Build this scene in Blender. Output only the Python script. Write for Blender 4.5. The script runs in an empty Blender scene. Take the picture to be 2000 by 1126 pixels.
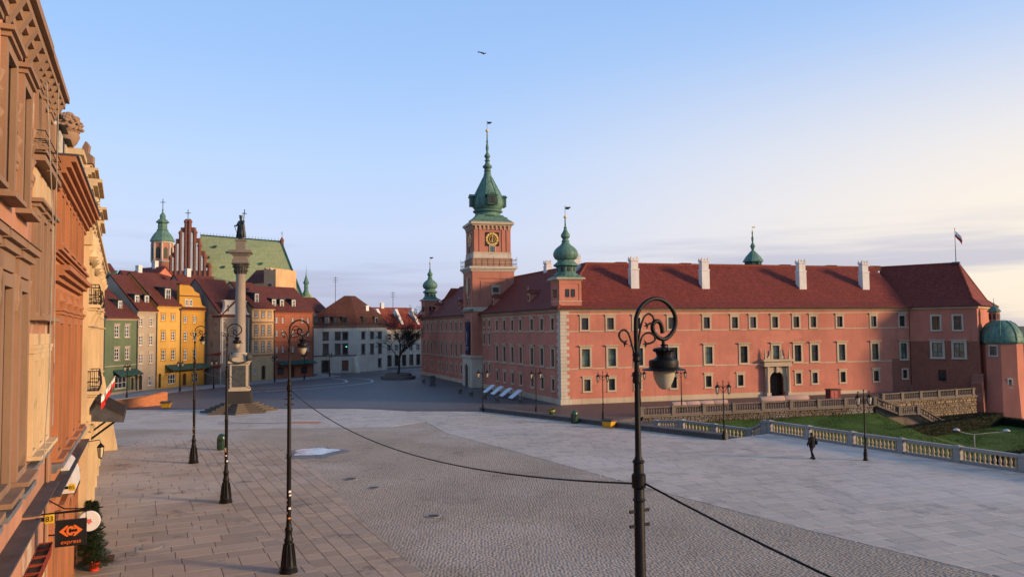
import bpy, math, random
import numpy as np
from mathutils import Vector, Matrix
random.seed(11)
R = math.radians
SC = bpy.context.scene
COL = SC.collection

# ---------------------------------------------------------------- camera
cam_data = bpy.data.cameras.new("camera")
cam_data.sensor_width = 36.0
cam_data.lens = 27.0
cam_data.clip_start = 0.1
cam_data.clip_end = 6000.0
cam = bpy.data.objects.new("camera", cam_data)
COL.objects.link(cam)
cam.matrix_world = (Matrix.Translation((0, 0, 9.0)) @ Matrix.Rotation(R(93.0), 4, 'X')
                    @ Matrix.Rotation(-math.atan(0.0105), 4, 'Z'))
SC.camera = cam

# ---------------------------------------------------------------- sky, sun, exposure
SUN_EL, SUN_DIR = R(12.0), Vector((0.955, -0.30))
SUN_AZ = math.atan2(SUN_DIR.x, SUN_DIR.y)          # clockwise from +Y
world = bpy.data.worlds.new("World")
SC.world = world
world.use_nodes = True
wn, wl = world.node_tree.nodes, world.node_tree.links
wn.clear()
def wnode(t, **kw):
    n = wn.new(t)
    for k, v in kw.items():
        setattr(n, k, v)
    return n
wout = wnode('ShaderNodeOutputWorld')
wbg = wnode('ShaderNodeBackground')
sky = wnode('ShaderNodeTexSky', sky_type='NISHITA', sun_disc=False)
sky.sun_elevation = SUN_EL
sky.sun_rotation = SUN_AZ
sky.altitude = 100.0
sky.air_density = 1.0
sky.dust_density = 1.2
sky.ozone_density = 2.0
wbg.inputs['Strength'].default_value = 0.095
tc = wnode('ShaderNodeTexCoord')
sep = wnode('ShaderNodeSeparateXYZ')
wl.new(tc.outputs['Generated'], sep.inputs[0])
# thin evening haze: pale lilac low down, clear blue higher up
ramp = wnode('ShaderNodeValToRGB')
wl.new(sep.outputs['Z'], ramp.inputs[0])
cr = ramp.color_ramp
cr.elements[0].position = 0.0
cr.elements[0].color = (3.3, 3.6, 5.2, 1)
cr.elements[1].position = 1.0
cr.elements[1].color = (0.95, 1.7, 3.3, 1)
for pos, c in ((0.05, (3.9, 4.25, 6.0)), (0.12, (4.5, 5.1, 7.0)), (0.21, (3.9, 5.1, 7.4)), (0.33, (2.8, 4.4, 7.3)), (0.45, (2.3, 3.85, 6.8))):
    e = cr.elements.new(pos); e.color = (*c, 1)
# warm glow towards the side of the low sun
dot = wnode('ShaderNodeVectorMath', operation='DOT_PRODUCT')
wl.new(tc.outputs['Generated'], dot.inputs[0])
dot.inputs[1].default_value = (math.cos(R(20)), math.sin(R(20)), 0.0)
gl = wnode('ShaderNodeMapRange', interpolation_type='SMOOTHSTEP')
wl.new(dot.outputs['Value'], gl.inputs['Value'])
gl.inputs['From Min'].default_value = 0.15
gl.inputs['From Max'].default_value = 1.05
low = wnode('ShaderNodeMapRange', interpolation_type='SMOOTHSTEP')
wl.new(sep.outputs['Z'], low.inputs['Value'])
low.inputs['From Min'].default_value = 0.42
low.inputs['From Max'].default_value = 0.12
glm = wnode('ShaderNodeMath', operation='MULTIPLY')
wl.new(gl.outputs[0], glm.inputs[0]); wl.new(low.outputs[0], glm.inputs[1])
warm = wnode('ShaderNodeMix', data_type='RGBA')
wl.new(glm.outputs[0], warm.inputs['Factor'])
wl.new(ramp.outputs[0], warm.inputs['A'])
warm.inputs['B'].default_value = (8.4, 7.0, 5.3, 1)
# low cloud bank and faint streaks
mp = wnode('ShaderNodeMapping')
wl.new(tc.outputs['Generated'], mp.inputs[0])
mp.inputs['Scale'].default_value = (1.5, 1.5, 22.0)
nz = wnode('ShaderNodeTexNoise')
nz.inputs['Scale'].default_value = 1.7
nz.inputs['Detail'].default_value = 5.0
nz.inputs['Roughness'].default_value = 0.5
wl.new(mp.outputs[0], nz.inputs['Vector'])
cl = wnode('ShaderNodeMapRange', interpolation_type='SMOOTHSTEP')
wl.new(nz.outputs['Fac'], cl.inputs['Value'])
cl.inputs['From Min'].default_value = 0.40
cl.inputs['From Max'].default_value = 0.60
clb = wnode('ShaderNodeMapRange', interpolation_type='SMOOTHSTEP')
wl.new(sep.outputs['Z'], clb.inputs['Value'])
clb.inputs['From Min'].default_value = 0.15
clb.inputs['From Max'].default_value = 0.07
clb.inputs['To Max'].default_value = 0.65
clm = wnode('ShaderNodeMath', operation='MULTIPLY')
wl.new(cl.outputs[0], clm.inputs[0]); wl.new(clb.outputs[0], clm.inputs[1])
cloud = wnode('ShaderNodeMix', data_type='RGBA')
wl.new(clm.outputs[0], cloud.inputs['Factor'])
wl.new(warm.outputs['Result'], cloud.inputs['A'])
cloud.inputs['B'].default_value = (2.95, 2.95, 4.5, 1)
hz = wnode('ShaderNodeMix', data_type='RGBA')
hz.inputs['Factor'].default_value = 0.78
wl.new(sky.outputs[0], hz.inputs['A'])
wl.new(cloud.outputs['Result'], hz.inputs['B'])
wl.new(hz.outputs['Result'], wbg.inputs['Color'])
wl.new(wbg.outputs[0], wout.inputs[0])

sun_data = bpy.data.lights.new("sun", 'SUN')
sun_data.energy = 3.3
sun_data.angle = R(9.0)
sun_data.color = (1.0, 0.66, 0.38)
sun = bpy.data.objects.new("sun", sun_data)
COL.objects.link(sun)
to_sun = Vector((SUN_DIR.x, SUN_DIR.y, 0)).normalized() * math.cos(SUN_EL) + Vector((0, 0, math.sin(SUN_EL)))
sun.rotation_euler = to_sun.to_track_quat('Z', 'Y').to_euler()
sun.location = (60, -20, 60)
vs = SC.view_settings
vs.view_transform = 'Standard'
vs.look = 'None'
vs.exposure = 0.70
vs.gamma = 1.0
vs.use_curve_mapping = False
SC.cycles.max_bounces = 6
SC.cycles.diffuse_bounces = 3
SC.cycles.glossy_bounces = 3
SC.cycles.caustics_reflective = False
SC.cycles.caustics_refractive = False

# ---------------------------------------------------------------- materials
MATS = {}
def _bsdf(name):
    m = bpy.data.materials.new(name); m.use_nodes = True
    nt = m.node_tree
    b = nt.nodes['Principled BSDF']
    b.inputs['Specular IOR Level'].default_value = 0.18
    return m, nt, b
def _n(nt, t, **kw):
    n = nt.nodes.new(t)
    for k, v in kw.items():
        setattr(n, k, v)
    return n
def _mix(nt, fac, a, b, mode='MIX'):
    m = _n(nt, 'ShaderNodeMix', data_type='RGBA', blend_type=mode)
    for key, val in (('Factor', fac), ('A', a), ('B', b)):
        if isinstance(val, (int, float)):
            m.inputs[key].default_value = val
        elif isinstance(val, tuple):
            m.inputs[key].default_value = (*val, 1) if len(val) == 3 else val
        else:
            nt.links.new(val, m.inputs[key])
    return m.outputs['Result']
def _noise(nt, vec, scale, detail=4.0, rough=0.55, stretch=None):
    if stretch:
        mp = _n(nt, 'ShaderNodeMapping'); mp.inputs['Scale'].default_value = stretch
        nt.links.new(vec, mp.inputs[0]); vec = mp.outputs[0]
    n = _n(nt, 'ShaderNodeTexNoise')
    n.inputs['Scale'].default_value = scale; n.inputs['Detail'].default_value = detail
    n.inputs['Roughness'].default_value = rough
    nt.links.new(vec, n.inputs['Vector'])
    return n.outputs['Fac']
def _range(nt, v, a, b, lo=0.0, hi=1.0):
    r = _n(nt, 'ShaderNodeMapRange')
    nt.links.new(v, r.inputs['Value'])
    for i, x in zip(('From Min', 'From Max', 'To Min', 'To Max'), (a, b, lo, hi)):
        r.inputs[i].default_value = x
    return r.outputs[0]
def _bump(nt, b, h, strength, dist):
    bp = _n(nt, 'ShaderNodeBump')
    bp.inputs['Strength'].default_value = strength; bp.inputs['Distance'].default_value = dist
    nt.links.new(h, bp.inputs['Height'])
    nt.links.new(bp.outputs[0], b.inputs['Normal'])
def _pos(nt):
    g = _n(nt, 'ShaderNodeNewGeometry'); return g.outputs['Position']
def _uv(nt):
    t = _n(nt, 'ShaderNodeTexCoord'); return t.outputs['UV']
def dark(c, k): return tuple(x * k for x in c)

def plain(name, c, rough=0.6, metal=0.0, var=0.25, scale=3.0, bump=0.0):
    if name in MATS: return MATS[name]
    m, nt, b = _bsdf(name); p = _pos(nt)
    f = _noise(nt, p, scale, 5)
    nt.links.new(_mix(nt, _range(nt, f, 0.3, 0.7), dark(c, 1 - var), dark(c, 1 + var)), b.inputs['Base Color'])
    b.inputs['Roughness'].default_value = rough; b.inputs['Metallic'].default_value = metal
    if bump: _bump(nt, b, f, bump, 0.02)
    MATS[name] = m; return m
def plaster(name, c, stain=0.35, dirt=(0.16, 0.13, 0.11), patch=None, ps=0.6, rnd=0.9):
    """painted render: soft mottling, rain streaks, a rough skin"""
    if name in MATS: return MATS[name]
    m, nt, b = _bsdf(name); p = _pos(nt)
    big = _noise(nt, p, 0.35, 5, 0.6)
    col = _mix(nt, _range(nt, big, 0.32, 0.68), dark(c, 0.86), dark(c, 1.1))
    st = _noise(nt, p, 1.0, 5, 0.65, (1.9, 1.9, 0.16))
    col = _mix(nt, _range(nt, st, 0.52, 0.82, 0, stain), col, dirt)
    if patch:
        pn = _noise(nt, p, ps, 6, 0.7)
        col = _mix(nt, _range(nt, pn, 0.54, 0.6), col, patch)
    fine = _noise(nt, p, 14.0, 4, 0.7)
    col = _mix(nt, _range(nt, fine, 0.3, 0.7, 0, 0.16), col, dark(c, 0.6))
    nt.links.new(col, b.inputs['Base Color'])
    b.inputs['Roughness'].default_value = rnd
    _bump(nt, b, fine, 0.25, 0.02)
    MATS[name] = m; return m
def tiles(name, c, c2, w=0.24, h=0.30, bump=0.8):
    """clay roof tiles laid in courses, on metre UVs"""
    if name in MATS: return MATS[name]
    m, nt, b = _bsdf(name); uv = _uv(nt); p = _pos(nt)
    br = _n(nt, 'ShaderNodeTexBrick', offset=0.5)
    br.inputs['Scale'].default_value = 1.0
    br.inputs['Brick Width'].default_value = w; br.inputs['Row Height'].default_value = h
    br.inputs['Mortar Size'].default_value = 0.025; br.inputs['Mortar Smooth'].default_value = 0.6
    br.inputs['Color1'].default_value = (*c, 1); br.inputs['Color2'].default_value = (*c2, 1)
    br.inputs['Mortar'].default_value = (*dark(c, 0.32), 1)
    nt.links.new(uv, br.inputs['Vector'])
    big = _noise(nt, p, 0.22, 6, 0.65)
    col = _mix(nt, _range(nt, big, 0.42, 0.75, 0, 0.55), br.outputs['Color'], dark(c, 0.5))
    fine = _noise(nt, p, 2.6, 4, 0.7)
    col = _mix(nt, _range(nt, fine, 0.48, 0.75, 0, 0.5), col, dark(c, 1.5))
    strk = _noise(nt, uv, 1.0, 5, 0.7, (1.6, 0.12, 1.0))
    col = _mix(nt, _range(nt, strk, 0.5, 0.8, 0, 0.5), col, dark(c, 0.42))
    nt.links.new(col, b.inputs['Base Color'])
    b.inputs['Roughness'].default_value = 0.75
    sp = _n(nt, 'ShaderNodeSeparateXYZ'); nt.links.new(uv, sp.inputs[0])
    sw = _n(nt, 'ShaderNodeMath', operation='FRACT')
    dv = _n(nt, 'ShaderNodeMath', operation='DIVIDE'); dv.inputs[1].default_value = h
    nt.links.new(sp.outputs['Y'], dv.inputs[0]); nt.links.new(dv.outputs[0], sw.inputs[0])
    inv = _n(nt, 'ShaderNodeMath', operation='SUBTRACT'); inv.inputs[0].default_value = 1.0
    nt.links.new(sw.outputs[0], inv.inputs[1])
    mul = _n(nt, 'ShaderNodeMath', operation='SUBTRACT')
    nt.links.new(inv.outputs[0], mul.inputs[0]); nt.links.new(br.outputs['Fac'], mul.inputs[1])
    _bump(nt, b, mul.outputs[0], bump, 0.05)
    MATS[name] = m; return m
def copper(name, c, c2, seam=0.6, streak=0.6):
    """weathered copper sheet with standing seams and dark run-off"""
    if name in MATS: return MATS[name]
    m, nt, b = _bsdf(name); uv = _uv(nt); p = _pos(nt)
    big = _noise(nt, p, 0.9, 6, 0.65)
    col = _mix(nt, _range(nt, big, 0.3, 0.7), c, c2)
    st = _noise(nt, p, 1.3, 5, 0.7, (2.6, 2.6, 0.25))
    col = _mix(nt, _range(nt, st, 0.47, 0.75, 0, streak), col, (0.03, 0.035, 0.03))
    br = _n(nt, 'ShaderNodeTexBrick', offset=0.5)
    br.inputs['Scale'].default_value = 1.0
    br.inputs['Brick Width'].default_value = seam; br.inputs['Row Height'].default_value = seam * 1.6
    br.inputs['Mortar Size'].default_value = 0.022; br.inputs['Mortar Smooth'].default_value = 0.4
    nt.links.new(uv, br.inputs['Vector'])
    col = _mix(nt, _range(nt, br.outputs['Fac'], 0, 1, 0, 0.55), col, dark(c, 0.3))
    nt.links.new(col, b.inputs['Base Color'])
    b.inputs['Roughness'].default_value = 0.55
    _bump(nt, b, br.outputs['Fac'], 0.6, 0.04)
    MATS[name] = m; return m
def bricks(name, c, c2, mortar, w=0.28, h=0.085, stain=0.4):
    if name in MATS: return MATS[name]
    m, nt, b = _bsdf(name); uv = _uv(nt); p = _pos(nt)
    br = _n(nt, 'ShaderNodeTexBrick', offset=0.5)
    br.inputs['Scale'].default_value = 1.0
    br.inputs['Brick Width'].default_value = w; br.inputs['Row Height'].default_value = h
    br.inputs['Mortar Size'].default_value = 0.010; br.inputs['Mortar Smooth'].default_value = 0.2
    br.inputs['Bias'].default_value = -0.1
    for k, v in (('Color1', c), ('Color2', c2), ('Mortar', mortar)):
        br.inputs[k].default_value = (*v, 1)
    nt.links.new(uv, br.inputs['Vector'])
    big = _noise(nt, p, 0.8, 6, 0.7)
    col = _mix(nt, _range(nt, big, 0.45, 0.8, 0, stain), br.outputs['Color'], dark(c2, 0.4))
    f2 = _noise(nt, p, 3.0, 5, 0.7)
    col = _mix(nt, _range(nt, f2, 0.5, 0.75, 0, 0.4), col, dark(c, 1.4))
    nt.links.new(col, b.inputs['Base Color'])
    b.inputs['Roughness'].default_value = 0.9
    _bump(nt, b, _range(nt, br.outputs['Fac'], 0, 1, 1, 0), 0.5, 0.02)
    MATS[name] = m; return m
def paving(name, c, c2, soil=(0.05, 0.045, 0.04), rough=0.62, per_piece=0.16, soft=0.35, spots=0.3):
    """stone paving: each loose piece takes its own shade, with dirt lying across all"""
    if name in MATS: return MATS[name]
    m, nt, b = _bsdf(name); p = _pos(nt)
    g = _n(nt, 'ShaderNodeNewGeometry'); rnd = g.outputs['Random Per Island']
    oi = _n(nt, 'ShaderNodeObjectInfo')
    ad = _n(nt, 'ShaderNodeMath', operation='ADD'); nt.links.new(rnd, ad.inputs[0]); nt.links.new(oi.outputs['Random'], ad.inputs[1])
    fr = _n(nt, 'ShaderNodeMath', operation='FRACT'); nt.links.new(ad.outputs[0], fr.inputs[0])
    base = _mix(nt, fr.outputs[0], c, c2)
    base = _mix(nt, _range(nt, fr.outputs[0], 0.5, 1.0, 0, per_piece * 3), base, dark(c, 0.62))
    big = _noise(nt, p, 0.16, 6, 0.62)
    col = _mix(nt, _range(nt, big, 0.4, 0.72, 0, soft), base, dark(c, 0.5))
    med = _noise(nt, p, 0.9, 6, 0.7)
    col = _mix(nt, _range(nt, med, 0.55, 0.8, 0, spots), col, soil)
    fine = _noise(nt, p, 9.0, 5, 0.75)
    col = _mix(nt, _range(nt, fine, 0.4, 0.75, 0, 0.35), col, dark(c2, 0.6))
    wear = _noise(nt, p, 0.055, 5, 0.6)                      # broad worn paths and whitish salt bloom
    col = _mix(nt, _range(nt, wear, 0.50, 0.62, 0, 0.6), col, tuple(0.5 * x + 0.24 for x in c))
    rust = _noise(nt, p, 0.33, 6, 0.75)
    col = _mix(nt, _range(nt, rust, 0.57, 0.70, 0, 0.75), col, soil)
    nt.links.new(col, b.inputs['Base Color'])
    nt.links.new(_range(nt, med, 0.3, 0.8, rough + 0.12, rough - 0.1), b.inputs['Roughness'])
    _bump(nt, b, fine, 0.25, 0.015)
    MATS[name] = m; return m
def setts(name, c, c2, joint, w=0.17, rough=0.55):
    """small setts too far off to pick apart"""
    if name in MATS: return MATS[name]
    m, nt, b = _bsdf(name); p = _pos(nt)
    v = _n(nt, 'ShaderNodeTexVoronoi', feature='F1'); v.inputs['Scale'].default_value = 1 / w
    v.inputs['Randomness'].default_value = 0.35
    nt.links.new(p, v.inputs['Vector'])
    vr = _n(nt, 'ShaderNodeSeparateColor'); nt.links.new(v.outputs['Color'], vr.inputs[0])
    col = _mix(nt, vr.outputs[0], c, c2)
    col = _mix(nt, _range(nt, v.outputs['Distance'], 0.42, 0.62), col, joint)
    big = _noise(nt, p, 0.11, 6, 0.6)
    col = _mix(nt, _range(nt, big, 0.4, 0.7, 0, 0.5), col, dark(c, 0.55))
    med = _noise(nt, p, 0.7, 6, 0.7)
    col = _mix(nt, _range(nt, med, 0.5, 0.8, 0, 0.45), col, dark(c2, 1.3))
    nt.links.new(col, b.inputs['Base Color'])
    b.inputs['Roughness'].default_value = rough
    _bump(nt, b, _range(nt, v.outputs['Distance'], 0.2, 0.6, 1, 0), 0.5, 0.02)
    MATS[name] = m; return m
def glossy(name, c, rough=0.08, spec=0.5, coat=0.0):
    if name in MATS: return MATS[name]
    m, nt, b = _bsdf(name)
    p = _pos(nt); f = _noise(nt, p, 1.1, 2)
    nt.links.new(_mix(nt, _range(nt, f, 0.35, 0.65), dark(c, 0.6), dark(c, 1.5)), b.inputs['Base Color'])
    b.inputs['Roughness'].default_value = rough
    b.inputs['Specular IOR Level'].default_value = spec
    b.inputs['Coat Weight'].default_value = coat
    MATS[name] = m; return m

PINK = plaster('salmon_render', (0.46, 0.178, 0.123), 0.6, (0.25, 0.10, 0.078), (0.50, 0.20, 0.137), 0.22)
PINK_OLD = plaster('pink_tower_render', (0.43, 0.18, 0.12), 0.30, (0.18, 0.09, 0.07))
STONE = plaster('sand_stone', (0.47, 0.38, 0.265), 0.45, (0.13, 0.11, 0.09))
STONE_PALE = plaster('pale_stone', (0.50, 0.45, 0.36), 0.5, (0.12, 0.11, 0.10))
STONE_DARK = plaster('blackened_stone', (0.13, 0.115, 0.10), 0.6, (0.03, 0.03, 0.03))
TILE = tiles('red_clay_tiles', (0.225, 0.047, 0.031), (0.15, 0.033, 0.026))
TILE2 = tiles('brown_clay_tiles', (0.15, 0.045, 0.032), (0.10, 0.034, 0.028))
TILE3 = tiles('orange_clay_tiles', (0.28, 0.075, 0.04), (0.20, 0.055, 0.034))
COPPER = copper('green_copper', (0.135, 0.265, 0.20), (0.07, 0.155, 0.125), 0.6, 0.85)
COPPER_D = copper('dark_copper', (0.05, 0.13, 0.10), (0.03, 0.07, 0.06))
COPPER_P = copper('pale_copper_roof', (0.34, 0.39, 0.19), (0.27, 0.32, 0.15), 0.9, 0.3)
GLASS = glossy('window_glass', (0.020, 0.024, 0.028), 0.05, 0.6)
GLASS_G = glossy('greenish_window_glass', (0.10, 0.145, 0.125), 0.06, 0.6)
GLASS_B = glossy('blue_window_glass', (0.10, 0.13, 0.16), 0.05, 0.6)
GLASS_B2 = glossy('sky_window_glass', (0.045, 0.052, 0.06), 0.03, 0.9)
GLASS_C = glossy('curtained_window_glass', (0.075, 0.07, 0.06), 0.12, 0.5)
SASH_DK = plain('dark_window_bars', (0.035, 0.04, 0.035), 0.5)
SASH_WH = plain('white_window_bars', (0.72, 0.71, 0.67), 0.5, var=0.08)
IRON = plain('black_cast_iron', (0.007, 0.0065, 0.007), 0.5, 0.0, 0.3, 6.0, 0.2)
IRON2 = plain('dark_metal_sheet', (0.06, 0.06, 0.065), 0.5, 0.0, 0.3, 2.0, 0.1)
GOLD = plain('gilding', (0.80, 0.50, 0.14), 0.35, 0.35, 0.12)
WHITE = plaster('white_render', (0.66, 0.64, 0.60), 0.4, (0.16, 0.15, 0.14))
WOOD_DK = plain('dark_wood', (0.05, 0.035, 0.026), 0.55)
CONCRETE = plaster('grey_stone', (0.30, 0.29, 0.27), 0.5, (0.07, 0.065, 0.06))

# ---------------------------------------------------------------- mesh builder
class MB:
    def __init__(s, M=None):
        s.V, s.F, s.I, s.M = [], [], [], M
    def face(s, pts, m=0):
        n = len(s.V)
        if s.M is not None: pts = [tuple(s.M @ Vector(p)) for p in pts]
        s.V.extend(pts); s.F.append(tuple(range(n, n + len(pts)))); s.I.append(m); return s
    def mesh(s, V, F, m=0):
        n = len(s.V)
        if s.M is not None: V = [tuple(s.M @ Vector(p)) for p in V]
        s.V.extend(V); s.F.extend(tuple(i + n for i in f) for f in F); s.I.extend([m] * len(F)); return s
    def box(s, x0, x1, y0, y1, z0, z1, m=0):
        V = [(x0,y0,z0),(x1,y0,z0),(x1,y1,z0),(x0,y1,z0),(x0,y0,z1),(x1,y0,z1),(x1,y1,z1),(x0,y1,z1)]
        return s.mesh(V, [(0,3,2,1),(4,5,6,7),(0,1,5,4),(1,2,6,5),(2,3,7,6),(3,0,4,7)], m)
    def frustum(s, x0, x1, y0, y1, z0, z1, k, m=0):
        """box whose top is inset by k"""
        V = [(x0,y0,z0),(x1,y0,z0),(x1,y1,z0),(x0,y1,z0),(x0+k,y0+k,z1),(x1-k,y0+k,z1),(x1-k,y1-k,z1),(x0+k,y1-k,z1)]
        return s.mesh(V, [(0,3,2,1),(4,5,6,7),(0,1,5,4),(1,2,6,5),(2,3,7,6),(3,0,4,7)], m)
    def prism(s, poly, z0, z1, m=0, bottom=True):
        n = len(poly)
        V = [(x, y, z0) for x, y in poly] + [(x, y, z1) for x, y in poly]
        F = [tuple(range(n, 2 * n))] + [(i, (i + 1) % n, n + (i + 1) % n, n + i) for i in range(n)]
        if bottom: F.append(tuple(range(n - 1, -1, -1)))
        return s.mesh(V, F, m)
    def prism_y(s, poly, y0, y1, m=0):
        """outline in x, z pushed along y"""
        n = len(poly)
        V = [(x, y0, z) for x, z in poly] + [(x, y1, z) for x, z in poly]
        F = [tuple(range(n)), tuple(range(2 * n - 1, n - 1, -1))] + [(n + i, n + (i + 1) % n, (i + 1) % n, i) for i in range(n)]
        return s.mesh(V, F, m)
    def prism_x(s, poly, x0, x1, m=0):
        """outline in y, z pushed along x"""
        n = len(poly)
        V = [(x0, y, z) for y, z in poly] + [(x1, y, z) for y, z in poly]
        F = [tuple(range(n - 1, -1, -1)), tuple(range(n, 2 * n))] + [(i, (i + 1) % n, n + (i + 1) % n, n + i) for i in range(n)]
        return s.mesh(V, F, m)
    def lathe(s, prof, seg=16, c=(0, 0, 0), m=0, rot=0.0, sx=1.0, sy=1.0):
        V, F = [], []
        for r, z in prof:
            for k in range(seg):
                a = rot + 2 * math.pi * k / seg
                V.append((c[0] + sx * r * math.cos(a), c[1] + sy * r * math.sin(a), c[2] + z))
        for j in range(len(prof) - 1):
            for k in range(seg):
                k2 = (k + 1) % seg
                F.append((j*seg+k, j*seg+k2, (j+1)*seg+k2, (j+1)*seg+k))
        if prof[0][0] > 1e-4: F.append(tuple(range(seg - 1, -1, -1)))
        if prof[-1][0] > 1e-4: F.append(tuple(range((len(prof)-1)*seg, len(prof)*seg)))
        return s.mesh(V, F, m)
    def tube(s, pts, r, seg=6, m=0, closed=False):
        pts = [Vector(p) for p in pts]; n = len(pts)
        rr = r if isinstance(r, (list, tuple)) else [r] * n
        V, F = [], []
        up = Vector((0.13, 0.31, 0.94))
        for i, p in enumerate(pts):
            t = (pts[min(i + 1, n - 1)] - pts[max(i - 1, 0)]).normalized()
            if closed: t = (pts[(i + 1) % n] - pts[i - 1]).normalized()
            a = t.cross(up)
            if a.length < 1e-3: a = t.cross(Vector((1, 0, 0)))
            a.normalize(); b = t.cross(a)
            for k in range(seg):
                an = 2 * math.pi * k / seg
                V.append(tuple(p + (a * math.cos(an) + b * math.sin(an)) * rr[i]))
        rng = n if closed else n - 1
        for i in range(rng):
            j = (i + 1) % n
            for k in range(seg):
                k2 = (k + 1) % seg
                F.append((i*seg+k, i*seg+k2, j*seg+k2, j*seg+k))
        if not closed:
            F.append(tuple(range(seg - 1, -1, -1))); F.append(tuple(range((n-1)*seg, n*seg)))
        return s.mesh(V, F, m)
    def wall(s, x0, x1, z0, z1, holes=(), reveal=0.25, y=0.0, m=0, mr=None):
        """upright sheet at depth y, facing -y, with rectangular openings and their reveals"""
        mr = m if mr is None else mr
        xs = sorted({x0, x1, *[h[0] for h in holes], *[h[1] for h in holes]})
        zs = sorted({z0, z1, *[h[2] for h in holes], *[h[3] for h in holes]})
        xs = [x for x in xs if x0 - 1e-6 <= x <= x1 + 1e-6]; zs = [z for z in zs if z0 - 1e-6 <= z <= z1 + 1e-6]
        for i in range(len(xs) - 1):
            run = None
            for j in range(len(zs) - 1):
                cx, cz = (xs[i] + xs[i+1]) / 2, (zs[j] + zs[j+1]) / 2
                hole = any(h[0] < cx < h[1] and h[2] < cz < h[3] for h in holes)
                if hole:
                    if run is not None: s.face([(xs[i],y,run),(xs[i+1],y,run),(xs[i+1],y,zs[j]),(xs[i],y,zs[j])], m)
                    run = None
                elif run is None: run = zs[j]
            if run is not None: s.face([(xs[i],y,run),(xs[i+1],y,run),(xs[i+1],y,z1),(xs[i],y,z1)], m)
        for a, b, c, d in holes:
            Y = y + reveal
            s.face([(a,y,c),(a,Y,c),(a,Y,d),(a,y,d)], mr); s.face([(b,Y,c),(b,y,c),(b,y,d),(b,Y,d)], mr)
            s.face([(a,y,d),(a,Y,d),(b,Y,d),(b,y,d)], mr); s.face([(a,Y,c),(a,y,c),(b,y,c),(b,Y,c)], mr)
        return s
    def data(s, name, mats, smooth=None):
        me = bpy.data.meshes.new(name)
        me.from_pydata(s.V, [], s.F)
        for m in (mats if isinstance(mats, (list, tuple)) else [mats]): me.materials.append(m)
        me.polygons.foreach_set('material_index', s.I)
        # metre UVs: u level along the face, v up its slope
        nl = len(me.loops); npoly = len(me.polygons)
        if npoly:
            co = np.empty(len(me.vertices) * 3, 'f'); me.vertices.foreach_get('co', co); co = co.reshape(-1, 3)
            no = np.empty(npoly * 3, 'f'); me.polygons.foreach_get('normal', no); no = no.reshape(-1, 3)
            vi = np.empty(nl, 'i'); me.loops.foreach_get('vertex_index', vi)
            tot = np.empty(npoly, 'i'); me.polygons.foreach_get('loop_total', tot)
            pi = np.repeat(np.arange(npoly), tot)
            u = np.stack([-no[:, 1], no[:, 0], np.zeros(npoly)], 1)
            ln = np.linalg.norm(u, axis=1); flat = ln < 0.05
            u[flat] = (1, 0, 0); u /= np.linalg.norm(u, axis=1)[:, None]
            v = np.cross(no, u)
            P = co[vi]
            uvs = np.stack([(P * u[pi]).sum(1), (P * v[pi]).sum(1)], 1).astype('f')
            lay = me.uv_layers.new(name='UVMap'); lay.data.foreach_set('uv', uvs.ravel())
        if smooth is not None:
            me.shade_smooth(); me.set_sharp_from_angle(angle=R(smooth))
        me.update()
        return me
    def build(s, name, mats, parent=None, loc=(0, 0, 0), rz=0.0, smooth=None):
        return link(name, s.data(name, mats, smooth), parent, loc, rz)

def link(name, data, parent=None, loc=(0, 0, 0), rz=0.0):
    o = bpy.data.objects.new(name, data); COL.objects.link(o)
    o.location = loc; o.rotation_euler = (0, 0, rz); o.parent = parent
    return o
def tag(o, label, cat, group=None):
    o['label'] = label; o['category'] = cat
    if group: o['group'] = group
    return o
def thing(name, label, cat, loc=(0, 0, 0), rz=0.0, group=None):
    return tag(link(name, None, None, loc, rz), label, cat, group)
def struct(o): o['kind'] = 'structure'; return o
def stuff(o): o['kind'] = 'stuff'; return o
def copy_tree(o, parent=None, loc=None, rz=None):
    c = o.copy(); COL.objects.link(c); c.parent = parent
    if loc is not None: c.location = loc
    if rz is not None: c.rotation_euler = (0, 0, rz)
    for ch in list(o.children): copy_tree(ch, c)
    return c
def ang(d): return math.atan2(d[1], d[0])
def rot2(p, a): return (p[0]*math.cos(a) - p[1]*math.sin(a), p[0]*math.sin(a) + p[1]*math.cos(a))
def arc(cx, cz, r, a0, a1, n, y=0.0):
    return [(cx + r*math.cos(R(a0 + (a1-a0)*i/n)), y, cz + r*math.sin(R(a0 + (a1-a0)*i/n))) for i in range(n + 1)]

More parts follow.
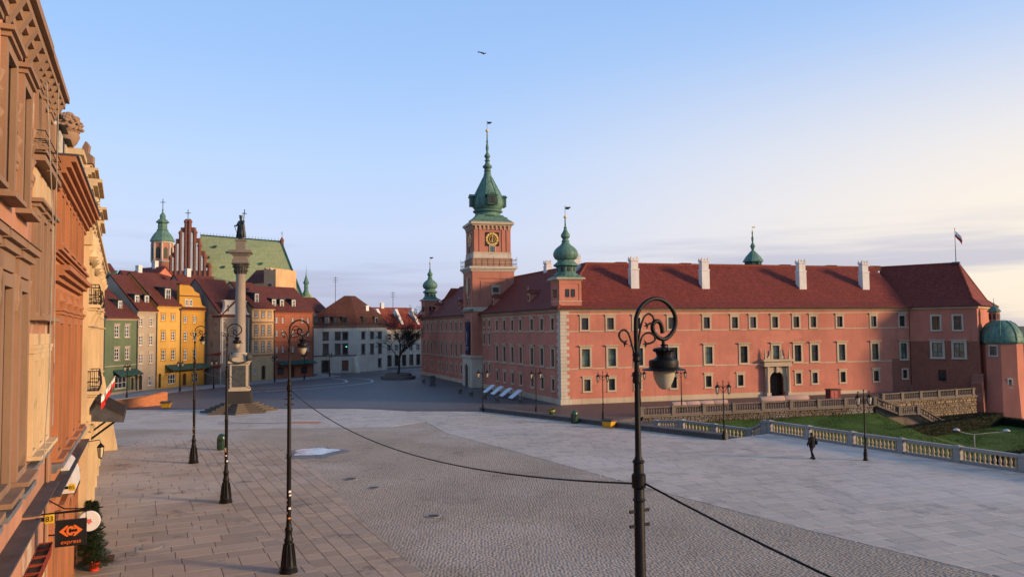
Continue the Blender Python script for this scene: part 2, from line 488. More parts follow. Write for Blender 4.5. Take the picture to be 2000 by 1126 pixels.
# ---------------------------------------------------------------- windows
WIN = {}
GRAND = random.Random(3)
def window(parent, fr, x, z0, w, h, sw=0.2, proj=0.06, hood=0.0, sill=0.08, nx=2, nz=3, reveal=0.22,
           stone=STONE, bar=SASH_DK, glass=GLASS, name='window', bw=0.05, arch=False):
    """fr = (x, y, z, rz) of the facade in the parent's frame; w, h, z0 are the outside of the stone surround.
    returns the opening so that the wall can be cut"""
    if glass is GLASS: glass = GRAND.choice((GLASS, GLASS, GLASS, GLASS_B2, GLASS_C))
    key = (round(w, 2), round(h, 2), sw, proj, hood, sill, nx, nz, reveal, stone.name, bar.name, glass.name, bw, arch)
    if key not in WIN:
        a, b = w / 2, w / 2 - sw
        m = MB()
        if sw > 0:
            m.box(-a, -b, -proj, 0.02, 0, h); m.box(b, a, -proj, 0.02, 0, h)
            m.box(-b, b, -proj, 0.02, h - sw, h)
            m.box(-b, b, -proj, 0.02, 0, sw * 0.6)
        if sill: m.box(-a - 0.06, a + 0.06, -proj - sill, 0.02, -0.09, 0.0)
        if hood:
            m.box(-a - 0.04, a + 0.04, -proj - hood * 0.5, 0.02, h + 0.002, h + 0.10)
            m.box(-a - hood, a + hood, -proj - hood, 0.02, h + 0.102, h + 0.19)
        if not sw and not sill and not hood: m.box(-a, a, 0.0, 0.03, 0, 0.03)
        d0 = m.data(name, stone)
        b2 = b if sw > 0 else a
        zb, zt = (sw * 0.6, h - sw) if sw > 0 else (0, h)
        m = MB(); yb = reveal - 0.07
        m.box(-b2, -b2 + bw, yb, yb + 0.05, zb, zt); m.box(b2 - bw, b2, yb, yb + 0.05, zb, zt)
        m.box(-b2 + bw, b2 - bw, yb, yb + 0.05, zb, zb + bw); m.box(-b2 + bw, b2 - bw, yb, yb + 0.05, zt - bw, zt)
        for i in range(1, nx):
            xx = -b2 + 2 * b2 * i / nx; m.box(xx - bw/2, xx + bw/2, yb + 0.005, yb + 0.05, zb + bw, zt - bw)
        for j in range(1, nz):
            zz = zb + (zt - zb) * j / nz; m.box(-b2 + bw, b2 - bw, yb + 0.012, yb + 0.045, zz - bw*0.4, zz + bw*0.4)
        if arch:   # spandrels that round the head of the opening
            for sx in (-1, 1):
                pts = [(sx * b2, zt)] + [(sx * b2 * math.cos(R(q)), zt - b2 + b2 * math.sin(R(q))) for q in (0, 20, 40, 60, 80)] + [(0.001 * sx, zt)]
                if sx < 0: pts = pts[::-1]
                m.prism_y(pts, -proj + 0.01, yb, 1)
        d1 = m.data('sash', [bar, stone])
        m = MB(); m.box(-b2, b2, reveal - 0.03, reveal - 0.01, zb, zt)
        d2 = m.data('glass', glass)
        WIN[key] = (d0, d1, d2, b2, zb, zt)
    d0, d1, d2, b2, zb, zt = WIN[key]
    ca, sa = math.cos(fr[3]), math.sin(fr[3])
    o = link(name, d0, parent, (fr[0] + x*ca, fr[1] + x*sa, fr[2] + z0), fr[3])
    link('sash', d1, o); link('glass', d2, o)
    return (x - b2, x + b2, fr[2] + z0 + zb, fr[2] + z0 + zt)

# ================================================================ the ground
def sheet(name, poly, z, mat, depth=None):
    m = MB()
    if depth is None: m.face([(x, y, z) for x, y in poly])
    else: m.prism(poly, z - depth, z, 0, False)
    return struct(m.build(name, mat))
SETTS_DK = setts('dark_setts', (0.135, 0.128, 0.128), (0.095, 0.092, 0.096), (0.05, 0.048, 0.05), 0.22, 0.5)
SETTS_RD = setts('red_brown_setts', (0.16, 0.105, 0.09), (0.11, 0.08, 0.075), (0.04, 0.035, 0.03), 0.2)
SETTS_WM = setts('warm_setts', (0.35, 0.30, 0.235), (0.30, 0.255, 0.20), (0.21, 0.18, 0.145), 0.17)
BED = plain('paving_bed', (0.17, 0.145, 0.12), 0.9, var=0.3, scale=4.0)
SLAB_WARM = paving('warm_flagstone', (0.40, 0.315, 0.235), (0.335, 0.275, 0.215))
SLAB_BAND = paving('kerb_flagstone', (0.42, 0.325, 0.235), (0.32, 0.26, 0.20))
SLAB_PALE = paving('pale_granite_slab', (0.49, 0.44, 0.375), (0.425, 0.385, 0.335), (0.15, 0.14, 0.13), 0.5, 0.15, 0.35, 0.3)
COBBLE = paving('grey_brown_cobble', (0.385, 0.33, 0.26), (0.335, 0.285, 0.225), (0.15, 0.105, 0.07), 0.65, 0.07, 0.6, 0.5)
LAWN = plain('lawn_ground', (0.048, 0.088, 0.014), 0.9, var=0.3, scale=0.5)
FIELD = plain('far_ground', (0.09, 0.10, 0.06), 0.95, var=0.3, scale=0.02)

W_DIR, S_DIR = Vector((-0.3466, 0.9380)), Vector((0.9613, 0.2755))
W_IN, S_IN = Vector((0.9380, 0.3466)), Vector((-0.2755, 0.9613))
CORNER = Vector((5.71, 91.08)); WLEN, SLEN = 70.2, 50.35

# low land reaching to the horizon
m = MB(); m.face([(-4000, -1500, -9), (4000, -1500, -9), (4000, 5000, -9), (-4000, 5000, -9)])
struct(m.build('terrain', FIELD))
# the plaza stands above it; its right-hand rim follows the balustrades
rim = [(61, -12), (21.64, 65.35), (16.9, 61.9), (7.6, 72.2), (13.0, 78.6), (40.3, 87.3), (43.4, 91.2), (58.2, 98.0), (61.0, 104.0),
       (70, 130), (60, 190), (40, 330), (-260, 330), (-260, -12)]
sheet('plaza', rim, 0.0, SETTS_DK, 9.2)
# garden sloping down below the rim
def garden_z(x, y):
    d = (x - 13) * 0.304 - (y - 78.4) * 0.953                # distance out from the terrace wall
    lo = -0.8 - 0.15 * min(max(d, 0), 16)
    s = min(max((x - 40.5) / 5, 0), 1); s = s * s * (3 - 2 * s)
    e = min(max((x - 58) / 45, 0), 1)
    return lo + (min(lo, -3.2) - lo) * s - 5.5 * e * e
m = MB(); nx, ny = 60, 70; gx = np.linspace(6, 130, nx); gy = np.linspace(-15, 160, ny)
V = [(float(x), float(y), garden_z(x, y) + 0.05 * math.sin(x * 0.9) * math.cos(y * 0.7)) for y in gy for x in gx]
m.mesh(V, [(j*nx+i, j*nx+i+1, (j+1)*nx+i+1, (j+1)*nx+i) for j in range(ny-1) for i in range(nx-1)])
struct(m.build('garden_lawn', LAWN, smooth=60))

ROAD = [(-12, -8), (-3.3, 24), (-3.3, 28.5), (-7.5, 37.5), (-12.6, 49.8), (-17.1, 58.4), (-19.9, 62.2), (-24.1, 64.8), (-29, 65.2), (-33.6, 64.2),
        (-40, 67), (-40, 72.3), (-27.6, 71.6), (-11.6, 72.1), (-8.2, 76.2), (-11.7, 85.5), (-5.9, 67.5), (-0.13, 57.3), (6.8, 44.7), (13.25, 33.9), (17.2, 27.9), (23, 18), (34, -8)]
WALK = [(9.5, 1), (-0.5, 18.4), (-6.86, 28.64), (-15.04, 40.58), (-22.06, 53.18), (-26.0, 60.2), (-29.2, 63.2), (-33.2, 63.9), (-31.9, 60.4), (-3.0, 0.6)]
BAND = [(14, 2), (2.2, 18.4), (-3.3, 28.5), (-7.5, 37.5), (-12.6, 49.8), (-17.1, 58.4), (-19.9, 62.2), (-24.1, 64.8), (-29, 65.2), (-33.6, 64.2),
        (-33.2, 63.9), (-29.2, 63.2), (-26.0, 60.2), (-22.06, 53.18), (-15.04, 40.58), (-6.86, 28.64), (-0.5, 18.4), (9.5, 1)]
PALE = [(34, -8), (23, 18), (17.2, 27.9), (13.25, 33.9), (6.8, 44.7), (-0.13, 57.3), (-5.9, 67.5), (-11.7, 85.5), (-3.6, 84.6), (16.2, 62.0), (17.0, 61.8), (21.5, 65.0), (59, -9)]
COLP = [(-58, 73.0), (-40, 72.4), (-27.6, 71.6), (-11.6, 72.1), (-8.2, 76.2), (-11.75, 85.5), (-15, 87.6), (-18.4, 88.9), (-23.8, 89.4), (-46.3, 90.5), (-58, 91)]
for nm, poly in (('road_bed', ROAD), ('left_pavement_bed', WALK), ('kerb_band_bed', BAND), ('granite_plaza_bed', PALE), ('monument_paving_bed', COLP)):
    sheet(nm, poly, 0.004, BED if nm != 'road_bed' else SETTS_WM)
sheet('red_sett_strip', [(-58, 91.1), (-46.3, 90.6), (-23.8, 89.5), (-18.4, 89.0), (-11.7, 85.6), (-3.4, 85.2), (-2.5, 87.0), (-11, 87.7), (-18.2, 90.6), (-46, 92.2), (-58, 92.6)], 0.004, SETTS_RD)
sheet('terrace_setts', [(-2.6, 86.2), (7.0, 74.6), (12.9, 79.0), (40.0, 87.7), (43.2, 91.6), (57.8, 98.3), (57, 104.5), (5.9, 90.9)], 0.004, SETTS_RD)

def inside(p, poly):
    x, y = p; c = False; j = len(poly) - 1
    for i in range(len(poly)):
        xi, yi = poly[i]; xj, yj = poly[j]
        if (yi > y) != (yj > y) and x < (xj - xi) * (y - yi) / (yj - yi) + xi: c = not c
        j = i
    return c
def clip(subject, rect):
    """part of a polygon that lies in a convex counter-clockwise one"""
    out = list(subject)
    for i in range(len(rect)):
        a, b = rect[i], rect[(i + 1) % len(rect)]
        src, out = out, []
        if not src: return []
        f = lambda p: (b[0]-a[0])*(p[1]-a[1]) - (b[1]-a[1])*(p[0]-a[0])
        for k in range(len(src)):
            p, q = src[k - 1], src[k]; fp, fq = f(p), f(q)
            if fp >= 0: 
                if fq >= 0: out.append(q)
                else: t = fp/(fp-fq); out.append((p[0]+t*(q[0]-p[0]), p[1]+t*(q[1]-p[1])))
            elif fq >= 0:
                t = fp/(fp-fq); out.append((p[0]+t*(q[0]-p[0]), p[1]+t*(q[1]-p[1]))); out.append(q)
    return out
def area(p): return 0.5 * sum(p[i-1][0]*p[i][1] - p[i][0]*p[i-1][1] for i in range(len(p)))
def slab_faces(m, poly, z0, z1, ch):
    cx = sum(p[0] for p in poly)/len(poly); cy = sum(p[1] for p in poly)/len(poly)
    ins = []
    for x, y in poly:
        d = math.hypot(x-cx, y-cy) or 1; ins.append((x-(x-cx)/d*ch*1.4, y-(y-cy)/d*ch*1.4))
    n = len(poly)
    V = [(x, y, z0) for x, y in poly] + [(x, y, z1-ch*0.5) for x, y in poly] + [(x, y, z1) for x, y in ins]
    F = [tuple(range(2*n, 3*n))]
    for a in (0, n):
        F += [(a+i, a+(i+1) % n, a+n+(i+1) % n, a+n+i) for i in range(n)]
    m.mesh(V, F)
SLABS = {}
def lay(parent, name, poly, d, row, lens, mat, gap=0.02, top=0.022, keep=300, wob=0.0035, ch=0.007):
    """lay slabs in courses along d over the region; nearest ones stand as pieces of their own"""
    a = ang(d); inv = [rot2(p, -a) for p in poly]
    if area(inv) < 0: inv = inv[::-1]
    x0, x1 = min(p[0] for p in inv), max(p[0] for p in inv); y0, y1 = min(p[1] for p in inv), max(p[1] for p in inv)
    got = []
    y = y0
    while y < y1:
        rh = random.choice(row); x = x0 - random.random() * 2
        while x < x1:
            L = random.choice(lens); r = [(x+gap/2, y+gap/2), (x+L-gap/2, y+gap/2), (x+L-gap/2, y+rh-gap/2), (x+gap/2, y+rh-gap/2)]
            ins = [inside(p, inv) for p in r]
            if all(ins): got.append((r, L, rh, True))
            elif any(ins) or inside((x+L/2, y+rh/2), inv):
                c = clip(inv, r)
                if len(c) >= 3 and abs(area(c)) > 0.03: got.append((c, L, rh, False))
            x += L
        y += rh
    def cen(r): return (sum(p[0] for p in r)/len(r), sum(p[1] for p in r)/len(r))
    def near(g):
        w = rot2(cen(g[0]), a); dist = math.hypot(*w)
        vis = w[1] > 25 and abs(w[0]) < 0.72 * w[1] + 1
        return (0 if vis else 1, dist)
    got.sort(key=near)
    rest = MB()
    for k, (r, L, rh, whole) in enumerate(got):
        c = cen(r); dz = random.uniform(-wob, wob)
        if k < keep and near((r,))[0] == 0:
            if whole:
                key = (name, L, rh, mat.name)
                if key not in SLABS:
                    q = MB(); slab_faces(q, [(p[0]-c[0], p[1]-c[1]) for p in r], 0, top, ch); SLABS[key] = q.data(name, mat)
                me = SLABS[key]
            else:
                q = MB(); slab_faces(q, [(p[0]-c[0], p[1]-c[1]) for p in r], 0, top, ch); me = q.data(name, mat)
            w = rot2(c, a); o = link(name, me, parent, (w[0], w[1], 0.004 + dz), a)
        else:
            slab_faces(rest, [rot2(p, a) for p in r], 0.004, 0.004 + top + dz, ch)
    if rest.F: stuff(rest.build(name + '_field', mat, parent))
obs = {o.name: o for o in COL.objects}
lay(obs['left_pavement_bed'], 'flagstone', WALK, (0.902, 0.432), (0.9, 1.05, 1.2), (1.1, 1.4, 1.7, 2.0), SLAB_WARM, 0.028)
lay(obs['kerb_band_bed'], 'kerb_slab', BAND, (-0.45, 0.893), (0.66, 0.72), (0.75, 0.95, 1.15), SLAB_BAND, 0.026)
lay(obs['granite_plaza_bed'], 'granite_slab', PALE, (0.9613, 0.2755), (0.7, 0.9), (1.0, 1.3, 1.6), SLAB_PALE, 0.022, 0.02, 300, 0.003)
lay(obs['monument_paving_bed'], 'granite_slab', COLP, (0.97, 0.24), (0.7, 0.9), (1.0, 1.4), SLAB_PALE, 0.02, 0.02, 0)
# cobbles of the roadway, slightly fanned rows, too many and too small to be picked out
def cobbles():
    a = ang((0.86, 0.51)); inv = [rot2(p, -a) for p in ROAD]
    x0, x1 = min(p[0] for p in inv), max(p[0] for p in inv); y0, y1 = min(p[1] for p in inv), max(p[1] for p in inv)
    pit = 0.148
    gx, gy = np.meshgrid(np.arange(x0, x1, pit), np.arange(y0, y1, pit))
    gx = gx + (np.arange(gx.shape[0]) % 2)[:, None] * pit / 2
    gy = gy + ((np.arange(gx.shape[1]) // 2) % 2)[None, :] * pit * 0.33
    gy = gy + 0.10 * np.abs(np.sin(gx * 1.15)) + 0.12 * np.sin(gx * 0.31 + gy * 0.2)
    P = np.stack([gx.ravel(), gy.ravel()], 1); rng = np.random.default_rng(3)
    P += rng.normal(0, 0.017, P.shape)
    W = np.stack([P[:, 0]*math.cos(a) - P[:, 1]*math.sin(a), P[:, 0]*math.sin(a) + P[:, 1]*math.cos(a)], 1)
    keep = (W[:, 1] > 25) & (W[:, 1] < 88) & (np.abs(W[:, 0]) < 0.70 * W[:, 1] + 1)
    poly = np.array(ROAD); c = np.zeros(len(W), bool); j = len(poly) - 1
    for i in range(len(poly)):
        xi, yi = poly[i]; xj, yj = poly[j]
        with np.errstate(divide='ignore', invalid='ignore'):
            c ^= ((yi > W[:, 1]) != (yj > W[:, 1])) & (W[:, 0] < (xj-xi)*(W[:, 1]-yi)/(yj-yi)+xi)
        j = i
    W = W[keep & c]; n = len(W)
    h = rng.uniform(0.063, 0.071, (n, 2)); th = a + rng.normal(0, 0.08, n); zt = 0.003 + rng.normal(0, 0.0013, n)
    V = np.empty((n, 8, 3), 'f')
    for k, (sx, sy) in enumerate(((-1,-1),(1,-1),(1,1),(-1,1))):
        for lev, f in ((0, 1.06), (1, 0.95)):
            lx, ly = sx*h[:, 0]*f, sy*h[:, 1]*f
            V[:, k+4*lev, 0] = W[:, 0] + lx*np.cos(th) - ly*np.sin(th)
            V[:, k+4*lev, 1] = W[:, 1] + lx*np.sin(th) + ly*np.cos(th)
            V[:, k+4*lev, 2] = 0.003 if lev == 0 else zt + 0.007
    base = np.array([[4,5,6,7],[0,1,5,4],[1,2,6,5],[2,3,7,6],[3,0,4,7]])
    F = (np.arange(n)[:, None, None]*8 + base[None]).reshape(-1, 4)
    me = bpy.data.meshes.new('cobblestone_field')
    me.vertices.add(n*8); me.vertices.foreach_set('co', V.ravel())
    me.loops.add(len(F)*4); me.loops.foreach_set('vertex_index', F.ravel().astype('i'))
    me.polygons.add(len(F)); me.polygons.foreach_set('loop_start', np.arange(len(F), dtype='i')*4)
    me.update(calc_edges=True); me.materials.append(COBBLE)
    stuff(link('cobblestone_field', me, obs['road_bed']))
cobbles()
# pale kerb lines curving across the dark square
def strip(name, pts, w, z, mat, h=None):
    m = MB(); P = [Vector(p) for p in pts]; L, Rr = [], []
    for i, p in enumerate(P):
        t = (P[min(i+1, len(P)-1)] - P[max(i-1, 0)]).normalized(); n = Vector((-t.y, t.x)) * w / 2
        L.append(p + n); Rr.append(p - n)
    for i in range(len(P)-1):
        q = [Rr[i], Rr[i+1], L[i+1], L[i]]
        if h is None: m.face([(v.x, v.y, z) for v in q])
        else: m.prism([(v.x, v.y) for v in q], z, z + h, 0, False)
    return struct(m.build(name, mat))
PALE_KERB = plain('pale_kerb_stone', (0.46, 0.46, 0.47), 0.7, var=0.15)
def smooth_line(pts, n=6):
    out = []
    P = [pts[0]] + list(pts) + [pts[-1]]
    for i in range(1, len(P)-2):
        for k in range(n):
            t = k/n; a, b, c, d = (Vector(P[i+q]) for q in (-1, 0, 1, 2))
            out.append(0.5*((2*b)+(-a+c)*t+(2*a-5*b+4*c-d)*t*t+(-a+3*b-3*c+d)*t**3))
    out.append(Vector(P[-1])); return out
strip('kerb_line', smooth_line([(-41.1, 121.5), (-34.4, 126.1), (-31.2, 129.9), (-29.3, 133.3), (-29.7, 137.9), (-31.5, 142.4), (-34.5, 145.8)]), 0.4, 0.008, PALE_KERB)
strip('kerb_line', smooth_line([(-39, 115.0), (-32.5, 119.1), (-28.3, 124.9), (-24.8, 132.6), (-25.3, 138.6), (-27.2, 143.1), (-30.2, 145.8)]), 0.4, 0.008, PALE_KERB)
strip('kerb_line', smooth_line([(-42, 160.5), (-34, 162.5), (-28, 168), (-20, 182)]), 0.5, 0.008, PALE_KERB)
HW = [(-60.5, 98), (-57.6, 110.2), (-57.0, 118.4), (-54.3, 127.5), (-49.0, 132.2), (-46.2, 138.2), (-43.8, 143.4), (-38.6, 151.8), (-41, 162.6)]
OUT = [(-38, 158), (-33.5, 150.5), (-38.9, 140.5), (-43.5, 131.5), (-48.0, 124.0), (-51.3, 114.2), (-52.6, 106.0), (-54.5, 98)]
sheet('house_pavement', (OUT + [(-60.5, 98)] + HW[1:]), 0.12, paving('house_pavement_stone', (0.27, 0.265, 0.265), (0.22, 0.22, 0.225)), 0.14)

# ================================================================ puddle and small things in the ground
m = MB(); N = 40; rngp = random.Random(5)
pts = []
for k in range(N):
    an = 2*math.pi*k/N; r = 1 + 0.10*math.sin(3*an+1) + 0.12*math.sin(5*an) + 0.05*math.sin(11*an)
    pts.append((1.55*r*math.cos(an), 1.75*r*math.sin(an)))
m.face([(x, y, 0) for x, y in pts])
puddle_sky = glossy('puddle_sky_tint', (0.42, 0.46, 0.50), 0.06, 1.0)  # pale base colour stands in for the bright sky mirrored in the puddle
_nt = puddle_sky.node_tree; _bump(_nt, _nt.nodes['Principled BSDF'], _noise(_nt, _pos(_nt), 5.0, 2), 0.25, 0.03)
struct(m.build('puddle_sky_tint', puddle_sky, None, (-14.85, 57.9, 0.034)))
m = MB(); m.face([(x*1.35-0.1, y*1.45-0.3, 0) for x, y in pts])
struct(m.build('wet_paving', glossy('wet_setts', (0.10, 0.085, 0.07), 0.45, 0.3), None, (-14.6, 57.5, 0.030)))
def round_cover(loc, r, label):
    t = thing('manhole_cover', label, 'manhole', loc)
    m = MB(); m.lathe([(r, 0), (r, 0.02), (r-0.06, 0.022)], 20); m.build('rim', CONCRETE, t)
    m = MB(); m.lathe([(r-0.08, 0.0), (r-0.08, 0.028)], 20)
    for k in range(-2, 3): m.box(-0.2, 0.2, k*0.08-0.015, k*0.08+0.015, 0.028, 0.034)
    m.build('cover_plate', IRON2, t)
round_cover((-9.9, 47.1, 0.02), 0.42, 'round iron manhole cover in the cobbles nearest the puddle')
round_cover((-3.9, 37.6, 0.02), 0.36, 'small dark manhole cover in the cobbles in mid roadway')
round_cover((-8.0, 44.4, 0.02), 0.36, 'rust-brown manhole cover beside the kerb band')
t = thing('access_cover', 'oval stone access cover set in the warm flagstones', 'cover', (-15.2, 32.6, 0.03), R(25))
MB().box(-0.55, 0.55, -0.42, 0.42, 0, 0.012).build('frame', CONCRETE, t)
m = MB(); m.lathe([(0.38, 0.012), (0.36, 0.03)], 20, sx=1.15, sy=0.9); m.build('cover_plate', SLAB_BAND, t)
m = MB()
m.box(-1.0, 1.0, -0.55, 0.55, 0, 0.02)
for k in range(14): m.box(-0.96, 0.96, -0.52+k*0.077, -0.49+k*0.077, 0.02, 0.03)
tag(m.build('door_mat', plain('brown_mat', (0.09, 0.045, 0.03), 0.95), None, (-16.9, 30.75, 0.03), R(25)), 'brown door mat lying on the flagstones beside the shop sign', 'mat')
# brick outline of an old gate let into the monument paving
m = MB()
for k in range(9):
    for j in range(4):
        m.box(-1.5+k*0.32+(j % 2)*0.12, -1.22+k*0.32+(j % 2)*0.12, -0.7+j*0.32, -0.44+j*0.32, 0, 0.016+random.uniform(0, 0.01))
struct(m.build('brick_inlay', plain('orange_brick', (0.42, 0.17, 0.07), 0.9), None, (-20.3, 76.0, 0.026)))
MB().box(-7.2, 0, -0.09, 0.09, 0, 0.01).build('drain_slot', IRON, obs['monument_paving_bed'], (-21.8, 75.9, 0.026), R(0.5))

# ================================================================ the palace
def corner_pt(ow, os):
    """point at inward offset ow from the west front and os from the south front"""
    k = (os - ow * W_IN.dot(S_IN)) / W_DIR.dot(S_IN)
    return W_IN * ow + W_DIR * k
def v3(p, z): return (p.x, p.y, z)
palace = thing('palace', 'long salmon-pink palace with red tiled roof and pale corner stones beyond the plaza', 'palace', (CORNER.x, CORNER.y, 0))
SA, WA = ang(S_DIR), ang(-W_DIR)
SF = (0.0, 0.0, 0.0, SA)
Wn = W_DIR * WLEN
WF = (Wn.x, Wn.y, 0.0, WA)
TOPZ, MIDZ, BOTZ = 8.66, 4.24, 1.40
# south front
holes = []
for t in (3.06, 6.36, 9.85, 14.5, 19.39, 23.38, 26.03, 29.26, 32.45, 35.04, 39.14, 44.53, 49.2):
    holes.append(window(palace, SF, t, TOPZ, 1.3, 1.75, 0.22, 0.07, 0.10, 0.06, 2, 3))
for i, t in enumerate((3.13, 6.49, 10.06, 14.73, 19.58, 24.59, 29.29, 32.56, 35.13, 39.33, 44.62, 49.3)):
    holes.append(window(palace, SF, t, MIDZ, 1.5, 2.5, 0.25, 0.08, 0.18, 0.06, 2, 3, glass=GLASS_G if i not in (3, 5, 7, 8, 10) else GLASS))
for t in (3.26, 6.42, 9.85, 14.67, 19.48, 24.02, 32.55, 35.06, 39.39, 44.68):
    holes.append(window(palace, SF, t, BOTZ, 1.18, 1.68, 0.2, 0.06, 0.10, 0.06, 1, 1))
holes.append(window(palace, SF, 49.4, BOTZ + 0.25, 1.1, 1.45, 0.2, 0.06, 0.0, 0.06, 2, 2))
PX, PW = 29.2, 1.05
holes.append((PX - PW, PX + PW, 0.0, 3.2))
m = MB()
m.wall(0, 47.3, 0.0, 11.3, holes, 0.3); m.wall(47.3, SLEN, 4.43, 11.3, holes, 0.3)
m.wall(47.3, SLEN, -0.4, 4.43, holes, 0.3, 0.0, 1)
m.build('wall', [PINK, bricks('old_red_brick', (0.27, 0.085, 0.05), (0.19, 0.065, 0.045), (0.24, 0.17, 0.13))], palace, (0, 0, 0), SA)
# west front (x runs from the far end towards the corner)
holes = []
X = lambda t: WLEN - t
for t in (22.9, 19.68, 16.41, 13.23, 9.14, 5.76, 2.35):
    holes.append(window(palace, WF, X(t), TOPZ, 1.3, 1.75, 0.22, 0.07, 0.10, 0.06, 2, 3))
    holes.append(window(palace, WF, X(t), MIDZ, 1.45, 2.5, 0.25, 0.08, 0.18, 0.06, 2, 3, glass=GLASS_G if t < 12 else GLASS))
    holes.append(window(palace, WF, X(t), BOTZ, 1.18, 1.68, 0.2, 0.06, 0.10, 0.06, 1, 1))
for t in (28.9, 26.4):
    holes.append(window(palace, WF, X(t), TOPZ + 0.55, 1.15, 1.25, 0.2, 0.06, 0.08, 0.06, 2, 2))
    holes.append(window(palace, WF, X(t), MIDZ + 2.35, 1.2, 1.9, 0.2, 0.06, 0.1, 0.06, 2, 3))
    holes.append(window(palace, WF, X(t), BOTZ + 0.9, 1.15, 1.65, 0.2, 0.06, 0.1, 0.06, 1, 1))
for t in (67.64, 64.51, 61.39, 57.35, 54.05, 50.83, 47.37, 44.42, 41.43):
    holes.append(window(palace, WF, X(t), TOPZ, 1.3, 1.75, 0.22, 0.07, 0.10, 0.06, 2, 3))
    holes.append(window(palace, WF, X(t), MIDZ, 1.45, 2.5, 0.25, 0.08, 0.18, 0.06, 2, 3))
for t in (66.8, 61.25, 56.06, 53.65, 50.0, 47.11, 44.27, 41.21):
    holes.append(window(palace, WF, X(t), BOTZ, 1.15, 1.65, 0.2, 0.06, 0.10, 0.06, 1, 1))
m = MB(); m.wall(0, WLEN, 0, 11.3, holes, 0.3)
m.build('wall', PINK, palace, (Wn.x, Wn.y, 0), WA)
# rear and end walls
m = MB(); D = 13.0
a, b, c, d = Wn, Wn + W_IN * D, corner_pt(D, D), S_DIR * SLEN + S_IN * D
for p, q in ((a, b), (b, c), (c, d)):
    m.face([v3(p, 0), v3(q, 0), v3(q, 11.3), v3(p, 11.3)])
m.build('wall', PINK, palace)
# plinth, string courses, eaves cornice
for nm, z0, z1, pr, mt in (('plinth', 0, 0.62, 0.12, STONE), ('string_course', 4.10, 4.24, 0.035, STONE), ('string_course', 8.53, 8.66, 0.035, STONE),
                           ('string_course', 10.62, 10.74, 0.035, STONE), ('cornice', 11.0, 11.16, 0.16, STONE), ('cornice', 11.165, 11.34, 0.40, STONE)):
    m = MB(); e = 0.12 if nm == 'plinth' else 0.0
    if nm == 'plinth': m.box(0.0, PX - 2.0, -pr, 0.01, z0, z1); m.box(PX + 2.0, 43.0, -pr, 0.01, z0, z1 - 0.2)
    else: m.box(0.0, SLEN - (3.0 if z0 < 5 else 0), -pr, 0.01, z0, z1)
    m.build(nm, mt, palace, (0, 0, 0), SA)
    m = MB(); m.box(0, WLEN - 40.2, -pr - 0.002, 0.01, z0, z1); m.box(WLEN - 30.6, WLEN + pr * 0.9, -pr - 0.002, 0.01, z0, z1)
    m.build(nm, mt, palace, (Wn.x, Wn.y, 0), WA)
# roof: flared foot, main slopes, hips
EO, ZE, ZB, ZR = -0.62, 11.36, 12.15, 17.35
def ring(off, z, hip):
    return [v3(Wn + W_IN * (D - off if False else off) + W_DIR * (-hip), z), v3(corner_pt(off, off), z), v3(S_DIR * (SLEN + 0.3) + S_IN * off, z)]
e1, k1, r1 = ring(EO, ZE, EO), ring(0.75, ZB, 0.75), ring(6.5, ZR, 6.5)
e2, k2 = ring(D - EO, ZE, EO), ring(D - 0.75, ZB, 0.75)
m = MB()
for lo, hi in ((e1, k1), (k1, r1)):
    m.face([lo[0], lo[1], hi[1], hi[0]]); m.face([lo[1], lo[2], hi[2], hi[1]])
for lo, hi in ((e2, k2), (k2, r1)):
    m.face([lo[1], lo[0], hi[0], hi[1]]); m.face([lo[2], lo[1], hi[1], hi[2]])
m.face([e2[0], e1[0], k1[0], k2[0]]); m.face([k2[0], k1[0], r1[0]])
m.face([e1[0], e2[0], e2[1], e1[1]]); m.face([e1[1], e2[1], e2[2], e1[2]])
roof = m.build('roof', TILE, palace)
def slope_z(off): return ZB + (off - 0.75) * (ZR - ZB) / (6.5 - 0.75)
m = MB(); m.tube([r1[0], r1[1]], 0.14, 6); m.tube([r1[1], r1[2]], 0.14, 6); m.tube([k1[1], r1[1]], 0.14, 6); m.tube([e1[1], k1[1]], 0.12, 6); m.tube([e1[0], r1[0]], 0.13, 6)
m.build('ridge_tiles', TILE3, palace)
m = MB()
m.tube([e1[0], e1[1], e1[2]], 0.09, 6); m.build('gutter', TILE2, palace)
# chimneys with crenellated crowns
def chimney_mesh(h, w=1.1, dp=0.85):
    m = MB(); m.box(-w/2, w/2, -dp/2, dp/2, -1.4, h*0.55); m.box(-w/2-0.05, w/2+0.05, -dp/2-0.05, dp/2+0.05, h*0.55, h*0.6)
    m.box(-w*0.44, w*0.44, -dp*0.42, dp*0.42, h*0.6, h-0.5); m.box(-w/2-0.02, w/2+0.02, -dp/2-0.02, dp/2+0.02, h-0.5, h-0.3)
    for sx in (-1, 0, 1):
        for sy in (-1, 1):
            xx, yy = sx*w*0.4, sy*dp*0.4
            m.frustum(xx-0.14, xx+0.14, yy-0.12, yy+0.12, h-0.3, h + (0.08 if sx else -0.05), 0.05)
    return m.data('chimney', WHITE)
cm = chimney_mesh(3.6)
for t in (11.0, 21.0, 35.7, 45.9):
    p = S_DIR * t + S_IN * 3.1
    link('chimney', cm, palace, (p.x, p.y, slope_z(3.1)), SA)
cm2 = chimney_mesh(1.9)
p = S_DIR * 4.9 + S_IN * 7.6; link('chimney', cm2, palace, (p.x, p.y, 16.6), SA)
p = W_DIR * 19.3 + W_IN * 6.6; link('chimney', cm2, palace, (p.x, p.y, 16.9), WA)
p = W_DIR * 48 + W_IN * 6.6; link('chimney', cm2, palace, (p.x, p.y, 17.0), WA)
m = MB(); m.box(-0.85, 0.85, -0.4, 0.4, -0.4, 0.22); m.box(-0.75, 0.75, -0.5, 0.5, 0.22, 0.32); vd = m.data('ridge_vent', TILE2)
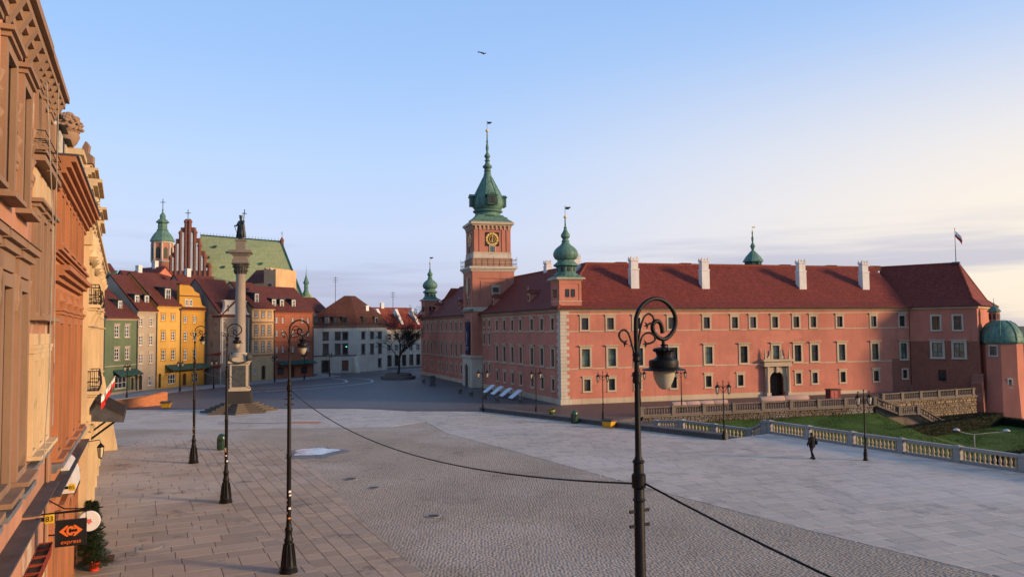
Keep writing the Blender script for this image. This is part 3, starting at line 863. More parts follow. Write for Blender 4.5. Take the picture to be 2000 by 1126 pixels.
for t in (10.9, 20.3, 35.84, 43.5, 51.0):
    p = S_DIR * t + S_IN * 6.9; link('ridge_vent', vd, palace, (p.x, p.y, 17.25), SA)
# west roof dormers
for t in (28.3, 13.36, 63.3, 46.7):
    m = MB(); m.box(-0.42, 0.42, -0.1, 2.2, -0.5, 0.95); m.prism_y([(-0.62, 0.95), (0.62, 0.95), (0, 1.45)], -0.22, 2.4, 1)
    m.box(-0.55, 0.55, -0.16, -0.1, 0.85, 0.96, 2); m.lathe([(0.08, 1.42), (0.13, 1.55), (0.05, 1.68), (0.02, 2.0)], 8, (0, -0.15, 0), 2)
    p = W_DIR * t + W_IN * 1.35
    o = m.build('dormer', [PINK, TILE, STONE], palace, (p.x, p.y, slope_z(1.35) + 0.1), WA)
    window(o, (0, -0.1, 0, 0), 0, 0.02, 0.6, 0.8, 0.1, 0.03, 0, 0, 1, 1, 0.0); 
# quoins at the corner
for k in range(25):
    z0 = 0.62 + k * 0.415
    big = k % 2 == 0; ls, lw = (1.02, 0.72) if big else (0.72, 1.02)
    m = MB(); pr = 0.07
    q = [corner_pt(-pr, -pr), S_DIR * ls - S_IN * pr, S_DIR * ls + S_IN * 0.02, corner_pt(0.02, 0.02), W_DIR * lw + W_IN * 0.02, W_DIR * lw - W_IN * pr]
    m.prism([(p.x, p.y) for p in q], z0 + 0.012, z0 + 0.403)
    m.build('quoin', STONE_PALE, palace)
m = MB(); q = [corner_pt(-0.2, -0.2), S_DIR * 1.2 - S_IN * 0.2, S_DIR * 1.2, corner_pt(0, 0), W_DIR * 1.2, W_DIR * 1.2 - W_IN * 0.2]
m.prism([(p.x, p.y) for p in q], 0, 0.62); m.build('corner_base', STONE_PALE, palace)
# south portal
portal = MB()
for s in (-1, 1):
    portal.box(PX + s*1.55 - 0.3, PX + s*1.55 + 0.3, -0.75, 0.0, 0, 0.55)
    portal.lathe([(0.22, 0.55), (0.2, 0.7), (0.19, 2.2), (0.16, 3.6), (0.22, 3.72), (0.26, 3.85)], 12, (PX + s*1.55, -0.48, 0))
    portal.box(PX + s*1.35 - 0.30, PX + s*1.35 + 0.30, -0.22, 0.0, 0.55, 3.85)
    portal.lathe([(0.2, 4.75), (0.2, 4.95), (0.12, 5.05), (0.15, 5.3), (0.02, 6.3)], 4, (PX + s*1.75, -0.42, 0), rot=R(45))
    portal.prism_y([(PX + s*0.8, 4.75), (PX + s*1.35, 4.75), (PX + s*1.2, 5.0), (PX + s*0.95, 5.25), (PX + s*0.9, 5.8), (PX + s*0.8, 5.9)][::s], -0.14, 0.0)
# arch ring
ar = [(PX + PW*math.cos(R(q)), 2.15 + PW*math.sin(R(q))) for q in range(0, 181, 15)]
portal.prism_y([(PX - PW, 3.85)] + [(PX - PW, 2.15)] + ar[::-1][1:-1] + [(PX + PW, 2.15), (PX + PW, 3.85)], -0.2, 0.05)
portal.box(PX - 2.05, PX + 2.05, -0.62, 0.0, 3.86, 4.15); portal.box(PX - 1.95, PX + 1.95, -0.5, 0.0, 4.155, 4.5); portal.box(PX - 2.25, PX + 2.25, -0.8, 0.0, 4.505, 4.74)
portal.box(PX - 0.16, PX + 0.16, -0.4, 0.0, 3.05, 3.86)
po = portal.build('portal', STONE, palace, (0, 0, 0), SA, 40)
m = MB(); m.box(PX - PW, PX, 0.9, 1.0, 0, 3.2); m.box(PX + 0.01, PX + PW, 0.9, 1.0, 0, 3.2)
for s in (-1, 1):
    for z in (0.2, 1.2, 2.2): m.box(PX + s*0.52 - 0.38, PX + s*0.52 + 0.38, 0.86, 0.9, z, z + 0.8)
m.face([(PX-PW, 0.28, 0), (PX-PW, 1.0, 0), (PX-PW, 1.0, 3.2), (PX-PW, 0.28, 3.2)]); m.face([(PX+PW, 0.28, 0), (PX+PW, 1.0, 0), (PX+PW, 1.0, 3.2), (PX+PW, 0.28, 3.2)])
m.face([(PX-PW, 0.28, 3.2), (PX+PW, 0.28, 3.2), (PX+PW, 1.0, 3.2), (PX-PW, 1.0, 3.2)])
link('door', m.data('door', WOOD_DK), po)
# north wing, unseen behind the west front, added to shade the houses beyond
n_in = Vector((0.70, 0.714)); n_rt = Vector((0.714, -0.70)); NW0 = Wn + W_IN * 2.0 - W_DIR * 1.0
m = MB(); ra = ang(n_in); m.box(0, 52, -12, 0, 0, 11.2); m.build('wall', PINK, palace, (NW0.x, NW0.y, 0), ra)
m = MB(); m.prism_x([(-12.5, 11.21), (0.5, 11.21), (-6, 17.2)], 0, 52.3); m.build('roof', TILE, palace, (NW0.x, NW0.y, 0), ra)
# onion-domed corner turrets
def onion(m, z, k=1.0, mg=1, mc=0, seg=16):
    m.lathe([(1.50*k, z), (1.42*k, z+0.22), (1.18*k, z+0.34), (1.16*k, z+1.05)], 8, rot=R(22.5), m=mc)
    m.lathe([(1.18*k, z+1.05), (1.52*k, z+1.22), (1.50*k, z+1.36), (1.05*k, z+1.72), (1.0*k, z+1.9), (1.30*k, z+2.05), (1.50*k, z+2.40), (1.52*k, z+2.75),
             (1.35*k, z+3.15), (1.0*k, z+3.5), (0.6*k, z+3.8), (0.42*k, z+4.1), (0.5*k, z+4.2), (0.36*k, z+4.4), (0.36*k, z+4.5), (0.55*k, z+4.75), (0.55*k, z+5.0),
             (0.3*k, z+5.4), (0.16*k, z+5.75), (0.22*k, z+5.85), (0.1*k, z+6.0), (0.07*k, z+7.0)], seg, m=mc)
    for kk in range(8):
        an = R(45*kk + 0); m.box(-0.001, 0.001, 0, 0.001, 0, 0.001, mc) if False else None
    m.lathe([(0.0, z+6.95), (0.15, z+7.02), (0.2, z+7.15), (0.15, z+7.3), (0.0, z+7.36)], 10, m=mg)
def vane(m, z, s=1.0, mg=0):
    m.tube([(0, 0, z), (0, 0, z+1.5*s)], 0.025, 5, mg)
    m.box(0.05, 0.55*s, -0.012, 0.012, z+0.95*s, z+1.3*s, mg); m.prism_y([(0.55*s, z+1.3*s), (0.55*s, z+1.05*s), (0.85*s, z+1.2*s), (0.7*s, z+1.35*s)], -0.012, 0.012, mg)
def turret():
    hw = 1.42
    m = MB(); m.box(-hw, hw, -hw, hw, -0.4, 2.9); m.box(-hw-0.06, hw+0.06, -hw-0.06, hw+0.06, 0.18, 0.3, 1)
    for a in range(4):
        m.M = Matrix.Rotation(R(90*a), 4, 'Z')
        m.box(-hw-0.05, -hw+0.32, -hw-0.05, -hw, 0.3, 2.72); m.box(hw-0.32, hw+0.05, -hw-0.05, -hw, 0.3, 2.72); m.box(-hw+0.32, hw-0.32, -hw-0.05, -hw, 2.35, 2.72)
    m.M = None
    m.box(-hw-0.12, hw+0.12, -hw-0.12, hw+0.12, 2.72, 2.86, 1); m.box(-hw-0.38, hw+0.38, -hw-0.38, hw+0.38, 2.865, 3.05, 1)
    o = m.build('turret', [PINK, STONE], palace)
    for a in range(4):
        for s in (-0.36, 0.36):
            c = rot2((s, -hw - 0.002), R(90*a))
            window(o, (c[0], c[1], 0, R(90*a)), 0, 0.75, 0.42, 0.95, 0.0, 0.0, 0.0, 0.0, 1, 1, 0.0, bw=0.04)
    m = MB(); m.lathe([(2.5, 3.052), (2.0, 3.3), (1.5, 3.42)], 4, rot=R(45)); onion(m, 3.35)
    dm = m.build('dome', [COPPER, GOLD], o, smooth=35)
    lv = MB().box(-0.17, 0.17, -1.14, -1.0, 3.82, 4.3).data('louvre', SASH_DK)
    for k in range(8): link('louvre', lv, o, (0, 0, 0), R(45*k))
    m = MB(); vane(m, 10.6, 0.9); m.build('weathervane', IRON, o)
    return o
tu = turret(); c = corner_pt(1.35, 1.35); tu.location = (c.x, c.y, 11.95); tu.rotation_euler[2] = SA
c = Wn + W_IN * 1.5 - W_DIR * 1.6
t2 = copy_tree(tu, palace, (c.x, c.y, 11.95), WA + R(90))

# ---------------------------------------------------------------- the clock tower
tower = thing('clock_tower', 'square pink clock tower with green copper onion spire and gilded dials', 'tower', (-6.15, 119.0, 0), SA)
TX, TY = 6.7, 6.1
cx, cy = TX / 2, TY / 2
FR = [(0, 0, 0, 0), (0, TY, 0, R(-90))]           # south face; west face
m = MB()
m.box(0, TX, 0, TY, 4.9, 11.75); m.box(0.06, TX-0.06, 0.06, TY-0.06, 12.4, 18.0)
for f in range(4):       # sunk panels between flat corner strips
    ln = TX if f % 2 == 0 else TY
    m.M = Matrix.Translation((cx, cy, 0)) @ Matrix.Rotation(R(90*f), 4, 'Z') @ Matrix.Translation((-ln/2, -(TY if f % 2 == 0 else TX)/2, 0))
    m.box(0.0, 0.95, -0.08, 0.06, 12.4, 18.0); m.box(ln-0.95, ln, -0.08, 0.06, 12.4, 18.0); m.box(0.95, ln-0.95, -0.08, 0.06, 16.9, 18.0)
    m.box(1.35, ln-1.35, -0.03, 0.06, 16.25, 16.5); m.box(1.35, 1.6, -0.03, 0.06, 12.4, 16.25); m.box(ln-1.6, ln-1.35, -0.03, 0.06, 12.4, 16.25)
    m.box(0.0, 0.9, -0.1, 0.0, 4.9, 11.7); m.box(ln-0.9, ln, -0.1, 0.0, 4.9, 11.7)
m.M = None
tower_wall = m.build('wall', PINK_OLD, tower)
m = MB()
for z0, z1, pr in ((0, 4.395, 0.25), (4.405, 4.6, 0.35), (4.605, 4.9, 0.5), (11.75, 12.4, 0.12), (18.0, 18.2, 0.18), (18.205, 18.42, 0.32), (18.425, 18.75, 0.52), (20.12, 20.75, -0.28)):
    MB().box(-pr, TX+pr, -pr, TY+pr, z0, z1).build('stone_course', STONE_PALE, tower)
m = MB(); m.box(-0.35, 0.1, -0.3, TY+0.3, 11.8, 12.05); m.box(-0.2, 0.0, -0.2, TY+0.2, 12.05, 12.2); m.build('copper_ledge', COPPER, tower)
# west doorway with rusticated jambs
m = MB(); yc = TY/2
m.M = Matrix.Translation((-0.25, TY, 0)) @ Matrix.Rotation(R(-90), 4, 'Z')
for k in range(8):
    for s in (-1, 1):
        m.box(TY/2 + s*1.45 - (0.42 if k % 2 else 0.34), TY/2 + s*1.45 + (0.42 if k % 2 else 0.34), -0.12, 0.0, k*0.42+0.02, k*0.42+0.40)
for k in range(9):
    a0 = R(k*20+1); a1 = R(k*20+19); r0, r1_ = 1.1, 1.75
    m.prism_y([(TY/2+r0*math.cos(a0), 3.0-0.4+r0*math.sin(a0)*0.9), (TY/2+r1_*math.cos(a0), 2.6+r1_*math.sin(a0)*0.9), (TY/2+r1_*math.cos(a1), 2.6+r1_*math.sin(a1)*0.9), (TY/2+r0*math.cos(a1), 2.6+r0*math.sin(a1)*0.9)], -0.12, 0.0)
pt = m.build('portal', STONE_PALE, tower)
m = MB(); m.M = Matrix.Translation((-0.25, TY, 0)) @ Matrix.Rotation(R(-90), 4, 'Z')
m.prism_y([(TY/2-1.08, 0), (TY/2+1.08, 0)] + [(TY/2+1.08*math.cos(R(q)), 2.6+0.97*math.sin(R(q))) for q in range(0, 181, 20)], -0.02, 0.0)
m.build('door', WOOD_DK, pt)
# hanging banner on the west face
m = MB(); m.M = Matrix.Translation((0, TY, 0)) @ Matrix.Rotation(R(-90), 4, 'Z')
for k in range(12):
    z0, z1 = 5.0 + k*0.42, 5.0 + (k+1)*0.42; w0 = 0.25+0.06*math.sin(k*1.3); w1 = 0.25+0.06*math.sin((k+1)*1.3)
    m.face([(2.1, -w0, z0), (4.6, -w0, z0), (4.6, -w1, z1), (2.1, -w1, z1)], 0 if k not in (5, 6, 7) else 0)
m.box(2.0, 4.7, -0.32, -0.2, 10.04, 10.16, 0); m.box(2.3, 4.4, -0.34, -0.325, 6.1, 6.2, 1); m.box(2.3, 3.9, -0.34, -0.325, 5.8, 5.88, 1); m.box(3.2, 3.5, -0.34, -0.325, 6.6, 8.6, 1)
m.build('banner', [plain('navy_banner_cloth', (0.022, 0.026, 0.055), 0.8), plain('pale_print', (0.35, 0.37, 0.42), 0.8)], tower)
m = MB(); m.M = Matrix.Translation((0, TY, 0)) @ Matrix.Rotation(R(-90), 4, 'Z')
m.lathe([(0.2, 14.4), (0.65, 15.0), (0.72, 15.8), (0.5, 16.3), (0.62, 16.6), (0.3, 17.0), (0.1, 17.3)], 10, (TY/2, -0.1, 0), sy=0.35); m.build('carved_shield', STONE, tower, smooth=50)
window(tower, FR[0], TX*0.56, 14.6, 1.35, 1.05, 0.18, 0.05, 0.06, 0.04, 2, 2, 0.0)
window(tower, (-0.02, TY, 0, R(-90)), TY/2, 12.5, 0.9, 1.6, 0.15, 0.05, 0, 0.04, 1, 2, 0.0)
window(tower, (-0.02, TY, 0, R(-90)), TY/2, 8.9, 0.9, 1.9, 0.15, 0.05, 0.05, 0.04, 1, 2, 0.0)
# gallery railing
m = MB(); g = 0.42
cs = [(-g, -g), (TX+g, -g), (TX+g, TY+g), (-g, TY+g)]
for i in range(4):
    a, b = cs[i], cs[(i+1) % 4]
    for z in (19.15, 19.85): m.tube([(*a, z), (*b, z)], 0.03, 5)
    for k in range(9): x, y = a[0]+(b[0]-a[0])*k/8, a[1]+(b[1]-a[1])*k/8; m.tube([(x, y, 18.75), (x, y, 19.9 if k % 4 else 20.3)], 0.025, 5)
m.build('railing', IRON, tower)
m = MB(); m.box(0.12, TX-0.12, 0.12, TY-0.12, 18.75, 20.12); m.build('gallery_base', plaster('pinkish_gallery_render', (0.36, 0.22, 0.15), 0.5), tower)
# belfry with clock faces
I0 = 0.42
m = MB(); m.box(I0, TX-I0, I0, TY-I0, 20.75, 25.2)
for f in range(4):
    ln = (TX if f % 2 == 0 else TY) - 2*I0
    m.M = Matrix.Translation((cx, cy, 0)) @ Matrix.Rotation(R(90*f), 4, 'Z') @ Matrix.Translation((-ln/2, -((TY if f % 2 == 0 else TX)/2 - I0), 0))
    for x0, x1 in ((0, 0.62), (0.82, 1.38), (ln-0.62, ln), (ln-1.38, ln-0.82)): m.box(x0, x1, -0.09, 0.0, 20.75, 24.6)
    m.box(0, ln, -0.09, 0.0, 24.6, 25.2)
m.M = None; m.build('belfry_wall', PINK_OLD, tower)
for f in range(4):
    ln = (TX if f % 2 == 0 else TY) - 2*I0
    m = MB(); m.M = Matrix.Translation((cx, cy, 0)) @ Matrix.Rotation(R(90*f), 4, 'Z') @ Matrix.Translation((-ln/2, -((TY if f % 2 == 0 else TX)/2 - I0), 0))
    for k in range(9):
        x = 0.25 + (ln-0.5)*k/8; m.box(x-0.13, x+0.13, -0.28, -0.09, 24.95, 25.2); m.box(x-0.1, x+0.1, -0.2, -0.09, 24.6, 24.95)
    m.build('corbel_row', STONE, tower)
m = MB(); m.box(0.1, TX-0.1, 0.1, TY-0.1, 25.2, 25.4); m.box(-0.12, TX+0.12, -0.12, TY+0.12, 25.405, 25.8)
m.build('cornice', STONE, tower)
MB().box(I0-0.14, TX-I0+0.14, I0-0.14, TY-I0+0.14, 20.752, 21.05).build('string_course', STONE, tower)
def clock(face_rz, org):
    o = MB().box(-1.28, 1.28, -0.06, 0.0, -1.28, 1.28).build('clock_dial', plain('clock_backing', (0.02, 0.018, 0.018), 0.6), tower, org, face_rz)
    o.scale = (0.86, 1.0, 0.86)
    m = MB()
    def annulus(r0, r1_, y0, n=36):
        for k in range(n):
            a0, a1 = 2*math.pi*k/n, 2*math.pi*(k+1)/n
            m.prism_y([(r0*math.cos(a0), r0*math.sin(a0)), (r1_*math.cos(a0), r1_*math.sin(a0)), (r1_*math.cos(a1), r1_*math.sin(a1)), (r0*math.cos(a1), r0*math.sin(a1))], y0, -0.06)
    annulus(0.84, 1.2, -0.1); annulus(0.52, 0.60, -0.1); annulus(0.0, 0.12, -0.13, 12)
    for k in range(12):
        a = R(30*k+15); m.prism_y([(0.12*math.cos(a-0.1), 0.12*math.sin(a-0.1)), (0.52*math.cos(a), 0.52*math.sin(a)), (0.12*math.cos(a+0.1), 0.12*math.sin(a+0.1))], -0.09, -0.06)
    m.build('dial_ring', GOLD, o)
    m = MB()
    NUM = ['XII', 'I', 'II', 'III', 'IIII', 'V', 'VI', 'VII', 'VIII', 'IX', 'X', 'XI']
    for k, s in enumerate(NUM):
        m.M = Matrix.Rotation(R(30*k), 4, 'Y') @ Matrix.Translation((0, 0, 1.02))
        wd = {'I': 0.085, 'V': 0.15, 'X': 0.15}; tot = sum(wd[c] for c in s); x = -tot/2
        for c in s:
            w = wd[c]; xm = x + w/2
            if c == 'I': m.box(xm-0.022, xm+0.022, -0.108, -0.1, -0.13, 0.13)
            else:
                for sg in (-1, 1):
                    x0, x1 = (xm + sg*0.06, xm) if c == 'V' else (xm + sg*0.06, xm - sg*0.06)
                    m.prism_y([(x0-0.02, 0.13), (x1-0.02, -0.13), (x1+0.02, -0.13), (x0+0.02, 0.13)], -0.108, -0.1)
            x += w
    m.M = None; m.build('numerals', SASH_DK, o)
    for L, a, w in ((0.62, 188, 0.09), (1.0, 2, 0.055)):
        m = MB(); m.M = Matrix.Rotation(R(a), 4, 'Y'); m.prism_y([(-w*0.6, -0.18), (w*0.6, -0.18), (w, L*0.6), (0, L), (-w, L*0.6)], -0.15, -0.12); m.build('clock_hand', GOLD, o)
clock(0, (cx, I0 - 0.01, 23.1)); clock(R(-90), (I0 - 0.01, cy, 23.1))
window(tower, (0, I0, 0, 0), cx, 20.76, 1.0, 1.35, 0.12, 0.1, 0.1, 0.04, 2, 3, 0.0, glass=GLASS_G)
window(tower, (I0, TY, 0, R(-90)), TY/2, 20.76, 1.0, 1.35, 0.12, 0.1, 0.1, 0.04, 2, 3, 0.0)
# copper helm
m = MB()
m.lathe([(4.75, 25.81), (4.3, 26.1), (3.75, 26.35), (3.7, 26.6), (3.0, 26.85), (2.9, 27.05)], 4, (cx, cy, 0), rot=R(45), sy=TY/TX)
sk = m.build('helm_skirt', COPPER, tower)
m = MB()
m.lathe([(2.186, 27.0), (2.046, 27.25), (2.046, 27.5), (2.372, 27.7), (2.418, 27.9), (2.093, 28.05), (2.186, 28.15), (2.530, 28.6), (2.604, 29.1), (2.530, 29.6), (2.325, 30.2), (1.990, 30.9), (1.655, 31.55), (1.321, 32.2), (0.977, 32.85),
         (0.725, 33.4), (0.577, 33.95), (0.512, 34.3), (0.614, 34.42), (0.512, 34.5), (0.484, 34.75), (0.744, 35.0), (0.790, 35.2), (0.512, 35.45), (0.335, 35.75), (0.335, 35.95), (0.465, 36.1), (0.335, 36.25), (0.279, 36.45), (0.484, 36.75), (0.484, 36.95), (0.242, 37.3),
         (0.158, 37.6), (0.260, 38.1), (0.223, 38.5), (0.121, 39.0), (0.121, 39.15), (0.205, 39.25), (0.112, 39.35), (0.08, 40.9)], 16, (cx, cy, 0), rot=R(11.25))
for k in range(8):       # standing ribs
    a = R(45*k + 22.5); pr = [(r_*0.93, z_) for r_, z_ in ((2.76, 28.6), (2.84, 29.1), (2.76, 29.6), (2.54, 30.2), (2.18, 30.9), (1.82, 31.55), (1.46, 32.2), (1.09, 32.85), (0.8, 33.4))]
    m.tube([(cx + r*math.cos(a), cy + r*math.sin(a), z) for r, z in pr], 0.05, 5)
m.build('onion_helm', COPPER, tower, smooth=30)
dd0 = MB().box(-0.75, 0.75, -2.9, -1.6, 28.6, 30.05).prism_y([(-0.98, 30.05), (0.98, 30.05), (0, 30.55)], -3.05, -1.4).data('dormer', COPPER_D)
dd1 = MB().box(-0.235, 0.235, -2.94, -2.9, 28.85, 29.9).data('shutter', SASH_DK)
for k in range(4):
    q = link('dormer', dd0, tower, (cx, cy, 0), R(90*k))
    for x in (-0.27, 0.27): link('shutter', dd1, q, (x, 0, 0))
m = MB(); m.lathe([(0, 40.75), (0.2, 40.85), (0.27, 41.02), (0.2, 41.2), (0, 41.28)], 10, (cx, cy, 0)); m.build('gilded_ball', GOLD, tower, smooth=60)
m = MB(); m.M = Matrix.Translation((cx, cy, 0)); vane(m, 41.2, 1.0); m.build('weathervane', IRON, tower)

# ---------------------------------------------------------------- courtyard lantern turret behind the ridge
lt = thing('lantern_turret', 'small green copper lantern with needle spire behind the palace roof ridge', 'turret', (39.4, 125.0, 0))
m = MB(); m.lathe([(1.35, 0), (1.35, 17.6)], 8, rot=R(22.5)); m.build('shaft', PINK_OLD, lt)
m = MB(); m.lathe([(1.25, 17.6), (1.25, 19.5)], 8, rot=R(22.5))
for k in range(8):
    m.M = Matrix.Rotation(R(45*k), 4, 'Z'); m.box(-0.5, -0.36, -1.25, -1.1, 17.6, 19.5); m.box(0.36, 0.5, -1.25, -1.1, 17.6, 19.5)
m.M = None; m.build('lantern', COPPER_D, lt)
m = MB(); m.lathe([(1.62, 19.45), (1.62, 19.62), (1.2, 20.3), (0.62, 20.95), (0.4, 21.2), (0.2, 21.35), (0.26, 21.7), (0.42, 22.0), (0.3, 22.3), (0.12, 22.6), (0.16, 23.0), (0.2, 23.3), (0.08, 23.8), (0.12, 24.2), (0.05, 24.5)], 8, rot=R(22.5)); m.build('roof', COPPER, lt, smooth=25)
m = MB(); vane(m, 24.4, 0.65); m.lathe([(0, 24.4), (0.13, 24.52), (0, 24.65)], 8); m.build('weathervane', GOLD, lt)

# ================================================================ brick end block of the palace
BRICK_OLD = MATS['old_red_brick']
blk = thing('palace_end_block', 'end block of the palace with brick lower wall and steep hipped red roof', 'building', (54.2, 104.9, 0), ang((0.761, -0.649)))
BF = (0, 0, 0, 0); BL, BD = 8.0, 12.0
holes = [window(blk, BF, t, 8.15, 1.35, 2.15, 0.22, 0.07, 0.0, 0.05, 3, 4, stone=STONE_PALE) for t in (3.2, 5.75)]
holes += [window(blk, BF, t, 4.5, 1.75, 2.3, 0.26, 0.08, 0.15, 0.05, 2, 3, stone=STONE_PALE, glass=GLASS_G) for t in (3.25, 5.8)]
holes += [window(blk, BF, 3.7, 1.5, 0.95, 1.45, 0.0, 0.0, 0.0, 0.1, 1, 1, 0.3, stone=BRICK_OLD)]
m = MB(); m.wall(0, BL, 6.75, 11.35, holes, 0.3); m.wall(0, BL, -4.5, 6.75, holes, 0.3, 0, 1)
m.face([(BL, 0, -6), (BL, BD, -6), (BL, BD, 11.35), (BL, 0, 11.35)]); m.face([(BL, BD, 0), (-3, BD, 0), (-3, BD, 11.35), (BL, BD, 11.35)])
m.build('wall', [PINK, BRICK_OLD], blk)
MB().box(0.3, BL + 0.2, -0.2, 0.01, 11.05, 11.3).build('cornice', STONE, blk); MB().box(BL, BL + 0.2, 0.012, BD, 11.05, 11.3).build('cornice', STONE, blk)
m = MB()
e = [(-5, -0.6, 11.36), (BL + 0.6, -0.6, 11.36), (BL + 0.6, BD + 0.6, 11.36), (-5, BD + 0.6, 11.36)]
k = [(-5, 0.9, 12.3), (BL - 0.55, 0.9, 12.3), (BL - 0.55, BD - 0.9, 12.3), (-5, BD - 0.9, 12.3)]
r0, r1b = (-5, 6, 17.45), (5.0, 6, 17.45)
m.face([e[0], e[1], k[1], k[0]]); m.face([e[1], e[2], k[2], k[1]]); m.face([e[2], e[3], k[3], k[2]])
m.face([k[0], k[1], r1b, r0]); m.face([k[1], k[2], r1b]); m.face([k[2], k[3], r0, r1b]); m.face([e[0], e[3], e[2], e[1]])
m.build('roof', TILE, blk)
m = MB(); m.tube([r0, r1b], 0.13, 6); m.tube([e[1], k[1], r1b], 0.13, 6); m.tube([e[2], k[2], r1b], 0.13, 6); m.build('ridge_tiles', TILE3, blk)
m = MB(); m.box(4.3, 5.2, 5.6, 6.4, 17.3, 17.6); m.tube([(4.75, 6, 17.5), (4.75, 6, 22.2)], [0.06, 0.03], 6); m.lathe([(0, 22.2), (0.08, 22.28), (0, 22.36)], 8, (4.75, 6, 0)); fp = m.build('flagpole', IRON2, blk)
m = MB()
for j in range(6):
    for s in range(2):
        f = lambda a, b: (4.8 + 0.13*a + 0.04*math.sin(a+b), 6 + 0.12*math.sin(a*1.1+b), 21.9 - 0.18*b - 0.13*a - 0.02*a*b)
        m.face([f(j, s*2), f(j+1, s*2), f(j+1, s*2+2), f(j, s*2+2)], s)
m.build('flag', [plain('white_cloth', (0.7, 0.68, 0.66), 0.8), plain('red_cloth', (0.5, 0.03, 0.03), 0.8)], blk)
# stepped brick buttress
m = MB()
m.frustum(6.9, 8.7, -1.7, 0.0, -4.5, -0.9, 0.12); m.prism_x([(-1.55, -0.9), (0, -0.9), (0, 0.7), (-1.0, 0.1)], 7.05, 8.55)
m.box(7.15, 8.45, -0.95, 0.0, 0.1, 1.3); m.prism_x([(-0.95, 1.3), (0, 1.3), (0, 2.6)], 7.15, 8.45)
m.build('buttress', BRICK_OLD, blk)

# domed chapel bay at the right edge
ch = thing('domed_chapel', 'salmon polygonal chapel bay with green copper dome at the right-hand end of the palace', 'chapel', (63.6, 100.2, 0), R(-12))
ch.scale = (0.84, 0.84, 0.97)
m = MB(); m.lathe([(3.35, -6.0), (3.2, -3.0), (2.95, 0.5), (2.82, 2.2), (2.82, 6.75)], 8, rot=R(22.5)); m.build('wall', PINK, ch)
m = MB(); m.lathe([(2.86, 6.6), (3.05, 6.75), (3.08, 6.95)], 8, rot=R(22.5)); m.build('cornice', COPPER, ch)
m = MB(); m.lathe([(3.0, 6.95), (2.95, 7.25), (2.8, 7.9), (2.45, 8.6), (1.9, 9.2), (1.2, 9.62), (0.7, 9.75)], 16, rot=R(22.5))
for k_ in range(8):
    a = R(45*k_+22.5); m.tube([(r*math.cos(a), r*math.sin(a), z) for r, z in ((3.03, 7.0), (2.97, 7.3), (2.83, 7.9), (2.48, 8.62), (1.93, 9.24), (1.2, 9.66))], 0.055, 5)
m.build('dome', COPPER, ch, smooth=40)
m = MB(); m.lathe([(0.78, 9.6), (0.78, 10.9)], 8, (-0.75, 0.2, 0)); ln = m.build('lantern', PINK, ch)
lv = MB().box(-0.17, 0.17, -0.76, -0.7, 9.85, 10.6).data('louvre', SASH_DK)
for k_ in range(8): link('louvre', lv, ln, (-0.75, 0.2, 0), R(45*k_+22.5))
m = MB(); m.lathe([(0.98, 10.85), (0.98, 11.0), (0.7, 11.3), (0.3, 11.6), (0.12, 11.7), (0.16, 11.9), (0.04, 12.1), (0.03, 12.7)], 8, (-0.75, 0.2, 0)); m.build('lantern_cap', COPPER, ch)
for q, z, w, h in ((5, 5.0, 1.35, 1.5), (6, 0.95, 0.75, 1.2)):
    a = R(45*q); rr = 2.82*math.cos(R(22.5)) + 0.005
    window(ch, (rr*math.cos(a), rr*math.sin(a), 0, a + R(90)), 0.0, z, w, h, 0.2, 0.06, 0, 0.05, 2, 2, 0.0, stone=STONE_PALE)

# ================================================================ balustrades, retaining walls and stairs
BALU = MB(); BALU.lathe([(0.085, 0), (0.085, 0.06), (0.05, 0.09), (0.055, 0.14), (0.095, 0.26), (0.085, 0.36), (0.045, 0.5), (0.05, 0.56), (0.08, 0.6), (0.08, 0.64)], 10)
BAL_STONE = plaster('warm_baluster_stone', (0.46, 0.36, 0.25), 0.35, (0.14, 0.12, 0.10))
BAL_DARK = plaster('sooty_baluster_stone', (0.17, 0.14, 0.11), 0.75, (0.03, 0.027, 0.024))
def balustrade(label, pts, bay, per, stone, body, top=1.05, group=None, pier_w=0.42, lift=0.0):
    """pts are (x, y, z) along the foot; piers, plinth, rail and single balusters"""
    bd = BALU.data('baluster', body, 40)
    t = thing('balustrade', label, 'balustrade', pts[0], 0, group)
    o = Vector(pts[0])
    for i in range(len(pts) - 1):
        a, b = Vector(pts[i]) - o, Vector(pts[i+1]) - o
        d = b - a; L = Vector((d.x, d.y, 0)).length; n = max(1, round(L / bay)); u = d / L; rz = ang((d.x, d.y))
        sl = d.z / L
        for q in range(n + (1 if i == len(pts) - 2 else 0)):
            c = a + u * (L * q / n); M = Matrix.Rotation(rz, 4, 'Z'); h = pier_w / 2
            m = MB(M); m.box(-h, h, -h, h, 0, top - 0.16); m.box(-h - 0.05, h + 0.05, -h - 0.05, h + 0.05, top - 0.16, top); m.box(-h - 0.04, h + 0.04, -h - 0.04, h + 0.04, -0.05, 0.14)
            m.frustum(-h, h, -h, h, top, top + 0.06, 0.15)
            m.build('pier', stone, t, tuple(c))
        for q in range(n):
            x0, x1 = L * q / n + pier_w / 2 + 0.06, L * (q + 1) / n - pier_w / 2 - 0.06
            P = lambda x, y, z: tuple(a + Vector((u.x * x - math.sin(rz) * y, u.y * x + math.cos(rz) * y, sl * x + z)))
            for nm, y0, z0, z1 in (('plinth', 0.17, -0.02, 0.17), ('rail', 0.17, 0.82, top - 0.02)):
                V = [P(x, y, z) for x in (x0, x1) for y in (-y0, y0) for z in (z0, z1)]
                m = MB(); m.mesh(V, [(0, 1, 3, 2), (4, 6, 7, 5), (0, 4, 5, 1), (2, 3, 7, 6), (1, 5, 7, 3), (0, 2, 6, 4)]); m.build(nm, stone, t)
            for j in range(per):
                x = x0 + (x1 - x0) * (j + 0.5) / per
                link('baluster', bd, t, P(x, 0, 0.17), random.random() * 3)
    return t
S2 = CONCRETE
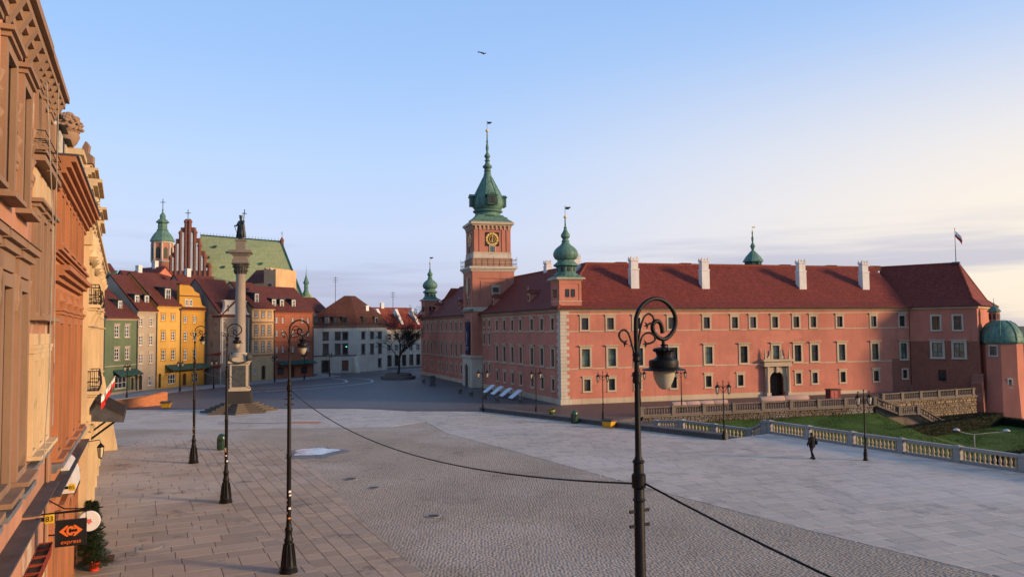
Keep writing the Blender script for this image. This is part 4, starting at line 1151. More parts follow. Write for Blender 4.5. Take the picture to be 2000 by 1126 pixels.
balustrade('long pale stone balustrade edging the granite plaza above the garden', [(21.64, 65.35, 0.0), (34.7, 39.9, 0.0)], 4.15, 11, S2, BAL_STONE)
balustrade('short zigzag stair balustrade at the end of the dark kerb wall', [(13.6, 73.6, -0.85), (15.6, 71.8, -0.62), (20.3, 66.6, -0.78), (21.3, 65.7, -0.05)], 3.2, 8, S2, BAL_STONE)
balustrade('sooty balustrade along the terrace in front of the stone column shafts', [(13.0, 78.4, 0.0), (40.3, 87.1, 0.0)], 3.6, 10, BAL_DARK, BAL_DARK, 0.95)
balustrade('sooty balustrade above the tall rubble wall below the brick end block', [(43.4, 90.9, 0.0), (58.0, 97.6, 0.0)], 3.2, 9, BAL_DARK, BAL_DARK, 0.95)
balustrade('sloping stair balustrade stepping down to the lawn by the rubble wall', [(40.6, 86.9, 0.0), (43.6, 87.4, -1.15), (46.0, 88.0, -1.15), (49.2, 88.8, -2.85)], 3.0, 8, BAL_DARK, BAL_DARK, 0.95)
RUBBLE = paving('rubble_stone', (0.36, 0.27, 0.165), (0.20, 0.155, 0.105), (0.03, 0.026, 0.022), 0.9, 0.5, 0.6, 0.9)
RUBBLE_D = paving('sooty_rubble_stone', (0.17, 0.13, 0.095), (0.11, 0.088, 0.065), (0.03, 0.026, 0.022), 0.9, 0.4, 0.6, 0.9)
def rubble(label, a, b, z0a, z0b, z1, out, mat=None):
    m = MB(); a, b = Vector(a), Vector(b); d = b - a; L = d.length; u = d / L; n = Vector((u.y, -u.x)); rr = random.Random(4)
    z = z1 - 0.12
    while z > min(z0a, z0b):
        h = rr.uniform(0.17, 0.36); x = -rr.random() * 0.3
        while x < L:
            w = rr.uniform(0.2, 0.6); x1 = min(x + w, L); zf = z0a + (z0b - z0a) * x / L
            if z > zf - 0.4 and x1 - max(x, 0) > 0.1:
                pr = out + rr.uniform(-0.05, 0.06); j = lambda: rr.uniform(-0.03, 0.03)
                p = lambda xx, yy, zz: tuple(a + u * xx + n * yy) + (zz,)
                X0 = max(x, 0) + 0.02; X1 = x1 - 0.02; Z0, Z1 = z - h + 0.02, z - 0.02
                V = [p(X0+j(), 0, Z0+j()), p(X1+j(), 0, Z0+j()), p(X1+j(), 0, Z1+j()), p(X0+j(), 0, Z1+j())]
                V += [p(X0+0.04, pr, Z0+0.04), p(X1-0.04, pr, Z0+0.04), p(X1-0.04, pr, Z1-0.04), p(X0+0.04, pr, Z1-0.04)]
                m.mesh(V, [(4, 5, 6, 7), (0, 1, 5, 4), (1, 2, 6, 5), (2, 3, 7, 6), (3, 0, 4, 7)])
            x += w
        z -= h
    t = thing('retaining_wall', label, 'wall', (0, 0, 0))
    stuff(m.build('rubble_stones', mat or RUBBLE, t))
    m = MB(); q = [a - n * 0.3, b - n * 0.3, b + n * (out + 0.16), a + n * (out + 0.16)]
    if area([(v.x, v.y) for v in q]) < 0: q = q[::-1]
    m.prism([(v.x, v.y) for v in q], z1 - 0.11, z1 + 0.03); m.build('coping', BAL_DARK, t)
    m = MB(); q = [a, b]; m.face([(a.x+n.x*.05, a.y+n.y*.05, z1), (b.x+n.x*.05, b.y+n.y*.05, z1), (b.x+n.x*.05, b.y+n.y*.05, -5), (a.x+n.x*.05, a.y+n.y*.05, -5)]); m.build('core', BED, t)
rubble('long low rubble wall under the terrace balustrade beside the lawn', (13.0, 78.3), (40.4, 87.0), -1.0, -3.6, -0.02, 0.2, RUBBLE_D)
rubble('tall yellowish rubble retaining wall beneath the brick end block', (43.3, 90.9), (58.4, 97.8), -3.7, -3.9, -0.02, 0.25)
# stair flights down to the lawn
st = thing('garden_stair', 'stone stair descending from the terrace to the lawn between balustrades', 'stair', (40.8, 88.2, 0), ang((0.97, 0.22)))
m = MB()
for q in range(18):
    x = q * 0.46 + (2.0 if q > 7 else 0); m.box(x, x + (0.46 if q != 7 else 2.46), -0.8, 1.6, -4, -(q + 1) * 0.155)
m.build('steps', BAL_DARK, st)
# dark low wall along the sunken ramp
lw = thing('low_wall', 'long low dark stone wall between granite plaza and castle terrace', 'wall', (-3.4, 85.3, 0), ang((20.3, -23.4)))
LWL = math.hypot(20.3, 23.4); nst = 20
LWM = plaster('dark_wall_stone', (0.105, 0.098, 0.095), 0.5, (0.03, 0.03, 0.03))
for q in range(nst):
    x0, x1 = LWL*q/nst, LWL*(q+1)/nst
    m = MB(); m.box(0.006, x1-x0-0.006, -0.42, 0.42, 0, 0.33); m.frustum(0.002, x1-x0-0.002, -0.5, 0.5, 0.33, 0.45+random.uniform(-0.006, 0.006), 0.03)
    m.build('wall_stone', LWM, lw, (x0, 0, 0))
# ramp floor and covered builder's heap behind it
m = MB(); m.face([(8, 71.5, -0.25), (17.2, 62.2, -2.2), (26, 80.5, -2.0), (13.2, 78.5, -0.4)]); struct(m.build('ramp', SETTS_DK))

m = MB()
for (xa, ya, za), (xb, yb, zb) in zip([(13.6, 73.6, -0.85), (15.6, 71.8, -0.62), (20.3, 66.6, -0.78)], [(15.6, 71.8, -0.62), (20.3, 66.6, -0.78), (21.3, 65.7, -0.05)]):
    n_ = Vector((yb-ya, xa-xb)).normalized()*0.2
    V = [(x+s*n_.x, y+s*n_.y, z) for x, y, z in ((xa, ya, -4), (xb, yb, -4), (xb, yb, zb-0.03), (xa, ya, za-0.03)) for s in (-1, 1)]
    m.mesh(V, [(0, 2, 4, 6), (1, 7, 5, 3), (6, 4, 5, 7), (0, 1, 3, 2), (2, 3, 5, 4), (6, 7, 1, 0)])
tag(m.build('stair_wall', CONCRETE), 'grey stone wall carrying the zigzag stair balustrade', 'wall')
# hedges: clipped boxes dense with small leaves
HEDGE = plain('dark_hedge_leaf', (0.010, 0.015, 0.006), 0.8, var=0.4, scale=9.0)
def hedge(label, a, b, w, h, seed):
    rr = np.random.default_rng(seed); a, b = Vector(a), Vector(b); L = (b - a).length; rz = ang(b - a)
    z = min(garden_z(a.x, a.y), garden_z(b.x, b.y)) - 0.1
    t = thing('hedge', label, 'hedge', (a.x, a.y, z), rz, 'clipped hedges on the lawn')
    m = MB(); m.box(0.08, L-0.08, -w/2+0.08, w/2-0.08, 0, h-0.06); m.build('twig_core', HEDGE, t)
    n = int(L * (w + 2*h) * 150); V = []; F = []
    area_top, area_side = L*w, L*h
    ch_ = rr.random(n) * (area_top + 2*area_side)
    for q in range(n):
        x = rr.random()*L
        if ch_[q] < area_top: y, zz = (rr.random()-0.5)*w, h + rr.normal(0, 0.035)
        else: y, zz = (w/2 + rr.normal(0, 0.03)) * (1 if rr.random() < 0.25 else -1), rr.random()*h
        s = rr.uniform(0.03, 0.075); p = Vector((x, y, zz)); u = Vector(rr.normal(0, 1, 3)).normalized()*s; v = Vector(rr.normal(0, 1, 3)).normalized()*s
        k0 = len(V); V += [tuple(p-u), tuple(p+v*0.6), tuple(p+u), tuple(p-v*0.6)]; F.append((k0, k0+1, k0+2, k0+3))
    m = MB(); m.mesh(V, F); stuff(m.build('foliage', HEDGE, t))
hedge('long clipped hedge dividing the two lawns behind the pale balustrade', (38.5, 80.0), (59.0, 94.0), 1.1, 1.5, 1)
hedge('short dark hedge at the foot of the tall rubble wall', (50.2, 91.2), (58.6, 95.4), 1.2, 1.4, 2)
hedge('dark hedge running beside the domed chapel', (59.0, 94.0), (66.0, 76.0), 1.0, 1.2, 3)
hedge('low hedge close behind the pale balustrade at the right edge', (42.0, 67.5), (57.0, 74.0), 1.0, 1.0, 4)
# short grass over the lawns in view
rg = np.random.default_rng(9); N = 130000
gx_ = rg.uniform(17, 62, N); gy_ = rg.uniform(60, 96, N)
zz = np.array([garden_z(x, y) for x, y in zip(gx_, gy_)])
V = np.empty((N, 3, 3), 'f'); an = rg.uniform(0, 6.28, N); hh = rg.uniform(0.03, 0.07, N); ww = 0.035
V[:, 0] = np.stack([gx_-ww*np.cos(an), gy_-ww*np.sin(an), zz-0.02], 1); V[:, 1] = np.stack([gx_+ww*np.cos(an), gy_+ww*np.sin(an), zz-0.02], 1)
V[:, 2] = np.stack([gx_+rg.normal(0, .04, N), gy_+rg.normal(0, .04, N), zz+hh], 1)
me = bpy.data.meshes.new('grass'); me.vertices.add(N*3); me.vertices.foreach_set('co', V.ravel()); me.loops.add(N*3); me.loops.foreach_set('vertex_index', np.arange(N*3, dtype='i'))
me.polygons.add(N); me.polygons.foreach_set('loop_start', np.arange(N, dtype='i')*3); me.update(calc_edges=True); me.materials.append(plain('grass_blade', (0.055, 0.10, 0.016), 0.8, var=0.3, scale=0.8))
g = stuff(link('grass', me)); tag(g, 'short mown grass covering the castle lawns', 'grass')

# old column shafts lying on the terrace
def shaft(label, a, b, n, r):
    a, b = Vector(a), Vector(b); L = (b-a).length
    t = thing('column_shaft', label, 'column shaft', (a.x, a.y, 0), ang(b-a), 'fallen column shafts on the terrace')
    gr = plaster('pinkish_granite', (0.40, 0.27, 0.225), 0.35, (0.12, 0.09, 0.08))
    for q in range(n):
        x0, x1 = L*q/n, L*(q+1)/n; m = MB(Matrix.Translation((x0, 0, r+0.12)) @ Matrix.Rotation(R(90), 4, 'Y'))
        m.lathe([(r*0.93, 0.03), (r, 0.08), (r*0.985, (x1-x0)-0.08), (r*0.92, (x1-x0)-0.03)], 18); m.build('drum', gr, t, smooth=40)
    m = MB()
    for q in range(n + 1):
        x = min(max(L*q/n, 0.15), L-0.15); m.box(x-0.12, x+0.12, -r*0.8, r*0.8, 0, 0.2)
    m.build('bearer_block', STONE_DARK, t)
shaft('pinkish granite column shaft in four drums lying near the lamp post', (17.3, 84.6), (24.0, 86.9), 4, 0.36)
shaft('pinkish granite column shaft in two drums lying before the portal', (28.2, 88.6), (34.5, 90.6), 2, 0.42)
t = thing('notice_cabinet', 'low dark red notice cabinet standing on the terrace before the palace', 'cabinet', (38.6, 94.0, 0), SA)
m = MB(); m.box(0, 1.5, 0, 0.9, 0, 1.15); m.build('cabinet_body', plain('maroon_paint', (0.16, 0.03, 0.03), 0.6), t)
m = MB(); m.box(-0.06, 1.56, -0.08, 0.98, 1.15, 1.25); m.build('lid', WOOD_DK, t)
for x in (0.1, 0.6): MB().box(x, x+0.42, -0.02, 0.0, 0.1, 1.05).build('panel', plain('faded_red_panel', (0.36, 0.10, 0.08), 0.7), t)

# ================================================================ the king's column
mon = thing('monument_column', 'tall grey stone column with capital on a stepped pedestal in the plaza', 'monument', (-30.9, 87.3, 0.02), R(14))
COLD = plaster('weathered_column_stone', (0.20, 0.165, 0.13), 0.6, (0.06, 0.05, 0.045))
BASEB = plaster('black_granite_block', (0.045, 0.040, 0.037), 0.5, (0.02, 0.02, 0.02))
ST = plaster('column_step_stone', (0.115, 0.092, 0.07), 0.45, (0.05, 0.045, 0.04))
for k in range(5):
    r = 4.15 - k*0.52; z = k*0.2; a = r*0.92
    m = MB()
    # star-like stack of steps: a square and a turned square
    m.M = Matrix.Rotation(0, 4, 'Z'); m.box(-a*0.78, a*0.78, -a*0.78, a*0.78, z-0.01, z+0.196)
    m.M = Matrix.Rotation(R(45), 4, 'Z'); m.box(-a*0.78, a*0.78, -a*0.78, a*0.78, z-0.01, z+0.199)
    m.M = None; m.build('step', ST, mon)
m = MB(); m.frustum(-1.32, 1.32, -1.32, 1.32, 1.0, 2.35, 0.06); m.build('base_block', BASEB, mon)
m = MB(); m.box(-1.12, 1.12, -1.12, 1.12, 2.35, 2.6); m.box(-0.98, 0.98, -0.98, 0.98, 2.6, 5.4); m.box(-1.2, 1.2, -1.2, 1.2, 5.45, 5.7)
m.build('pedestal', STONE, mon)
for f in range(4):
    m = MB(Matrix.Rotation(R(90*f), 4, 'Z')); m.box(-0.72, 0.72, -1.02, -0.98, 2.8, 5.2); m.build('bronze_plaque', plain('dark_bronze', (0.075, 0.075, 0.068), 0.5, 0.2), mon)
m = MB()
for f in range(4):    # eagles and garlands round the pedestal head
    m.M = Matrix.Rotation(R(90*f), 4, 'Z')
    m.lathe([(0.05, 5.7), (0.24, 5.85), (0.3, 6.1), (0.16, 6.35), (0.14, 6.5), (0.05, 6.62)], 10, (0.98, -0.98, 0))
    m.prism_y([(0.98, 5.9), (1.35, 6.55), (1.1, 6.3), (0.98, 6.35), (0.86, 6.3), (0.62, 6.55)], -1.05, -0.95)
    m.tube([(x, -1.16 - 0.05*math.cos(x*3), 5.75 - 0.28*(1-(x/0.95)**2)) for x in np.linspace(-0.95, 0.95, 9)], 0.12, 6)
m.M = None; m.build('eagle_garland', plain('sooty_bronze', (0.05, 0.05, 0.045), 0.6), mon, smooth=50)
m = MB(); m.box(-0.95, 0.95, -0.95, 0.95, 5.7, 6.1); m.lathe([(0.92, 6.1), (0.95, 6.25), (0.8, 6.4), (0.82, 6.5), (0.72, 6.6)], 24); m.build('shaft_base', STONE, mon, smooth=40)
m = MB(); m.lathe([(0.59, 6.6), (0.58, 9.5), (0.555, 12.5), (0.51, 15.3), (0.56, 15.4), (0.56, 15.5)], 28); m.build('shaft', plaster('column_granite', (0.30, 0.245, 0.19), 0.5, (0.12, 0.10, 0.085)), mon, smooth=40)
m = MB(); m.lathe([(0.58, 15.5), (0.62, 15.9), (0.78, 16.4), (0.95, 16.62)], 16)
for q in range(16):
    a = R(22.5*q); rr = 0.62
    for z0, o_ in ((15.55, 0.1), (15.98, 0.2)):
        m.tube([(rr*math.cos(a), rr*math.sin(a), z0), ((rr+o_*0.7)*math.cos(a), (rr+o_*0.7)*math.sin(a), z0+0.35), ((rr+o_+0.1)*math.cos(a), (rr+o_+0.1)*math.sin(a), z0+0.36)], 0.07, 5)
m.box(-0.92, 0.92, -0.92, 0.92, 16.6, 16.75); m.build('capital', plain('capital_bronze', (0.07, 0.065, 0.055), 0.6), mon)
m = MB(); m.box(-0.85, 0.85, -0.85, 0.85, 16.75, 17.15); m.box(-0.75, 0.75, -0.75, 0.75, 17.15, 17.5)
V = [(-0.75, 17.5), (-1.08, 17.85), (-1.22, 17.9), (-1.22, 18.05)]
for a_, b_ in zip(V[:-1], V[1:]): m.mesh([(sx*a_[0], sy*a_[0], a_[1]) for sx, sy in ((1, 1), (-1, 1), (-1, -1), (1, -1))] + [(sx*b_[0], sy*b_[0], b_[1]) for sx, sy in ((1, 1), (-1, 1), (-1, -1), (1, -1))], [(0, 1, 5, 4), (1, 2, 6, 5), (2, 3, 7, 6), (3, 0, 4, 7)])
m.box(-1.22, 1.22, -1.22, 1.22, 18.05, 18.2); m.build('entablature', COLD, mon)
m = MB(); m.box(-0.5, 0.5, -0.5, 0.5, 18.2, 19.3); m.box(-0.6, 0.6, -0.6, 0.6, 19.3, 19.42); m.build('statue_plinth', COLD, mon)
# bronze king holding a tall cross
BRONZE = plain('statue_bronze', (0.055, 0.062, 0.058), 0.5, 0.4, 0.3, 4.0, 0.2)
king = thing('statue', 'dark bronze statue of a robed king holding a tall cross atop the column', 'statue', (-30.9, 87.3, 19.42), R(-20))
def skin_body(name, V, E, rad, mat, parent, sub=2, loc=(0, 0, 0), rz=0.0):
    me = bpy.data.meshes.new(name); me.from_pydata(V, E, []); me.materials.append(mat)
    o = link(name, me, parent, loc, rz)
    o.modifiers.new('skin', 'SKIN').use_smooth_shade = True
    for i, r in enumerate(rad):
        me.skin_vertices[0].data[i].radius = r if isinstance(r, tuple) else (r, r)
    me.skin_vertices[0].data[0].use_root = True
    s = o.modifiers.new('sub', 'SUBSURF'); s.levels = s.render_levels = sub
    return o
V = [(0, 0, 1.35), (0, 0, 1.75), (0, 0, 2.12), (0, -0.03, 2.3), (0, -0.04, 2.5), (-0.3, 0, 2.1), (-0.55, 0.02, 1.75), (-0.75, -0.15, 1.6), (0.3, -0.02, 2.1), (0.5, -0.2, 1.9), (0.55, -0.3, 2.15),
     (-0.14, 0, 1.25), (-0.16, -0.06, 0.7), (-0.17, 0, 0.12), (-0.18, -0.22, 0.06), (0.14, 0, 1.25), (0.2, -0.18, 0.75), (0.22, -0.06, 0.12), (0.25, -0.28, 0.06)]
E = [(0, 1), (1, 2), (2, 3), (3, 4), (2, 5), (5, 6), (6, 7), (2, 8), (8, 9), (9, 10), (0, 11), (11, 12), (12, 13), (13, 14), (0, 15), (15, 16), (16, 17), (17, 18)]
skin_body('body', V, E, [0.26, 0.27, 0.2, 0.1, 0.17, 0.15, 0.11, 0.08, 0.15, 0.11, 0.08, 0.17, 0.14, 0.1, 0.09, 0.17, 0.14, 0.1, 0.09], BRONZE, king)
m = MB()
for i in range(14):   # long cloak hanging behind
    a0, a1 = R(-20 + i*220/14), R(-20 + (i+1)*220/14)
    P_ = lambda a, z, r: (r*(1+0.10*math.sin(a*9))*math.cos(a), r*0.85*(1+0.10*math.sin(a*9))*math.sin(a), z)
    for z0, z1, ra, rb in ((2.2, 1.7, 0.3, 0.42), (1.7, 1.0, 0.42, 0.5), (1.0, 0.35, 0.5, 0.6)):
        m.face([P_(a0, z0, ra), P_(a1, z0, ra), P_(a1, z1, rb), P_(a0, z1, rb)])
m.build('cloak', BRONZE, king)
m = MB(); m.lathe([(0.16, 2.58), (0.19, 2.72), (0.21, 2.84)], 8, (0, -0.04, 0))
m.lathe([(0.17, 2.44), (0.19, 2.52), (0.16, 2.6)], 10, (0, -0.04, 0)); m.build('crown', BRONZE, king)
m = MB(); m.tube([(0.42, -0.3, 0.1), (0.60, -0.3, 2.2), (0.72, -0.3, 3.45)], 0.05, 6); m.tube([(0.42, -0.3, 3.0), (0.98, -0.3, 2.95)], 0.05, 6); m.build('cross', BRONZE, king)
m = MB(); m.tube([(-0.78, -0.2, 1.75), (-0.72, -0.15, 1.45), (-0.5, 0.05, 0.6)], [0.05, 0.04, 0.015], 5); m.build('sabre', BRONZE, king)

# ================================================================ tall crook lamp posts
GLOBE = plain('frosted_lamp_glass', (0.36, 0.32, 0.24), 0.35, var=0.06)
CREST = plain('sticker_paper', (0.62, 0.60, 0.57), 0.8, var=0.3, scale=20)
def z_of(y): return 9.492 - 0.001394*y
def x_of(x): return (x - 300)*0.00179
def crook_lamp(label, loc, rz, stickers=0):
    t = thing('crook_lamp_post', label, 'lamp post', loc, rz, 'tall crook lamp posts along the kerb')
    m = MB(); m.lathe([(0.34, 0), (0.34, 0.08), (0.30, 0.12), (0.31, 0.2), (0.27, 0.26), (0.245, 0.5), (0.20, 0.8), (0.165, 1.05), (0.15, 1.12), (0.17, 1.16), (0.17, 1.22), (0.13, 1.28), (0.125, 1.5), (0.15, 1.55), (0.15, 1.6), (0.10, 1.68), (0.095, 1.85)], 16)
    for k in range(12):
        a = R(30*k); m.tube([(0.265*math.cos(a), 0.265*math.sin(a), 0.27), (0.215*math.cos(a), 0.215*math.sin(a), 0.75), (0.17*math.cos(a), 0.17*math.sin(a), 1.05)], 0.028, 5)
    m.build('base', IRON, t, smooth=40)
    m = MB(); m.lathe([(0.088, 1.8), (0.084, 4.2), (0.097, 4.25), (0.097, 4.35), (0.08, 4.4), (0.072, 7.1), (0.045, 7.18), (0.036, 8.2), (0.034, 8.75)], 12); m.build('shaft', IRON, t, smooth=40)
    for pr in ([(0.036, 8.19), (0.06, 8.2), (0.065, 8.24), (0.055, 8.28), (0.068, 8.32), (0.06, 8.35), (0.036, 8.36)],
               [(0.036, 8.49), (0.058, 8.52), (0.045, 8.56), (0.06, 8.6), (0.036, 8.64)],
               [(0.07, 6.72), (0.10, 6.75), (0.10, 6.92), (0.07, 6.95)], [(0.07, 7.08), (0.09, 7.1), (0.07, 7.13)], [(0.075, 6.55), (0.095, 6.57), (0.075, 6.6)]):
        MB().lathe(pr, 12).build('collar', IRON, t, smooth=40)
    for z in (6.4, 6.2): MB().box(-0.17, 0.17, -0.015, 0.015, z, z+0.04).build('cleat', IRON, t)
    pts = [(300, 600), (299, 430), (301, 300), (322, 215), (372, 138), (440, 88), (505, 72), (580, 88), (650, 145), (695, 222), (708, 300), (690, 390), (640, 460), (580, 492), (520, 470), (480, 420), (467, 370), (478, 325), (510, 303), (545, 320), (562, 370), (570, 430)]
    sp = smooth_line([(x_of(x), z_of(y)) for x, y in pts], 4)
    m = MB(); m.tube([(p.x, 0, p.y) for p in sp], 0.032, 8); m.build('crook', IRON, t, smooth=50)
    m = MB()
    for pts in ([(285, 640), (262, 560), (238, 460), (210, 405), (175, 392), (142, 415), (135, 455), (155, 495), (185, 518)],
                [(318, 590), (328, 480), (350, 350), (385, 265), (425, 230), (462, 245), (482, 285), (472, 318), (440, 330), (415, 342)],
                [(318, 620), (335, 530), (370, 450), (420, 424), (468, 438), (492, 478), (478, 512), (440, 530), (400, 535)]):
        sp = smooth_line([(x_of(x), z_of(y)) for x, y in pts], 4); m.tube([(p.x, 0, p.y) for p in sp], 0.016, 6)
        e_ = sp[-1]; u = (sp[-1] - sp[-4]).normalized()
        for da in (-60, 0, 60):
            v = Vector(rot2((u.x, u.y), R(da)))*0.06; m.tube([(e_.x, 0, e_.y), (e_.x+v.x, 0, e_.y+v.y)], [0.02, 0.006], 5)
    m.build('scroll', IRON, t, smooth=50)
    lx = x_of(575); zt = z_of(492)
    m = MB(); m.lathe([(0.025, zt), (0.025, zt-0.07), (0.05, zt-0.08), (0.03, zt-0.1), (0.03, zt-0.12)], 10, (lx, 0, 0))
    m.lathe([(0.05, zt-0.11), (0.13, zt-0.13), (0.14, zt-0.16), (0.115, zt-0.19), (0.10, zt-0.24), (0.13, zt-0.28), (0.205, zt-0.30), (0.215, zt-0.33), (0.21, zt-0.40), (0.225, zt-0.41), (0.31, zt-0.43), (0.31, zt-0.445), (0.17, zt-0.44)], 20, (lx, 0, 0))
    for k in range(14): a = R(360*k/14); m.lathe([(0.0, zt-0.185), (0.028, zt-0.16), (0.0, zt-0.125)], 6, (lx+0.135*math.cos(a), 0.135*math.sin(a), 0))
    m.build('lamp_hood', IRON, t, smooth=40)
    m = MB(); zg = zt-0.44; m.lathe([(0.155, zg), (0.155, zg-0.06), (0.14, zg-0.13), (0.11, zg-0.2), (0.075, zg-0.255), (0.03, zg-0.28), (0.0, zg-0.283)], 20, (lx, 0, 0)); m.build('globe', GLOBE, t, smooth=70)
    rr = random.Random(int(loc[1]*10))
    for k in range(stickers):
        a = rr.uniform(200, 330) - math.degrees(rz); z = 1.95 + k*0.17 + rr.uniform(-0.04, 0.04)
        m = MB(Matrix.Rotation(R(a), 4, 'Z')); h = rr.uniform(0.05, 0.11)
        for j in range(-2, 2):
            a0, a1 = j*0.28, (j+1)*0.28; m.face([(0.092*math.cos(a0), 0.092*math.sin(a0), z), (0.092*math.cos(a1), 0.092*math.sin(a1), z), (0.092*math.cos(a1), 0.092*math.sin(a1), z+h), (0.092*math.cos(a0), 0.092*math.sin(a0), z+h)])
        m.build('sticker', CREST if rr.random() < 0.8 else plain('orange_sticker', (0.55, 0.2, 0.05), 0.8), t)
    return t
LP = [(1.75, 10.9), (-8.46, 29.2), (-15.2, 41.0), (-22.0, 53.3)]
crook_lamp('nearest crook lamp post, rising close up in front of the palace', (*LP[0], 0.02), R(29))
crook_lamp('crook lamp post whose base stands at the bottom edge left of centre', (*LP[1], 0.02), R(29), 7)
crook_lamp('crook lamp post standing in front of the monument column', (*LP[2], 0.02), R(29), 6)
crook_lamp('farthest and leftmost of the tall crook lamp posts', (*LP[3], 0.02), R(29), 5)
# cables slung from post to post
def cable(label, a, b, sag, n=28):
    m = MB(); a, b = Vector(a), Vector(b)
    m.tube([tuple(a + (b-a)*k/n - Vector((0, 0, 4*sag*(k/n)*(1-k/n)))) for k in range(n+1)], 0.015, 6)
    tag(m.build('cable', IRON, smooth=60), label, 'cable', 'cables slung between crook lamp posts')
zc = 6.82
cable('long black cable sagging across the plaza between the two nearest lamp posts', (LP[0][0]-0.09, LP[0][1], zc), (LP[1][0]+0.09, LP[1][1]-0.05, 6.75), 0.75)
cable('black cable running from the nearest lamp post to the lower right corner', (LP[0][0]+0.09, LP[0][1]-0.05, zc), (11.6, -6.4, zc), 0.9)
cable('black cable between the second and third crook lamp posts', (LP[1][0]-0.08, LP[1][1], 6.75), (LP[2][0]+0.08, LP[2][1], 6.72), 0.35)
cable('black cable between the third and farthest crook lamp posts', (LP[2][0]-0.08, LP[2][1], 6.72), (LP[3][0]+0.08, LP[3][1], 6.7), 0.3)
# ---------------------------------------------------------------- double lantern lamps
LGLASS = plain('amber_lantern_glass', (0.50, 0.42, 0.28), 0.25, var=0.2)
def lantern_lamp():
    t = link('double_lantern_lamp', None)
    m = MB(); m.lathe([(0.17, 0), (0.17, 0.1), (0.13, 0.15), (0.14, 0.5), (0.09, 0.65), (0.11, 0.72), (0.07, 0.82), (0.06, 1.5), (0.08, 1.55), (0.05, 1.62), (0.04, 4.05), (0.07, 4.1), (0.05, 4.2), (0.02, 4.55), (0.05, 4.62), (0.0, 4.78)], 10); m.build('pole', IRON, t, smooth=40)
    m = MB()
    for s in (-1, 1):
        sp = smooth_line([(0, 4.0), (s*0.12, 4.22), (s*0.28, 4.3), (s*0.44, 4.36), (s*0.52, 4.5), (s*0.46, 4.58), (s*0.40, 4.5)], 3); m.tube([(p.x, 0, p.y) for p in sp], 0.025, 6)
        sp = smooth_line([(s*0.05, 3.75), (s*0.2, 3.95), (s*0.3, 4.15), (s*0.2, 4.2)], 3); m.tube([(p.x, 0, p.y) for p in sp], 0.018, 5)
    m.build('arm', IRON, t)
    for s in (-1, 1):
        o = MB().lathe([(0.02, 4.5), (0.05, 4.42), (0.06, 4.36), (0.20, 4.22), (0.215, 4.18), (0.17, 4.16)], 6, (s*0.5, 0, 0)).build('lantern_cap', IRON, t)
        MB().lathe([(0.155, 4.16), (0.09, 3.72)], 6, (s*0.5, 0, 0)).build('lantern_glass', LGLASS, o)
        m = MB()
        for k in range(6): a = R(60*k); m.tube([(s*0.5+0.165*math.cos(a), 0.165*math.sin(a), 4.17), (s*0.5+0.1*math.cos(a), 0.1*math.sin(a), 3.7)], 0.012, 4)
        m.lathe([(0.11, 3.72), (0.05, 3.66), (0.03, 3.58)], 6, (s*0.5, 0, 0)); m.build('lantern_frame', IRON, o)
    return t
ll = lantern_lamp()
spots = [((-3.3, 84.5), 12, 'double lantern lamp at the far left end of the low dark wall'), ((2.45, 82.2), 14, 'double lantern lamp by the low dark wall in front of the palace corner'),
         ((8.9, 76.6), 14, 'double lantern lamp behind the yellow grit bin at the low wall'), ((16.75, 61.6), 10, 'double lantern lamp at the near end of the low dark wall'),
         ((23.4, 51.6), 20, 'double lantern lamp beside the walking person and pale balustrade'), ((17.6, 80.8), 14, 'small double lantern lamp among the column shafts on the terrace'),
         ((13.2, 80.2), 14, 'double lantern lamp on the terrace hidden behind the nearest lamp post'),
         ((-52.9, 105.8), 80, 'double lantern lamp on the pavement before the green house'), ((-50.3, 116.6), 75, 'double lantern lamp on the pavement before the yellow house'),
         ((-47.0, 121.2), 70, 'double lantern lamp between the yellow house and the grey gable wall'), ((-41.8, 135.3), 60, 'double lantern lamp before the beige house with arched door'),
         ((-38.3, 141.6), 60, 'double lantern lamp before the awning of the red house'), ((-35.5, 149.5), 60, 'double lantern lamp at the street corner by the red house')]
for i, (p, a, lb) in enumerate(spots):
    o = ll if i == 0 else copy_tree(ll)
    o.location = (*p, 0.0 if p[0] > -20 else 0.12); o.rotation_euler[2] = R(a); tag(o, lb, 'street lamp', 'double lantern street lamps')
# white park lamp in the garden
t = thing('park_lamp', 'white two-armed park lamp standing on the lawn behind the balustrade', 'street lamp', (33.4, 56.2, garden_z(33.4, 56.2)), R(3))
gz = -garden_z(33.4, 56.2); PALE_M = plain('pale_grey_paint', (0.22, 0.22, 0.21), 0.5)
m = MB(); m.tube([(0, 0, 0), (0, 0, gz+1.05)], 0.05, 8); m.build('pole', PALE_M, t)
m = MB(); 
for s, zz_ in ((-1.2, 1.4), (2.35, 1.28)): m.tube([(0, 0, gz+1.0), (s*0.5, 0, gz+1.1), (s, 0, gz+zz_-0.12)], 0.03, 6)
m.build('arm', PALE_M, t)
for s, zz_ in ((-1.3, 1.4), (2.45, 1.28)):
    m = MB(); m.lathe([(0.0, gz+zz_+0.08), (0.13, gz+zz_+0.05), (0.22, gz+zz_-0.02), (0.24, gz+zz_-0.06)], 14, (s, 0, 0)); m.build('lamp_hood', plain('white_enamel', (0.42, 0.44, 0.46), 0.35, var=0.05), t, smooth=50)

